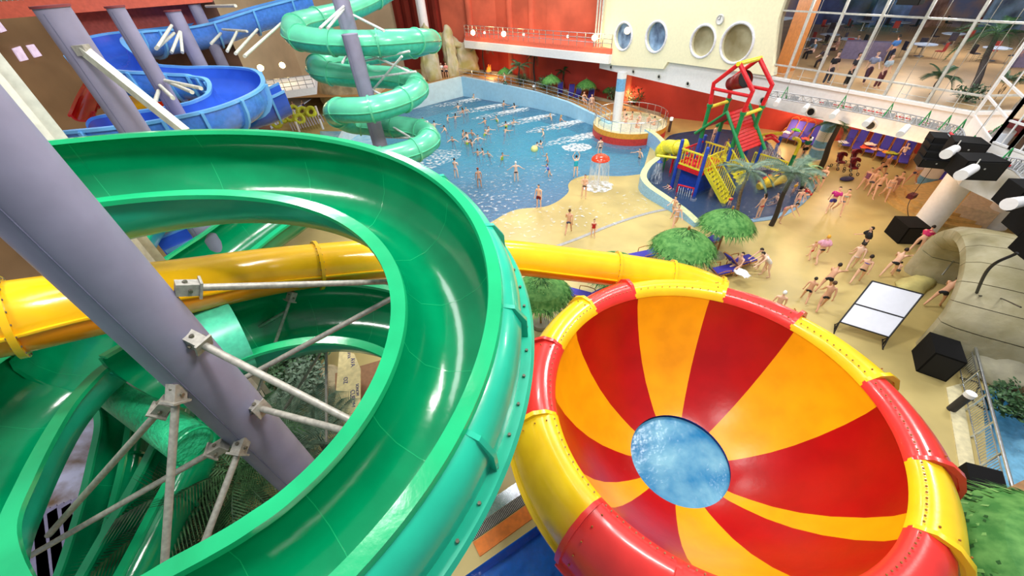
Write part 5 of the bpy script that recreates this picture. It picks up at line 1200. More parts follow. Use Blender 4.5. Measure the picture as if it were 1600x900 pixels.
# left far landing with white slab, rings
mb = MB(); a, b = at(400, 150, 5.0), at(492, 138, 5.0); d = V((-2, 6, 0)); mb.prism([(a.x, a.y), (b.x, b.y), (b.x + d.x, b.y + d.y), (a.x + d.x, a.y + d.y)], 4.5, 5.1); struct('trim_31', mb, WHITE)
t = thing('landing_railing', 'thin railing on the white landing left of the rock face', 'railing', a)
mb = MB()
for k in range(9): q = a.lerp(b, k / 8); mb.cyl((q.x, q.y, 5.1), (q.x, q.y, 6.1), .03, n=6)
for h in (5.4, 5.75, 6.1): mb.cyl((a.x, a.y, h), (b.x, b.y, h), .03, n=6)
mb.build('rail', CHROME, t)
RING = M('lime_rubber', (215, 225, 60), .35, coat=.3)
rn = 0
for (px, py, ti, sc_, lb) in ((390, 191, 20, 1.0, 'nearest yellow inner tube at the left of the pile, left half'), (411, 194, 15, 1.0, 'nearest yellow inner tube, right half'), (432, 192, 70, .8, 'upright yellow ring behind the nearest tubes'), (441, 184, 70, .8, 'yellow ring leaning in the middle of the queue'), (453, 182, 75, .85, 'tall yellow ring in the middle of the queue'), (459, 172, 60, .8, 'yellow ring carried at the back of the queue'), (472, 174, 40, .85, 'yellow ring left of the topmost pair'), (486, 175, 60, .9, 'round yellow ring showing its dark hole'), (468, 186, 65, .8, 'yellow ring at the right of the queue')):
    p = at(px, py, .9 if ti < 30 else 1.0); mb = MB(); mb.tor(p, .42 * sc_ * 1.25, .2 * sc_ * 1.2, 28, 12, Euler((rad(ti), 0, rad(px * 7 % 50))).to_matrix()); tag(mb.build('swim_ring', RING), lb, 'swim ring', 'lime yellow swim rings')
for i, (px, py) in enumerate(((420, 196), (436, 196), (446, 190), (458, 190), (465, 182), (479, 180), (428, 186))):
    person(at(px, py, 0), rad(i * 50), '%s from the left among the people queuing with yellow rings' % ordn[i], 'stand', 'dark', 'short', ((('shirt', (200, 120, 70)),), (('trunks', K),), (('suit', (60, 60, 150)),))[i % 3], i % 3, 1.0, 'people queuing with rings')
mb = MB(); t = thing('slatted_bridge', 'slatted bridge with white bollards beyond the green slide rim', 'bridge', at(485, 200, .6))
for k in range(13):
    q0, q1 = at(452 + k * 4, 192 - k * 1.1, .6), at(458 + k * 4, 204 - k * 1.1, .6); mb.bar(q0, q1, .12, .06)
mb.build('slats', M('pale_slats', (175, 170, 190), .6), t); mb = MB()
for (x, y) in ((464, 186), (468, 206), (498, 180), (505, 202)): mb = MB(); q = at(x, y, .6); mb.cyl(q, q + V((0, 0, 1)), .12, n=8); mb.build('bollard', WHITE, t)
# lazy river bit left of the wave pool
mb = MB(); q = [at(500, 230, .02), at(500, 205, .02), at(545, 205, .02), at(590, 215, .02), at(600, 250, .02)]; tag(MB().add(q, [tuple(range(5))]).build('shallow_stream', M('stream_blue', (165, 215, 230), .15, coat=.5, scale=2, rgb2=(120, 190, 220)), None, 0), 'pale blue shallow stream between the green spiral and the tube slide', 'water', kind='stuff')
# ------------------------------------------------------------------ hot tub island
t = thing('hot_tub', 'round hot tub island with orange, yellow and red painted side', 'hot tub', TUBC)
x, y = TUBC.x, TUBC.y; TR = 3.35
OBAND = M('orange_band', (240, 165, 50), .5); RBAND = M('red_band', (215, 60, 50), .5)
mb = MB(); mb.lathe((x, y, 0), [(TR, .55), (TR, 1.0)], 56); mb.build('orange_band', OBAND, t)
mb = MB(); mb.lathe((x, y, 0), [(TR + .01, -.35), (TR + .01, .55)], 56); mb.build('red_band', RBAND, t)
mb = MB(); mb.lathe((x, y, 0), [(TR, 1.0), (TR - .35, 1.02), (TR - .45, 1.0), (TR - .5, .5), (0, .45)], 56); mb.build('basin', M('tub_cream', (215, 205, 165), .6), t)
mb = MB(); mb.cyl((x, y, .5), (x, y, .82), TR - .5, n=48); w_ = mb.build('tub_water', M('milky_water', (185, 205, 185), .12, coat=.6, bump=.5, scale=5, rgb2=(225, 232, 215)), t)
mb = MB()
for k in range(24): a = 2 * PI * k / 24; mb.cyl((x + (TR - .08) * math.cos(a), y + (TR - .08) * math.sin(a), 1.0), (x + (TR - .08) * math.cos(a), y + (TR - .08) * math.sin(a), 1.9), .025, n=6)
for h in (1.9,): mb.tor((x, y, h), TR - .08, .03, 48, 6)
mb.build('railing', CHROME, t)
# striped columns
def striped(px, py, ptop, D, r, bands, label, z0=0):
    p = atD(px, py, D) if D else at(px, py, z0); t = thing('striped_column', label, 'column', (p.x, p.y, z0), 'round columns under the white slab'); z = z0
    for (h, c) in bands:
        mb = MB(); mb.cyl((p.x, p.y, z), (p.x, p.y, z + h), r, n=32, caps=False); mb.build('paint_band', c, t); z += h
    return t
CB = M('column_blue', (120, 180, 225), .5); 
striped(964, 182, 0, math.hypot(11.2, 38.4), .42, [(3.4 - .45, WHITE), (1.05, CB), (.5, WHITE)], 'white and blue striped column standing in the hot tub island', .45)
striped(1272, 248, 0, 0, .5, [(.12, WHITE), (.7, CB), (.15, WHITE), (.5, CB), (.7, WHITE), (.7, CB), (1.6, WHITE)], 'striped column between the two groups of wall loungers')
striped(1444, 288, 0, 0, .5, [(.1, WHITE), (.5, CB), (3.9, WHITE)], 'white column with blue foot behind the speaker stack')
p = at(1443, 356, 0); t = thing('white_column', 'thick leaning-looking white column beside the small stage', 'column', (p.x, p.y, 0)); mb = MB(); mb.cyl((p.x, p.y, 0), (p.x, p.y, 5.6), .62, n=40); mb.build('shaft', WHITE, t)
p = at(1560, 340, .5); t = thing('white_column', 'second thick white column at the right behind the stone arch', 'column', (p.x, p.y, 0)); mb = MB(); mb.cyl((p.x, p.y, 0), (p.x, p.y, 5.2), .62, n=40); mb.build('shaft', WHITE, t)
# curved blue wall between pools
cpts = [at(*p, .0) for p in ((1004, 222), (1018, 232), (1029, 246), (1024, 262), (1006, 276), (997, 292), (1006, 306), (1032, 322), (1060, 338), (1084, 355))]
cpp = cat(cpts, 5); n = len(cpp)
wl = ribbon('curved_pool_wall', [(p.x, p.y) for p in cpp], -.35, [1.15 - .85 * (i / (n - 1)) ** 2.2 for i in range(n)], .45, M('blue_mosaic', (150, 200, 238), .35, scale=14, var=.12), capm=M('pale_green_cap', (205, 215, 165), .6))
tag(wl, 'S-curved blue mosaic wall with pale green top between the pools', 'wall')
kp = cat([V((*q, 0)) for q in kid0[4:9]], 6); o = ribbon('pool_edge', [(p.x, p.y) for p in kp], -.3, .035, .35, M('blue_edge', (120, 165, 200), .4)); tag(o, 'pale blue curved edging of the kids pool at the sand side', 'pool edge')
# mushroom fountain
p = at(934, 291, 0); t = thing('mushroom_fountain', 'red mushroom fountain with a curtain of falling water', 'fountain', p)
mb = MB(); mb.cyl(p, p + V((0, 0, 2.1)), .06, n=12); mb.build('stem', WHITE, t)
mb = MB(); mb.lathe(p, [(0, 2.42), (.35, 2.36), (.6, 2.2), (.66, 2.05), (.55, 2.0), (0, 2.0)], 32); mb.build('cap', M('mushroom_red', (228, 65, 25), .25, coat=.5), t)
JET = water('falling_water', (225, 235, 245), .25, 9, .4)
def veil(name):
    m = bpy.data.materials.new(name); m.use_nodes = True; nt = m.node_tree; N = nt.nodes; L = nt.links; N.clear(); out = N.new('ShaderNodeOutputMaterial'); tr = N.new('ShaderNodeBsdfTransparent'); df = N.new('ShaderNodeBsdfPrincipled'); df.inputs['Base Color'].default_value = (.85, .9, .93, 1); df.inputs['Roughness'].default_value = .3
    mx = N.new('ShaderNodeMixShader'); tc = N.new('ShaderNodeTexCoord'); mp = N.new('ShaderNodeMapping'); mp.inputs['Scale'].default_value = (9, 9, .4); nz = N.new('ShaderNodeTexNoise'); nz.inputs['Scale'].default_value = 1.5; cr = N.new('ShaderNodeMapRange'); cr.inputs[1].default_value = .4; cr.inputs[2].default_value = .75; cr.inputs[4].default_value = .75
    L.new(tc.outputs['Object'], mp.inputs[0]); L.new(mp.outputs[0], nz.inputs[0]); L.new(nz.outputs[0], cr.inputs[0]); L.new(cr.outputs[0], mx.inputs[0]); L.new(tr.outputs[0], mx.inputs[1]); L.new(df.outputs[0], mx.inputs[2]); L.new(mx.outputs[0], out.inputs[0]); return m
VEIL = veil('water_veil')
mb = MB(); mb.lathe(p, [(.62, 2.05), (.7, 1.5), (.74, .8), (.78, 0.05)], 40); mb.build('water_curtain', VEIL, t)
FOAM = M('foam', (240, 245, 250), .7, bump=1.0, scale=6)
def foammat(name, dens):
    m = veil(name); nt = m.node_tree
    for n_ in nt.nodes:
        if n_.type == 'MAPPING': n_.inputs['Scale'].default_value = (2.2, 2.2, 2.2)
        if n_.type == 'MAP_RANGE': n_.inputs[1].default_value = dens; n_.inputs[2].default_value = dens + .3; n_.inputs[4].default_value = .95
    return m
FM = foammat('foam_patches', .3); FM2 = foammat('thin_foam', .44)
def foam(px, py, rx, ry, a, lb, z=.0, m=FM, grp='foam on the wave pool'):
    p = at(px, py, z); mb = MB(); rnd = random.Random(px); vs = [V((0, 0, .05))]; n = 26
    for f in (.5, 1):
        for k in range(n): r = rnd.uniform(.85, 1.1); vs.append(V((rx * f * r * math.cos(2 * PI * k / n), ry * f * r * math.sin(2 * PI * k / n), .04 if f < 1 else .0)))
    fs = [(0, 1 + k, 1 + (k + 1) % n) for k in range(n)] + [(1 + k, 1 + n + k, 1 + n + (k + 1) % n, 1 + (k + 1) % n) for k in range(n)]
    mb.add([p + Matrix.Rotation(rad(a), 3, 'Z') @ v for v in vs], fs); return tag(mb.build('foam', m, None, 60), lb, 'foam', grp, 'stuff')
foam(934, 291, 1.15, 1.05, 0, 'foam ring at the foot of the mushroom fountain', .03, FM, None)
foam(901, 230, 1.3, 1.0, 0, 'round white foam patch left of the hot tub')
glow_streaks = [(744, 153, 'first'), (773, 164, 'second'), (808, 171, 'third'), (848, 181, 'fourth'), (896, 190, 'fifth'), (926, 209, 'sixth')]
# white streaks of foam and light glow on the water, painted as foam sheets
for (px, py, s_) in glow_streaks:
    p = at(px, py, 0); foam(px - 7, py + 2, 2.0, .55, 200, '%s bright streak of foam and light glow from the left along the far pool wall' % s_, .01)
    foam(px - 26, py + 7, 3.6, .9, 200, '%s thin trailing foam and light haze from the left along the pool wall' % s_, .005, FM2)
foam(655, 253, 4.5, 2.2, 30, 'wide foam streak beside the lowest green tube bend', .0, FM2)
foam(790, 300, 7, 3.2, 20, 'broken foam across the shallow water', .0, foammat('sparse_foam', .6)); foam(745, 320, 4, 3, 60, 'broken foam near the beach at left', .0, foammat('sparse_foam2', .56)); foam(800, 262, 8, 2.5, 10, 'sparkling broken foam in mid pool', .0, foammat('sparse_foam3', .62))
foam(850, 345, 4, 1.6, 15, 'thin foam washing over the wet sand', .03, foammat('sand_foam', .58), 'foam on the sand'); foam(960, 325, 4, 2, 30, 'thin foam streaks on the sand beside the curved wall', .03, foammat('sand_foam2', .6), 'foam on the sand')
# drain strip
dp = cat([at(*q, .0) for q in ((850, 392), (900, 374), (960, 350), (1010, 334), (1048, 326))], 5); ws = MB()
for i in range(len(dp) - 1): ws.bar(dp[i] + V((0, 0, .012)), dp[i + 1] + V((0, 0, .012)), .22, .02)
tag(ws.build('drain_channel', M('drain_grey', (165, 165, 165), .5, scale=8)), 'grey drain strip crossing the sand from yellow tube to curved wall', 'drain')
# far deck railing
dr = [(-4.9, 54.6, 2.1), (0.0, 50.4, 1.9), (4.1, 47.0, 1.6), (7.3, 43.6, 1.25), (9.5, 40.0, 1.0), (10.4, 37.8, .8)]
t = thing('pool_railing', 'long steel railing along the top of the wave pool wall', 'railing', dr[0])
rp = cat([V(q) for q in dr], 6); 
for i in range(0, len(rp), 2): mb = MB(); mb.cyl(rp[i], rp[i] + V((0, 0, 1.05)), .03, n=6); mb.build('post', CHROME, t)
mb = MB()
for h in (.35, .7, 1.05): mb.tube([q + V((0, 0, h)) for q in rp], .028, 6)
mb.build('rail', CHROME, t)
mb = MB(); cb = [V((-3.0, 58.0, 1.9)), V((.5, 55.8, 1.8)), V((3, 53, 1.6)), V((6, 49.5, 1.3)), V((9.5, 46.0, 1.0)), V((13, 43, .6)), V((16, 40, .3))]
o = ribbon('planter_kerb', [(q.x, q.y) for q in cat(cb, 4)], 0, [q.z + .35 for q in cat(cb, 4)], .3, STONE); tag(o, 'low stone kerb of the planting bed along the orange wall', 'kerb')
def bollard(px, py, z, lb, h=1.0, r=.09, tilt=None):
    p = at(px, py, z); t = thing('bollard_light', lb, 'lamp', p, 'bollard lights'); mb = MB(); mb.cyl(p, p + V((0, 0, h * .8)), r, n=14); mb.build('post', M('bronze_post', (85, 70, 60), .5), t); mb = MB(); mb.cyl(p + V((0, 0, h * .8)), p + V((0, 0, h)), r * 1.3, n=14); mb.build('lamp_head', M('lamp_white', (250, 250, 250), .4, emit=.5), t)
bollard(1045, 206, .1, 'bollard light right of the hot tub', 1.3, .12); bollard(1255, 244, 0, 'bollard light left of the striped column by the loungers', 1.5, .1); bollard(834, 148, 1.3, 'bollard light on the far deck beside the railing', 1.0, .1)
# ------------------------------------------------------------------ water play tower
PB = M('play_blue', (35, 75, 185), .35); PG = M('play_green', (20, 135, 75), .35); PR = M('play_red', (215, 25, 38), .35); PY = M('play_yellow', (235, 225, 60), .35); PDR = M('roof_red', (205, 25, 30), .4); PO = M('play_orange', (240, 165, 60), .4)
zG = 5.3
corners = [at(1113, 165, zG), at(1155, 175, zG), at(1188, 167, zG), at(1144, 154, zG)]
cc0 = sum(corners, V()) / 4
e = (corners[1] - corners[0]); e.z = 0; L_ = 2.6; e.normalize(); e2 = V((-e.y, e.x, 0))
dirs = [(-1, -1), (1, -1), (1, 1), (-1, 1)]
PC4 = [cc0 + e * (a * 1.15) + e2 * (b * 1.0) for a, b in dirs]
PC4 = [V((q.x, q.y, 0)) for q in PC4]
t = thing('water_play_tower', 'tall play tower of red, green and blue pipes with tipping bucket', 'play tower', (cc0.x, cc0.y, -.35)); TW = t
for q in PC4:
    mb = MB(); mb.cyl(q - V((0, 0, .35)), q + V((0, 0, 3.2)), .13, n=16); mb.build('blue_post', PB, t)
    mb = MB(); mb.cyl(q + V((0, 0, 3.2)), q + V((0, 0, zG)), .13, n=16); mb.cyl(q + V((0, 0, zG - .1)), q + V((0, 0, zG + .06)), .18, n=16); mb.build('green_post', PG, t)
apex = []
for (i, j) in ((0, 1), (3, 2)):
    a, b = PC4[i], PC4[j]; m_ = (a + b) / 2; out_a = a + (a - m_) * .12; out_b = b + (b - m_) * .12
    for (bs, ot) in ((a, out_a), (b, out_b)):
        mb = MB(); mb.tube([bs + V((0, 0, zG)), ot + V((0, 0, zG + 1.25)), m_ + V((0, 0, zG + 2.5))], .125, 14); mb.build('red_frame', PR, t)
    mb = MB(); mb.cyl(out_a.lerp(a, .3) + V((0, 0, zG + .95)), out_b.lerp(b, .3) + V((0, 0, zG + .95)), .1, n=12); mb.build('red_crossbar', PR, t); apex.append(m_ + V((0, 0, zG + 2.5)))
mb = MB(); mb.cyl(apex[0] + (apex[0] - apex[1]) * .08, apex[1] + (apex[1] - apex[0]) * .08, .125, n=12); mb.build('ridge_bar', PY, t)
for (i, j) in ((0, 3), (1, 2)): mb = MB(); mb.cyl(PC4[i] + V((0, 0, zG - .15)), PC4[j] + V((0, 0, zG - .15)), .11, n=12); mb.build('yellow_bar', PY, t)
# bucket
bc_ = cc0 + V((0, 0, 1.5)); bd = (e * -.75 + V((0, 0, -.35)) + e2 * .3).normalized(); mb = MB()
a = bc_ - bd * .15; b = bc_ + bd * 1.15; mb.cyl(b, a, .38, .5, 24, caps=False); mb.cyl(b - bd * .02, a, .35, .47, 24, caps=False); mb.cyl(b, b - bd * .03, .38, n=24); bu = mb.build('tipping_bucket', M('bucket_red', (130, 28, 24), .4), t); mb = MB(); mb.cyl(a + bd * .12, a + bd * .13, .45, n=24); mb.build('bucket_inside', BLACK, bu)
# slanted red roof
rA, rB = PC4[1] + V((0, 0, zG - .5)) + e * .0, PC4[2] + V((0, 0, zG - .5)); dn = (e * 1.25 + V((0, 0, -1.9)))
mid1, mid2 = (PC4[0] + PC4[1]) / 2 + V((0, 0, zG - .35)), (PC4[3] + PC4[2]) / 2 + V((0, 0, zG - .35))
mb = MB(); n_ = 12; top1, top2 = (PC4[0] * .4 + PC4[1] * .6) + V((0, 0, zG - .2)), (PC4[3] * .4 + PC4[2] * .6) + V((0, 0, zG - .2)); dn = e * 1.7 + V((0, 0, -2.0))
for k in range(n_):
    q0 = top1 + dn * (k / n_); q1 = top2 + dn * (k / n_); q2 = top2 + dn * ((k + 1) / n_) + V((0, 0, .07)); q3 = top1 + dn * ((k + 1) / n_) + V((0, 0, .07)); th_ = V((0, 0, -.06)); mb.add([q0, q1, q2, q3, q0 + th_, q1 + th_, q2 + th_, q3 + th_], [(0, 1, 2, 3), (7, 6, 5, 4), (0, 4, 5, 1), (1, 5, 6, 2), (2, 6, 7, 3), (3, 7, 4, 0)])
mb.build('slanted_roof', PDR, t)
dl = -e * 1.7 + V((0, 0, -1.6)); tl1, tl2 = top1 - e * .1, top2 - e * .1; mb = MB(); mb.add([tl1, tl2, tl2 + dl * .75, tl1 + dl * .75, tl1 - V((0, 0, .06)), tl2 - V((0, 0, .06)), tl2 + dl * .75 - V((0, 0, .06)), tl1 + dl * .75 - V((0, 0, .06))], [(0, 1, 2, 3), (7, 6, 5, 4), (0, 4, 5, 1), (2, 6, 7, 3), (3, 7, 4, 0)]); mb.build('slanted_roof', PDR, t)
for s_, base in ((0, -e2 * 1.15), (1, e2 * 1.15)):
    o1 = (top1 if s_ == 0 else top2) - e2 * (.18 if s_ == 0 else -.18); mb = MB(); mb.tube([o1 + dl * 1.05, o1 + V((0, 0, .08)), o1 + dn * 1.15], .11, 12); mb.build('green_roof_pipe', PG, t)
# platform
zp = 1.75
plat = [at(1066, 262, zp), at(1108, 268, zp), at(1142, 262, zp), at(1090, 236, zp)]
f1, f2 = at(1048, 297, -.3), at(1083, 312, -.3)
ax = (f2 - f1); ax.z = 0; ax.normalize(); ay = V((-ax.y, ax.x, 0))
if ay.y < 0: ay = -ay
Q0 = V((f1.x, f1.y, 0)); Wd = (f2 - f1).length; Q1 = Q0 + ax * Wd; Q2 = Q1 + ay * 2.6; Q3 = Q0 + ay * 2.6
t = thing('play_platform', 'yellow and red railed play platform on blue posts beside the pipe tower', 'play platform', Q0 - V((0, 0, .35)))
for q, h in ((Q0, 3.3), (Q1, 3.3), (Q2, 3.0), (Q3, 3.0)): mb = MB(); mb.cyl(q - V((0, 0, .35)), q + V((0, 0, h)), .12, n=14); mb.sph(q + V((0, 0, h)), .12, 12, 6); mb.cyl(q - V((0, 0, .33)), q - V((0, 0, .2)), .22, n=14, mi=1); mb.build('post', [PB, WHITE], t)
mb = MB(); mb.prism([(q.x, q.y) for q in (Q0, Q1, Q2, Q3)], zp - .12, zp); mb.build('deck', PR, t)
def panel(a, b, z0, z1, m1, m2, nb=9, blocks=True, par=t, name='railing_panel'):
    mb = MB()
    for z in (z0 + .05, z1): mb.bar(V((a.x, a.y, z)), V((b.x, b.y, z)), .07, .1)
    for k in range(nb + 1): q = a.lerp(b, k / nb); mb.bar(V((q.x, q.y, z0)), V((q.x, q.y, z1)), .045, .045)
    if blocks:
        for r_ in range(3):
            for c_ in range(3): q = a.lerp(b, .3 + .2 * c_); mb.box(V((q.x, q.y, z0 + .25 + r_ * .3)), (.18, .1, .18), (0, 0, math.atan2((b - a).y, (b - a).x)), mi=1, bev=.03)
    return mb.build(name, [m1, m2], par)
panel(Q0, Q1, zp, zp + 1.05, PY, PR); panel(Q1, Q2, zp, zp + .9, PY, PR, 8, False); panel(Q3, Q2, zp, zp + .9, PY, PR, 8, False); panel(Q0, Q3, zp, zp + .9, PR, PY, 8, False)
mb = MB(); mb.box((Q0 + Q1) / 2 + ay * .5 + V((0, 0, .6)), (Wd * .85, .12, 1.7), (0, 0, math.atan2(ax.y, ax.x))); mb.box(Q1 + ay * 1.3 - ax * .2 + V((0, 0, .6)), (.12, 1.6, 1.7), (0, 0, math.atan2(ax.y, ax.x))); mb.build('blue_panel', PB, t)
mb = MB(); mb.bar(Q0 + V((0, 0, zp - .2)), Q1 + V((0, 0, zp - .2)), .1, .22); mb.bar(Q1 + V((0, 0, zp - .2)), Q2 + V((0, 0, zp - .2)), .1, .22); mb.build('red_beam', PR, t)
# stair
s0 = Q1 + ay * .2 + ax * .1; sd = at(1130, 325, -.3); sd = V((sd.x, sd.y, 0)); sdir = (sd - s0); Ls = sdir.length; sdir.normalize(); sn = V((-sdir.y, sdir.x, 0)); sn = sn if sn.dot(ay) > 0 else -sn; ns = 9
s0 = s0 + sn * .1
t2 = thing('play_stairs', 'bright yellow stairs with barred handrails descending into the kids pool', 'stairs', s0)
for k in range(ns):
    f = (k + .5) / ns; mb = MB(); mb.box(s0 + sdir * (Ls * f) + sn * .5 + V((0, 0, zp * (1 - f) - .1)), (Ls / ns * 1.05, .95, .06), (0, 0, math.atan2(sdir.y, sdir.x))); mb.build('tread', PY, t2)
for sd_ in (0, 1.0):
    mb = MB(); a = s0 + sn * sd_ + V((0, 0, zp)); b = s0 + sdir * Ls + sn * sd_ + V((0, 0, -.2))
    mb.bar(a, b, .06, .22); mb.bar(a + V((0, 0, .95)), b + V((0, 0, .95)), .07, .07)
    for k in range(15): q = a.lerp(b, k / 14); mb.bar(q, q + V((0, 0, .95)), .04, .04)
    mb.build('handrail', PY, t2)
u0 = Q2 + V((0, 0, zp)) - ax * .1; ud = at(1150, 300, .6) ; t3 = thing('play_stairs', 'upper flight of yellow barred railings leading to the tower', 'stairs', (u0.x, u0.y, 0))
for off in (0, .9):
    a = at(1130 - off * 3, 243, 2.6) + ay * off; b = at(1157 - off * 3, 288, 1.0) + ay * off; mb = MB(); mb.bar(a, b, .06, .18); mb.bar(a + V((0, 0, .9)), b + V((0, 0, .9)), .07, .07)
    for k in range(13): q = a.lerp(b, k / 12); mb.bar(q, q + V((0, 0, .9)), .035, .035)
    mb.build('handrail', PY, t3)
for k in range(7): q = at(1128, 243, 2.6).lerp(at(1154, 288, 1.0), (k + .5) / 7) + ay * .45; mb = MB(); mb.box(q, (.3, .9, .05), (0, 0, math.atan2(ax.y, ax.x))); mb.build('tread', PY, t3)
# yellow tube slide on the left
tp_ = cat([at(1072, 228, 2.1), at(1058, 231, 2.0), at(1044, 229, 1.7), at(1034, 236, 1.2), at(1038, 246, .6)], 6); t4 = thing('small_tube_slide', 'short fat yellow tube slide at the left of the play platform', 'tube slide', tp_[0]); mb = MB(); mb.tube(tp_, .5, 20); mb.build('tube', PY, t4)
for k in (6, 14): mb = MB(); d = (tp_[k + 1] - tp_[k]).normalized(); mb.cyl(tp_[k] - d * .04, tp_[k] + d * .04, .56, n=20); mb.build('ring', PY, t4)
mb = MB(); q = tp_[12]; mb.cyl((q.x, q.y, -.35), (q.x, q.y, 1.4), .06, n=8); mb.build('support', PG, t4)
t5 = thing('shower_pipe', 'yellow overhead pipe with a blue shower head spraying water', 'shower', at(1045, 275, -.3)); a, b = at(1026, 243, 1.9), at(1058, 247, 1.9); mb = MB(); mb.cyl(a, b, .09, n=12); mb.build('pipe', PY, t5)
mb = MB(); q = at(1046, 275, -.3); mb.cyl(q, (q.x, q.y, 1.9), .09, n=12); mb.build('red_post', PR, t5)
mb = MB(); q = a.lerp(b, .22); mb.cyl(q, q - V((0, 0, .3)), .03, n=8); mb.cyl(q - V((0, 0, .45)), q - V((0, 0, .3)), .2, .06, 16); mb.build('shower_head', PB, t5); mb = MB(); mb.lathe((q.x, q.y, 0), [(.16, q.z - .45), (.32, q.z - 1.2), (.45, -.05)], 24); mb.build('spray', VEIL, t5)
t6 = thing('spray_gate', 'low red pipe gate with a row of white water jets', 'spray gate', at(1054, 305, -.3)); a, b = at(1056, 305, -.3), at(1080, 311, -.3); mb = MB(); mb.tube([a, a + V((0, 0, .8)), b + V((0, 0, .8)), b], .07, 10); mb.build('pipe', PR, t6); mb = MB()
for k in range(7): q = a.lerp(b, (k + .5) / 7); mb.tube([q + V((0, 0, .78)), q + V((-.1, -.2, .6)), q + V((-.15, -.35, .05))], .03, 6)
mb.build('jets', VEIL, t6)
# right part: arches with streams, green-yellow pipe
t7 = thing('spray_arch', 'red and yellow spray arches behind the palms, right of the tower', 'spray arch', at(1190, 262, 0))
for (pp, m_) in ((((1168, 228, 1.6), (1175, 214, 2.0), (1200, 210, 2.2), (1222, 208, 2.3)), PY), (((1186, 228, 1.8), (1192, 220, 2.1), (1206, 216, 2.3), (1216, 222, 2.0)), PR), (((1196, 213, 2.2), (1206, 211, 2.3), (1213, 216, 2.2)), PR)): mb = MB(); mb.tube(cat([at(*q) for q in pp], 5), .1, 10); mb.build('pipe', m_, t7)
for (px, py) in ((1163, 240), (1210, 240), (1183, 250)): mb = MB(); q = at(px, py, .8); mb.cyl((q.x, q.y, -.3), (q.x, q.y, 2.1), .12, n=12); mb.build('post', PB, t7)
for (px, py) in ((1191, 225), (1202, 224), (1213, 226)): mb = MB(); q = at(px, py, 1.8); mb.tube([q, q + V((.2, -.2, -.5)), V((q.x + .35, q.y - .4, 0))], [.1, .22, .35], 12); mb.build('stream', VEIL, t7)
panel(at(1180, 238, 1.3), at(1232, 254, 1.3), .5, 1.3, PY, PY, 16, False, t7, 'yellow_fence')
t8 = thing('bent_spout', 'yellow and green bent pipe spout at the right edge of the play area', 'spout', at(1233, 262, .0)); b_ = at(1233, 262, 0); mb = MB(); mb.cyl((b_.x, b_.y, -.3), (b_.x, b_.y, 1.0), .13, n=12); mb.build('green_post', PG, t8)
mb = MB(); mb.tube(cat([V((b_.x, b_.y, 1.0)), V((b_.x, b_.y, 1.8)), V((b_.x - .25, b_.y, 2.15)), V((b_.x - .7, b_.y - .1, 2.3))], 5), .12, 12); mb.build('yellow_spout', PY, t8)
mb = MB(); p0_, p1_ = at(1185, 292, .15), at(1224, 280, .35); mb.tube([p0_, p0_.lerp(p1_, .5) + V((0, 0, .15)), p1_], [.25, .42, .3], 12); tag(mb.build('float_toy', M('yellow_toy', (240, 205, 40), .35)), 'large yellow float lying in the kids pool behind the palm', 'pool toy'); mb = MB(); mb.tube([at(1187, 285, .2), at(1205, 278, .4)], [.2, .28], 12); tag(mb.build('float_toy', M('red_toy', (220, 60, 40), .35)), 'red float behind the big yellow float', 'pool toy')
p = at(840, 226 + 6, 0); p = at(835, 233, .1); mb = MB(); mb.sph(p, .33, 14, 10); tag(mb.build('beach_ball', M('ball_green', (190, 225, 140), .4, scale=1.5, rgb2=(245, 240, 150))), 'pale green and yellow ball floating in the middle of the wave pool', 'ball')
# ------------------------------------------------------------------ speakers, truss, screen
MESHM = M('speaker_grille', (9, 9, 11), .7, bump=.3, scale=40); SPK = M('speaker_black', (13, 13, 15), .75, spec=.2)
def cab(p, w_, d_, h_, rz, lb, tilt=0, grp=None, name='loudspeaker', wedge=0.0):
    t = thing(name, lb, 'loudspeaker', p, grp); Rr = Euler((tilt, 0, rz)).to_matrix(); mb = MB()
    if wedge:
        vs = [V((sx * w_ / 2 * (1 - (wedge if sy > 0 else 0)), sy * d_ / 2, sz_ * h_ / 2)) for sx in (-1, 1) for sy in (-1, 1) for sz_ in (-1, 1)]; mb.add([p + Rr @ (v + V((0, 0, h_ / 2))) for v in vs], [(0, 1, 3, 2), (4, 6, 7, 5), (0, 4, 5, 1), (2, 3, 7, 6), (0, 2, 6, 4), (1, 5, 7, 3)])
    else: mb.box(p + Rr @ V((0, 0, h_ / 2)), (w_, d_, h_), Rr, bev=.02)
    mb.build('cabinet', SPK, t); mb = MB(); mb.box(p + Rr @ V((0, -d_ / 2 - .01, h_ / 2)), (w_ * .92, .02, h_ * .9), Rr); mb.build('grille', MESHM, t)
    mb = MB(); mb.box(p + Rr @ V((0, -d_ / 2 - .025, h_ * .62)), (.05, .02, .05), Rr); mb.build('badge', FR, t); return t
def cube_at(c, lb, s_, rz):
    return cab(V((c.x, c.y, 0)), s_, s_, s_ * .92, rz, lb)
def floorcube(pp, h, lb):
    """box standing on the floor; pp = three visible base corner pixels (left, near, right)"""
    a, b, c = [at(*q, 0) for q in pp]; t = thing('floor_loudspeaker', lb, 'loudspeaker', a); d = a + (c - b); mb = MB(); mb.prism([(q.x, q.y) for q in (a, b, c, d)], 0, h); mb.build('cabinet', SPK, t)
    o_ = (a + b + c + d) / 4
    mb = MB(); q = [b.lerp(c, .06), b.lerp(c, .94)]; n_ = ((b + c) / 2 - o_).normalized() * .02; mb.add([q[0] + n_ + V((0, 0, .05)), q[1] + n_ + V((0, 0, .05)), q[1] + n_ + V((0, 0, h - .05)), q[0] + n_ + V((0, 0, h - .05))], [(0, 1, 2, 3)]); mb.build('grille', MESHM, t)
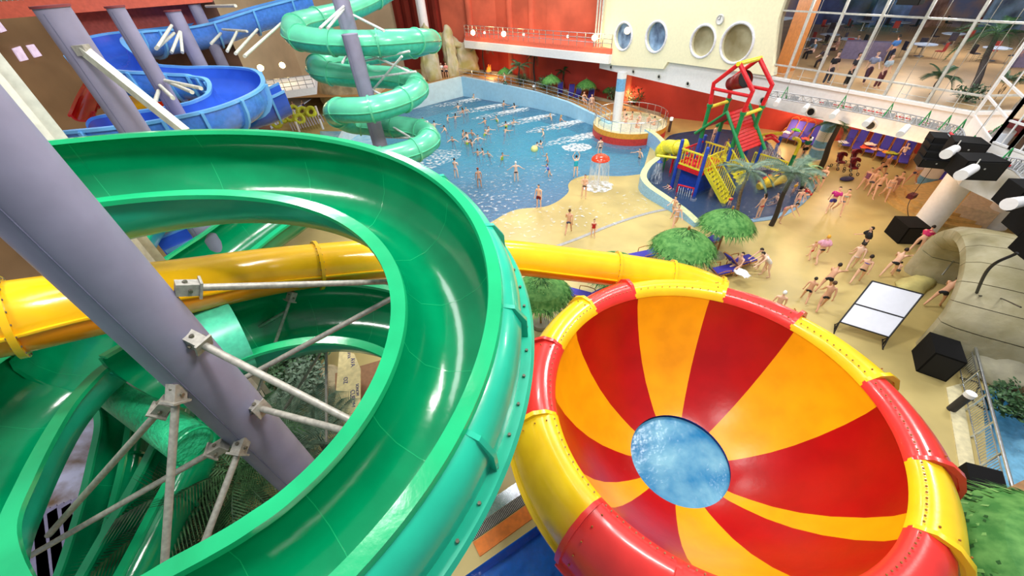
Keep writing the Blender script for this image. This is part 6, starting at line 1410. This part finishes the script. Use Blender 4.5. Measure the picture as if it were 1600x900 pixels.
floorcube([(1381, 362), (1402, 381), (1437, 382)], 1.05, 'black floor loudspeaker near the small stage'); floorcube([(1424, 548), (1431, 580), (1478, 597)], 1.15, 'big black floor loudspeaker beside the stone arch'); floorcube([(1468, 748), (1475, 790), (1530, 806)], 1.15, 'black floor loudspeaker half hidden by the bowl slide, lower right')
gS = 'black loudspeakers hanging from the curved truss'
for k in range(4): cab(atd(1470 - k * 6, 224 + k * 11, 17.5) , 1.1, .9, .36, rad(-25), ['top', 'second', 'third', 'bottom'][k] + ' cabinet of the four-tier loudspeaker stack', grp=gS, name='hanging_loudspeaker', wedge=.15)
cab(atd(1496, 244, 16.2), 1.1, .9, .7, rad(-30), 'hanging loudspeaker right of the four-tier stack', grp=gS, name='hanging_loudspeaker', wedge=.15); cab(atd(1512, 274, 15.2), 1.35, .9, .75, rad(-15), 'large hanging loudspeaker below the truss bend with a spotlight', grp=gS, name='hanging_loudspeaker', wedge=.15)
cab(atd(1588, 322, 13.2), 1.1, .9, .8, rad(-15), 'upper hanging loudspeaker at the right edge', grp=gS, name='hanging_loudspeaker', wedge=.15); cab(atd(1606, 360, 12.6), 1.1, .9, .8, rad(-15), 'middle hanging loudspeaker at the right edge', grp=gS, name='hanging_loudspeaker', wedge=.15); cab(atd(1614, 400, 12.2), .9, .9, .9, rad(-10), 'lowest hanging loudspeaker at the right edge', grp=gS, name='hanging_loudspeaker', wedge=.15)
cab(onw(1436, 4) + nin * 1.0, .9, .6, .4, rad(-60), 'small black projector box hanging before the upper glass', name='projector_box')
tr_ = cat([onw(1212, 146) + nin * .9, onw(1290, 159) + nin * .9, onw(1360, 171) + nin * .9, onw(1430, 185) + nin * .9, onw(1474, 194) + nin * 1.1, atd(1492, 212, 17.2), atd(1505, 238, 16.4), atd(1545, 256, 15.4), atd(1592, 266, 14.4), atd(1625, 300, 13.2)], 6)
t = thing('lighting_truss', 'curved white lattice truss carrying lights along the slab', 'truss', tr_[0]); mb = MB(); offs = [V((0, 0, .0)), V((0, 0, .38)), None]
lines = [[], [], []]
for i, p in enumerate(tr_):
    T = (tr_[min(i + 1, len(tr_) - 1)] - tr_[max(i - 1, 0)]).normalized(); S = T.cross(Z3).normalized(); lines[0].append(p + S * .2); lines[1].append(p - S * .2); lines[2].append(p + V((0, 0, .35)))
for l in lines: mb.tube(l, .03, 6)
for i in range(len(tr_) - 1):
    for a, b in ((0, 1), (1, 2), (2, 0)): mb.cyl(lines[a][i], lines[b][i + 1], .015, n=5); mb.cyl(lines[a][i], lines[b][i], .015, n=5)
mb.build('lattice', M('truss_alu', (172, 175, 180), .4, .3), t)
for i in range(3, len(tr_) - 1, 4): mb = MB(); p = tr_[i]; T = (tr_[i + 1] - tr_[i]).normalized(); mb.box(p + T * .1 + V((0, 0, .12)), (.5, .03, .26), T.to_track_quat('X', 'Z').to_matrix()); mb.build('grey_panel', M('truss_panel', (170, 175, 180), .5), t)
for i, k in enumerate((2, 9, 15, 21, 26, 30, 36, 44, 52)):
    if k < len(tr_) - 1: mb = MB(); p = tr_[k]; q = p + V((.25, .1, .9)); mb.tube([p + V((-.18, 0, 0)), p + V((0, 0, .7)), p + V((.18, 0, 0))], .035, 6); mb.cyl(p + V((0, 0, .7)), p + V((0, 0, .7)) + V((.3, .2, 5)), .012, n=5, mi=1); mb.build('green_sling', [M('sling_green', (30, 150, 80), .6), STEEL], t)
mb = MB(); mb.tube([q + V((0, 0, .1)) for q in lines[1][6:16]], .035, 6); mb.tube([q + V((0, 0, .1)) for q in lines[1][16:25]], .035, 6); mb.tube([q + V((0, 0, .1)) for q in lines[0][30:36]], .05, 6); mb.tube([q + V((0, 0, .1)) for q in lines[0][37:48]], .05, 6); mb.build('red_cable', M('cable_red', (225, 50, 60), .5), t)
gL = 'white spotlights hanging from the truss'
for i, (px, py, dp, ex, lb) in enumerate([(1217, 156, 23.5, (-5, 7), 'small spotlight at the left end of the truss'), (1262, 165, 22.5, (-6, 7), 'second spotlight from the left end of the truss'), (1308, 174, 21, (-8, 8), 'third spotlight under the truss near the large vent'), (1362, 186, 19.5, (-10, 8), 'spotlight above the large round vent'), (1418, 198, 17.8, (-12, 12), 'spotlight under the right half of the straight truss'), (1492, 233, 15.6, (-14, 8), 'white spotlight in front of the stacked loudspeakers'), (1521, 263, 14.2, (-20, 11), 'large white spotlight in front of the big hanging loudspeaker'), (1596, 315, 12.2, (-20, 4), 'white spotlight at the right image edge')]):
    a = atd(px, py, dp); b = atd(px + ex[0], py + ex[1], dp - .35); t = thing('spotlight', lb, 'spotlight', a, gL); r_ = .13 * (1 if i < 5 else 1.3); mb = MB(); mb.cyl(a, b, r_, r_ * 1.15, 16); mb.build('housing', WHITE, t); mb = MB(); mb.cyl(a, a + V((0, 0, .35)), .02, n=6); mb.build('yoke', FR, t)
# control box hanging on cables
p = at(1425, 306, 1.3); mb = MB(); mb.box(p, (.5, .3, .25), (0, 0, .4)); tag(mb.build('stage_box', M('box_red_black', (120, 20, 45), .5, scale=5, rgb2=(20, 20, 25))), 'small red and black box held by cables over the stage steps', 'box')
mb = MB(); mb.tube(cat([p, p + V((0, 0, 2)), atd(1446, 250, 17)], 6), .015, 5); mb.tube(cat([p, at(1418, 325, .8), at(1422, 345, .1), at(1432, 352, 0.03)], 6), .02, 5); tag(mb.build('cable', BLACK), 'thin black cables running from speaker stack to the stage box', 'cable')
# stage steps
for i, (z0, z1, s_) in enumerate(((0, .18, 1.0), (.18, .36, .88), (.36, .54, .76))):
    c = at(1468, 318, .0); 
mb = MB(); STG = M('stage_wood', (215, 175, 105), .5, scale=4); cS = at(1472, 322, 0)
for k, r_ in enumerate((2.9, 2.45, 2.0)):
    pts_ = [(cS.x + r_ * math.cos(a), cS.y + r_ * math.sin(a)) for a in [rad(110 + 150 * j / 16) for j in range(17)]] + [(cS.x + 2, cS.y - 1.2), (cS.x + 2, cS.y + 2.5)]; mb.prism(pts_, k * .17, k * .17 + .17)
tag(mb.build('stage_steps', STG, None, 30), 'low rounded wooden stage steps left of the thick white column', 'steps')
mb = MB(); q = [at(*v, 1.0) for v in ((1500, 320), (1560, 335), (1600, 300), (1530, 285))]; mb.prism([(v.x, v.y) for v in q], 0, 1.0); tag(mb.build('bar_counter', M('counter_beige', (215, 195, 170), .6)), 'beige counter behind the thick white column at right', 'counter')
for k in range(9): 
    mb = MB(); c = V(at(1500 + k * 11, 268 + k * 4, .8)); mb.sph(c, (.3, .25, .35), 10, 6); tag(mb.build('clothes_bundle', M('bundle_%d' % (k % 4), ((190, 40, 60), (40, 30, 40), (215, 150, 120), (90, 60, 110))[k % 4], .8, scale=4, var=.4)), '%s bundle of clothes from the left, behind the stone arch top' % (['first', 'second', 'third', 'fourth', 'fifth', 'sixth', 'seventh', 'eighth', 'ninth'][k]), 'bundle', 'bundles of clothes on the right bench')
# white projection screen
c4 = [(1363, 439), (1451, 465), (1388, 527), (1310, 503)]
bl_, br_ = at(1310, 514, .25), at(1388, 540, .25)
Fl, Fr = at(1308, 521, 0), at(1387, 547, 0)
wv = (Fr - Fl); wv.z = 0; Wd_ = wv.length; wv.normalize()
def onv(px, py, off=0): return atplane(px, py, (Fl.x, Fl.y), (Fl.x + wv.x, Fl.y + wv.y))
bl_, br_ = onv(1312, 503), onv(1389, 526)
nb = V((-wv.y, wv.x, 0)); nb = nb if nb.y > 0 else -nb
# leaning back panel
tl = at(1363, 439, 1.75); trr = at(1451, 466, 1.75); bl_ = at(1312, 503, .45); br_ = at(1389, 527, .45)
trr = tl + (br_ - bl_)
t = thing('whiteboard_stand', 'large white two-part board in a black frame standing on the sand', 'board', Fl); mb = MB(); nn = (br_ - bl_).cross(tl - bl_).normalized()
mb.add([bl_, br_, trr, tl, bl_ - nn * .03, br_ - nn * .03, trr - nn * .03, tl - nn * .03], [(0, 1, 2, 3), (7, 6, 5, 4), (0, 4, 5, 1), (1, 5, 6, 2), (2, 6, 7, 3), (3, 7, 4, 0)]); mb.build('white_panel', M('board_white', (235, 238, 250), .4, var=.01), t)
mb = MB(); m1_, m2_ = bl_.lerp(tl, .45), br_.lerp(trr, .45)
for a, b in ((bl_, br_), (br_, trr), (trr, tl), (tl, bl_), (m1_, m2_)): mb.cyl(a, b, .03, n=8)
mb.build('frame', BLACK, t)
for b in (bl_, br_):
    mb = MB(); g = V((b.x, b.y, 0)); mb.cyl(b, g, .03, n=8); mb.cyl(g - nb * .35, g + nb * .35, .025, n=8); mb.cyl(b + V((0, 0, 0)), g - nb * .3, .02, n=8); mb.cyl(b, g + nb * .3, .02, n=8); mb.build('leg', BLACK, t)
for b in (tl, trr): mb = MB(); mb.cyl(b, V((b.x, b.y, 0)), .025, n=8); mb.build('leg', BLACK, t)
# ------------------------------------------------------------------ stone arch
ARCH = M('arch_stone', (150, 142, 105), .85, scale=1.0, rgb2=(178, 170, 140), bump=.5, bscale=4)
F1, F2 = at(1412, 418, 0), at(1432, 545, 0)
av = (F2 - F1); av.z = 0; AL = av.length; av.normalize(); dv = V((-av.y, av.x, 0)); dv = dv if dv.x > 0 else -dv
cA = (F1 + F2) / 2; Rin = AL / 2 - .75; t = thing('stone_arch', 'big curved stone arch tunnel with block joints on the right', 'arch', cA); nb_ = 11
def archpt(a, r, d, hz=.82): return cA - av * (r * math.cos(a)) + V((0, 0, max(0, r * math.sin(a) * hz + .9 * (1 if math.sin(a) > .02 else 0) * min(1, math.sin(a) * 3)))) + dv * d
for k in range(nb_):
    a0, a1 = PI * k / nb_, PI * (k + 1) / nb_; mb = MB(); sub = 4
    for j in range(sub):
        b0, b1 = a0 + .004 + (a1 - a0 - .008) * j / sub, a0 + .004 + (a1 - a0 - .008) * (j + 1) / sub
        ring = lambda b: [archpt(b, Rin, .35), archpt(b, Rin + .35, 0), archpt(b, Rin + .75, 0), archpt(b, Rin + 1.0, .3), archpt(b, Rin + 1.1, 1.0), archpt(b, Rin + 1.05, 3.4), archpt(b, Rin, 3.4)]
        r0, r1 = ring(b0), ring(b1); n_ = 7; mb.add(r0 + r1, [(q, (q + 1) % n_, n_ + (q + 1) % n_, n_ + q) for q in range(n_)] + ([tuple(range(n_))] if j == 0 else []) + ([tuple(range(n_, 2 * n_))] if j == sub - 1 else []))
    mb.build('voussoir', ARCH, t, 50)
mb = MB(); pts_ = [archpt(PI * k / 20, Rin + .6, .12 + 0) for k in range(21)]
ring0 = [archpt(PI * k / 24, Rin + .03, .5) for k in range(25)]
for k in range(24): 
    q = [archpt(PI * k / 24, Rin + .1, .4), archpt(PI * (k + 1) / 24, Rin + .1, .4), archpt(PI * (k + 1) / 24, Rin + .1, 3.3), archpt(PI * k / 24, Rin + .1, 3.3)]; mb.add(q, [(0, 1, 2, 3)]); 
    q = [archpt(PI * k / 24, Rin + .95, .5), archpt(PI * (k + 1) / 24, Rin + .95, .5), archpt(PI * (k + 1) / 24, Rin + .95, 3.3), archpt(PI * k / 24, Rin + .95, 3.3)]; mb.add(q, [(0, 1, 2, 3)])
mb.build('mortar', M('dark_mortar', (75, 70, 55), .9), t)
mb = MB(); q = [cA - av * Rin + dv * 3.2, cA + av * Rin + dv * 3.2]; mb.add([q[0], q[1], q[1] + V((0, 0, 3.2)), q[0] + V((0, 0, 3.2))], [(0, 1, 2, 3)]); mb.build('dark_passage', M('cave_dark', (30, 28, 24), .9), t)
rock('boulder', 'low yellowish rocks lying in front of the arch opening', [tuple(at(x, y, z)) for x, y, z in ((1392, 440, 0), (1440, 425, 0), (1470, 440, 0), (1440, 470, 0), (1400, 460, 0), (1410, 445, .5), (1450, 440, .5))], M('yellow_rock', (205, 195, 125), .8, bump=.5, scale=2), 3, .15)
mb = MB(); mb.tube([at(1472, 430, 1.0), at(1500, 395, 1.6)], .03, 8); tag(mb.build('handrail_pole', CHROME), 'short shiny handrail inside the stone arch opening', 'handrail')
rock('boulder', 'large smooth rock slope behind and right of the arch', [tuple(at(x, y, z)) for x, y, z in ((1490, 560, 0), (1520, 600, 0), (1640, 640, 0), (1700, 480, 1.5), (1640, 380, 2.5), (1560, 400, 2.5), (1530, 500, 1.6), (1600, 560, 1.0), (1680, 560, 1.2), (1600, 430, 3.0))], M('grey_rock', (150, 145, 128), .85, scale=1, rgb2=(185, 180, 150), bump=.5, bscale=3), 4, .35)
rock('boulder', 'brown rounded rock at the right edge above the pool plants', [tuple(at(x, y, z)) for x, y, z in ((1570, 610, 0), (1640, 600, 0), (1640, 660, 0), (1590, 650, 0), (1600, 600, .9), (1640, 620, 1.1))], M('brown_rock', (95, 72, 48), .85, bump=.5), 3, .15)
for i, (px, py) in enumerate(((1570, 625), (1560, 640), (1590, 655))): bush('dark green plant %s the pool at the right edge' % ('beside', 'leaning over', 'low by')[i], 0, 0, 0, .6, .8, LEAFD, 260, 90 + i, 'plants by the right pool', 'pool_plant', tuple(at(px, py, 0)))
mb = MB(); mb.tube(cat([atd(1590, 395, 11.5), atd(1545, 420, 12.3), at(1520, 470, 2.2), at(1490, 520, 1.2), at(1468, 560, .6), at(1455, 585, .05)], 8), .045, 8); tag(mb.build('cable', BLACK), 'thick black cable bundle draped over the stone arch', 'cable')
mb = MB(); mb.tube(cat([atd(1595, 480, 10), at(1560, 465, 2.6), at(1530, 462, 2.8)], 8), .02, 6); mb.tube(cat([at(1500, 590, .05), at(1530, 600, .05), at(1520, 625, .05), at(1545, 640, .05), at(1535, 610, .05)], 8), .025, 6); tag(mb.build('cable', BLACK), 'loose black cable loops by the railing at right', 'cable')
# railing right
rb = [at(1490, 600, 0), at(1549, 778, 0)]; t = thing('pool_fence', 'long steel fence beside the pale pool at far right', 'fence', rb[0])
rdir = (rb[1] - rb[0]).normalized(); mb = MB(); a, b = rb[0] - rdir * .3, rb[1] + rdir * .3
a2, b2 = at(1524, 542, 1.05), at(1582, 762, 1.05); a = V((a2.x, a2.y, 0)); b = V((b2.x, b2.y, 0))
mb.cyl(a + V((0, 0, 1.05)), b + V((0, 0, 1.05)), .045, n=10); mb.cyl(a + V((0, 0, .15)), b + V((0, 0, .15)), .02, n=8); mb.cyl(a + V((0, 0, .85)), b + V((0, 0, .85)), .02, n=8); mb.build('handrail', CHROME, t)
for k in range(6): q = a.lerp(b, k / 5); mb = MB(); mb.cyl(q, q + V((0, 0, 1.05)), .035, n=8); mb.build('post', CHROME, t)
mb = MB()
for k in range(56): q = a.lerp(b, k / 55); mb.cyl(q + V((0, 0, .15)), q + V((0, 0, .85)), .012, n=5)
bb = mb.build('bars', CHROME, t)
mb = MB(); p = at(1486, 640, 0); q = at(1520, 618, .9); q = V((p.x, p.y, .85)); t = thing('bollard_light', 'dark bollard light with white head beside the right fence', 'lamp', p, 'bollard lights'); mb.cyl(p, q, .13, n=16); mb.build('post', DARK, t); mb = MB(); mb.cyl(q, q + V((0, 0, .16)), .15, n=16); mb.build('lamp_head', WHITE, t)
mb = MB(); q = [at(*v, .0) for v in ((1478, 606), (1500, 600), (1530, 770), (1508, 790))]; mb.prism([(v.x, v.y) for v in q], 0, .03); tag(mb.build('kerb_strip', M('pale_kerb', (215, 205, 165), .6)), 'pale kerb strip between sand and right fence', 'kerb')
mb = MB(); q = [at(*v, 1.2) for v in ((1538, 780), (1640, 730), (1700, 900), (1560, 835))]; mb.prism([(v.x, v.y) for v in q], 0, 1.2); tag(mb.build('brown_plinth', M('brown_plaster', (160, 120, 80), .7)), 'brown plastered plinth at the lower right corner', 'plinth')
# ------------------------------------------------------------------ bottom centre
t = thing('drain_grate', 'steel gutter with dark slotted grate below green slide and bowl', 'drain', at(790, 800, 0)); a, b = at(735, 838, .02), at(840, 765, .02); d_ = (b - a).normalized(); pn = V((-d_.y, d_.x, 0))
mb = MB(); mb.bar(a + pn * .0, b + pn * .0, .3, .03, 0); mb.build('slot_tray', BLACK, t); mb = MB(); LL = (b - a).length
for k in range(int(LL / .05)): mb.bar(a + d_ * (k * .05) - pn * .15 + V((0, 0, .02)), a + d_ * (k * .05) + pn * .15 + V((0, 0, .02)), .02, .02)
mb.build('slots', STEEL, t)['kind'] = 'stuff'; mb = MB(); mb.bar(a + pn * .36, b + pn * .36, .4, .04); mb.build('steel_edge', CHROME, t)
mb = MB(); mb.bar(a - pn * .4, b - pn * .4, .42, .06); tag(mb.build('pool_kerb', M('orange_kerb', (225, 120, 25), .5)), 'orange kerb of the blue pool at bottom centre', 'kerb')
# ------------------------------------------------------------------ upper hall furnishing
gT = 'tables in the upper hall'; onm = ['nearest the orange wall', 'second from the orange wall', 'in the middle of the hall', 'right of the blue shirted man', 'by the tall plant', 'at the far right of the glass']
TBL = M('table_blue_white', (170, 195, 225), .3, scale=2, rgb2=(230, 235, 245)); CH = M('chair_dark', (50, 45, 60), .6); CHR = M('chair_red', (190, 60, 55), .6)
for i, (px, py) in enumerate(((1262, 78), (1290, 70), (1320, 78), (1435, 88), (1480, 70), (1545, 95), (1300, 52), (1345, 48), (1400, 50), (1500, 45))):
    p = at(px, py, 6.34); t = thing('cafe_table', 'pale cafe table upstairs behind glass, %s' % (onm[i] if i < 6 else ['in the back row, first from left', 'in the back row, second from left', 'in the back row, third from left', 'in the back row, fourth from left'][i - 6]), 'table', p, gT); mb = MB(); mb.cyl(p + V((0, 0, .72)), p + V((0, 0, .76)), .7, n=24); mb.build('table_top', TBL, t); mb = MB(); mb.cyl(p, p + V((0, 0, .72)), .05, n=8); mb.cyl(p, p + V((0, 0, .03)), .3, n=16); mb.build('leg', CHROME, t)
    for k in range(3):
        a = k * 2.1 + i; q = p + V((math.cos(a), math.sin(a), 0)) * 1.05; c = thing('cafe_chair', '%s chair %s of the cafe table %s' % (('dark', 'red', 'dark')[k], ('right', 'left', 'near side')[k], (onm[i] if i < 6 else 'in back row number %s' % ordn[i - 6])), 'chair', q, 'chairs in the upper hall'); Rz = Euler((0, 0, a - PI / 2)); R3 = Rz.to_matrix(); cm = (CH, CHR, CH)[k]
        mb = MB(); mb.box(q + V((0, 0, .45)), (.42, .42, .05), R3, bev=.01); mb.build('seat', cm, c); mb = MB(); mb.box(q + R3 @ V((0, .2, .72)), (.42, .04, .5), R3, bev=.01); mb.build('backrest', cm, c); 
        for (sx, sy) in ((.18, .18), (-.18, .18), (.18, -.18), (-.18, -.18)): mb = MB(); mb.cyl(q + R3 @ V((sx, sy, 0)), q + R3 @ V((sx, sy, .44)), .015, n=6); mb.build('leg', CHROME, c)
palm('indoor_plant', 'leafy potted plant upstairs close to the glass', at(1452, 148, 6.34), at(1452, 148, 6.34) + V((0, 0, .9)), 11, 1.1, LEAFD, .03, DTRK, seed=55)
palm('indoor_palm', 'big dark green palm upstairs at the right', at(1520, 140, 6.34), at(1510, 125, 6.34) + V((0, 0, 2.3)), 14, 2.0, LEAFD, .14, DTRK, seed=56)
bush('low green planter upstairs at the right end of the glass', 0, 0, 0, .8, .7, LEAFD, 300, 98, None, 'indoor_planter', tuple(at(1510, 158, 6.34)))
mb = MB(); p = at(1345, 92, 6.34); mb.box(p + V((0, 0, .55)), (2.6, .7, 1.1), (0, 0, math.atan2(u1.y, u1.x) + .4)); tag(mb.build('reception_counter', M('counter_violet', (130, 120, 150), .5)), 'grey violet counter upstairs beside the man in blue', 'counter')
mb = MB(); p = at(1405, 30, 6.34)
for i, (px, py, s_, h_, c) in enumerate(((1300, 18, 5, 3.0, (60, 85, 150)), (1380, 22, 3, 2.2, (120, 150, 215)), (1560, 30, 4, 3.0, (140, 175, 225)), (1460, 20, 3, 2.6, (225, 165, 140)))):
    p = at(px, py + 20, 6.34); mb = MB(); mb.box(p + V((0, 0, h_ / 2)), (s_, .3, h_), (0, 0, -.6 + i * .3)); tag(mb.build('display_screen', M('screen_%d' % i, c, .2, scale=.7, var=.4, coat=.5)), ['dark blue partition upstairs behind the tables', 'light blue partition upstairs behind the man in blue', 'pale blue partition at the far right upstairs', 'salmon partition upstairs between palm and tables'][i], 'partition')
# ------------------------------------------------------------------ light
w = bpy.data.worlds.new('world'); bpy.context.scene.world = w; w.use_nodes = True
bg = w.node_tree.nodes['Background']; bg.inputs[0].default_value = (.80, .87, 1.0, 1); bg.inputs[1].default_value = .36
pt0 = []
def area(x, y, z, sx, sy, e, col=(1, .97, .92), tgt=None):
    l = bpy.data.lights.new('ceiling_or_fill_light', 'AREA'); l.shape = 'RECTANGLE'; l.size = sx; l.size_y = sy; l.energy = e; l.color = col
    o = bpy.data.objects.new('ceiling_or_fill_light', l); C.objects.link(o); o.location = (x, y, z)
    if tgt: o.rotation_euler = (V(tgt) - V((x, y, z))).to_track_quat('-Z', 'Y').to_euler()
    return o
for (x, y) in ((-8, 2), (6, 4), (-8, 18), (8, 18), (-4, 34), (10, 34), (22, 12), (2, 48)):
    area(x, y, 22, 5, 1.2, 2100 if y > 10 else 1700)
area(4, 6, 20, 4, 2, 1500, (1, .96, .92), (-24, 30, 10))  # fill light added to brighten the salmon beam, no lamp of the hall
area(-2, 10, 20, 2, 9, 600, (1, 1, 1))
for (x, y, e_) in ((24, 30, 700), (27, 27.5, 700), (20, 34, 500), (29, 23, 500), (15, 39, 350)): pt0.append(((x, y, 3.9), e_))
for q in ((20, 12, 12.0),): 
    pass
def pt(p, e, col, r=.3):
    l = bpy.data.lights.new('lamp_light', 'POINT'); l.energy = e; l.color = col; l.shadow_soft_size = r
    o = bpy.data.objects.new('lamp_light', l); C.objects.link(o); o.location = p
for p_, e_ in pt0: pt(p_, e_ * .36, (1, .8, .6), .5)
for q in LAMPS: pt(V(q) + V((-.4, -1.2, .3)), 120, (1, .7, .35))
for (px, py, z) in ((768, 112, 2.6), (985, 148, 1.8), (1245, 190, 1.4), (1310, 235, 3.5), (1400, 262, 3.5)): pt(at(px, py, z), 160, (1, .55, .25))
for s in (19, 22, 25): 
    for d in (4, 14): pt(wallp(s, 10.8) + nback * d, 480, (1, .9, .8), .6)
sc = bpy.context.scene
sc.view_settings.view_transform = 'Standard'; sc.view_settings.look = 'None'; sc.view_settings.exposure = -0.12; sc.view_settings.gamma = 1.0
sc.view_settings.use_curve_mapping = False
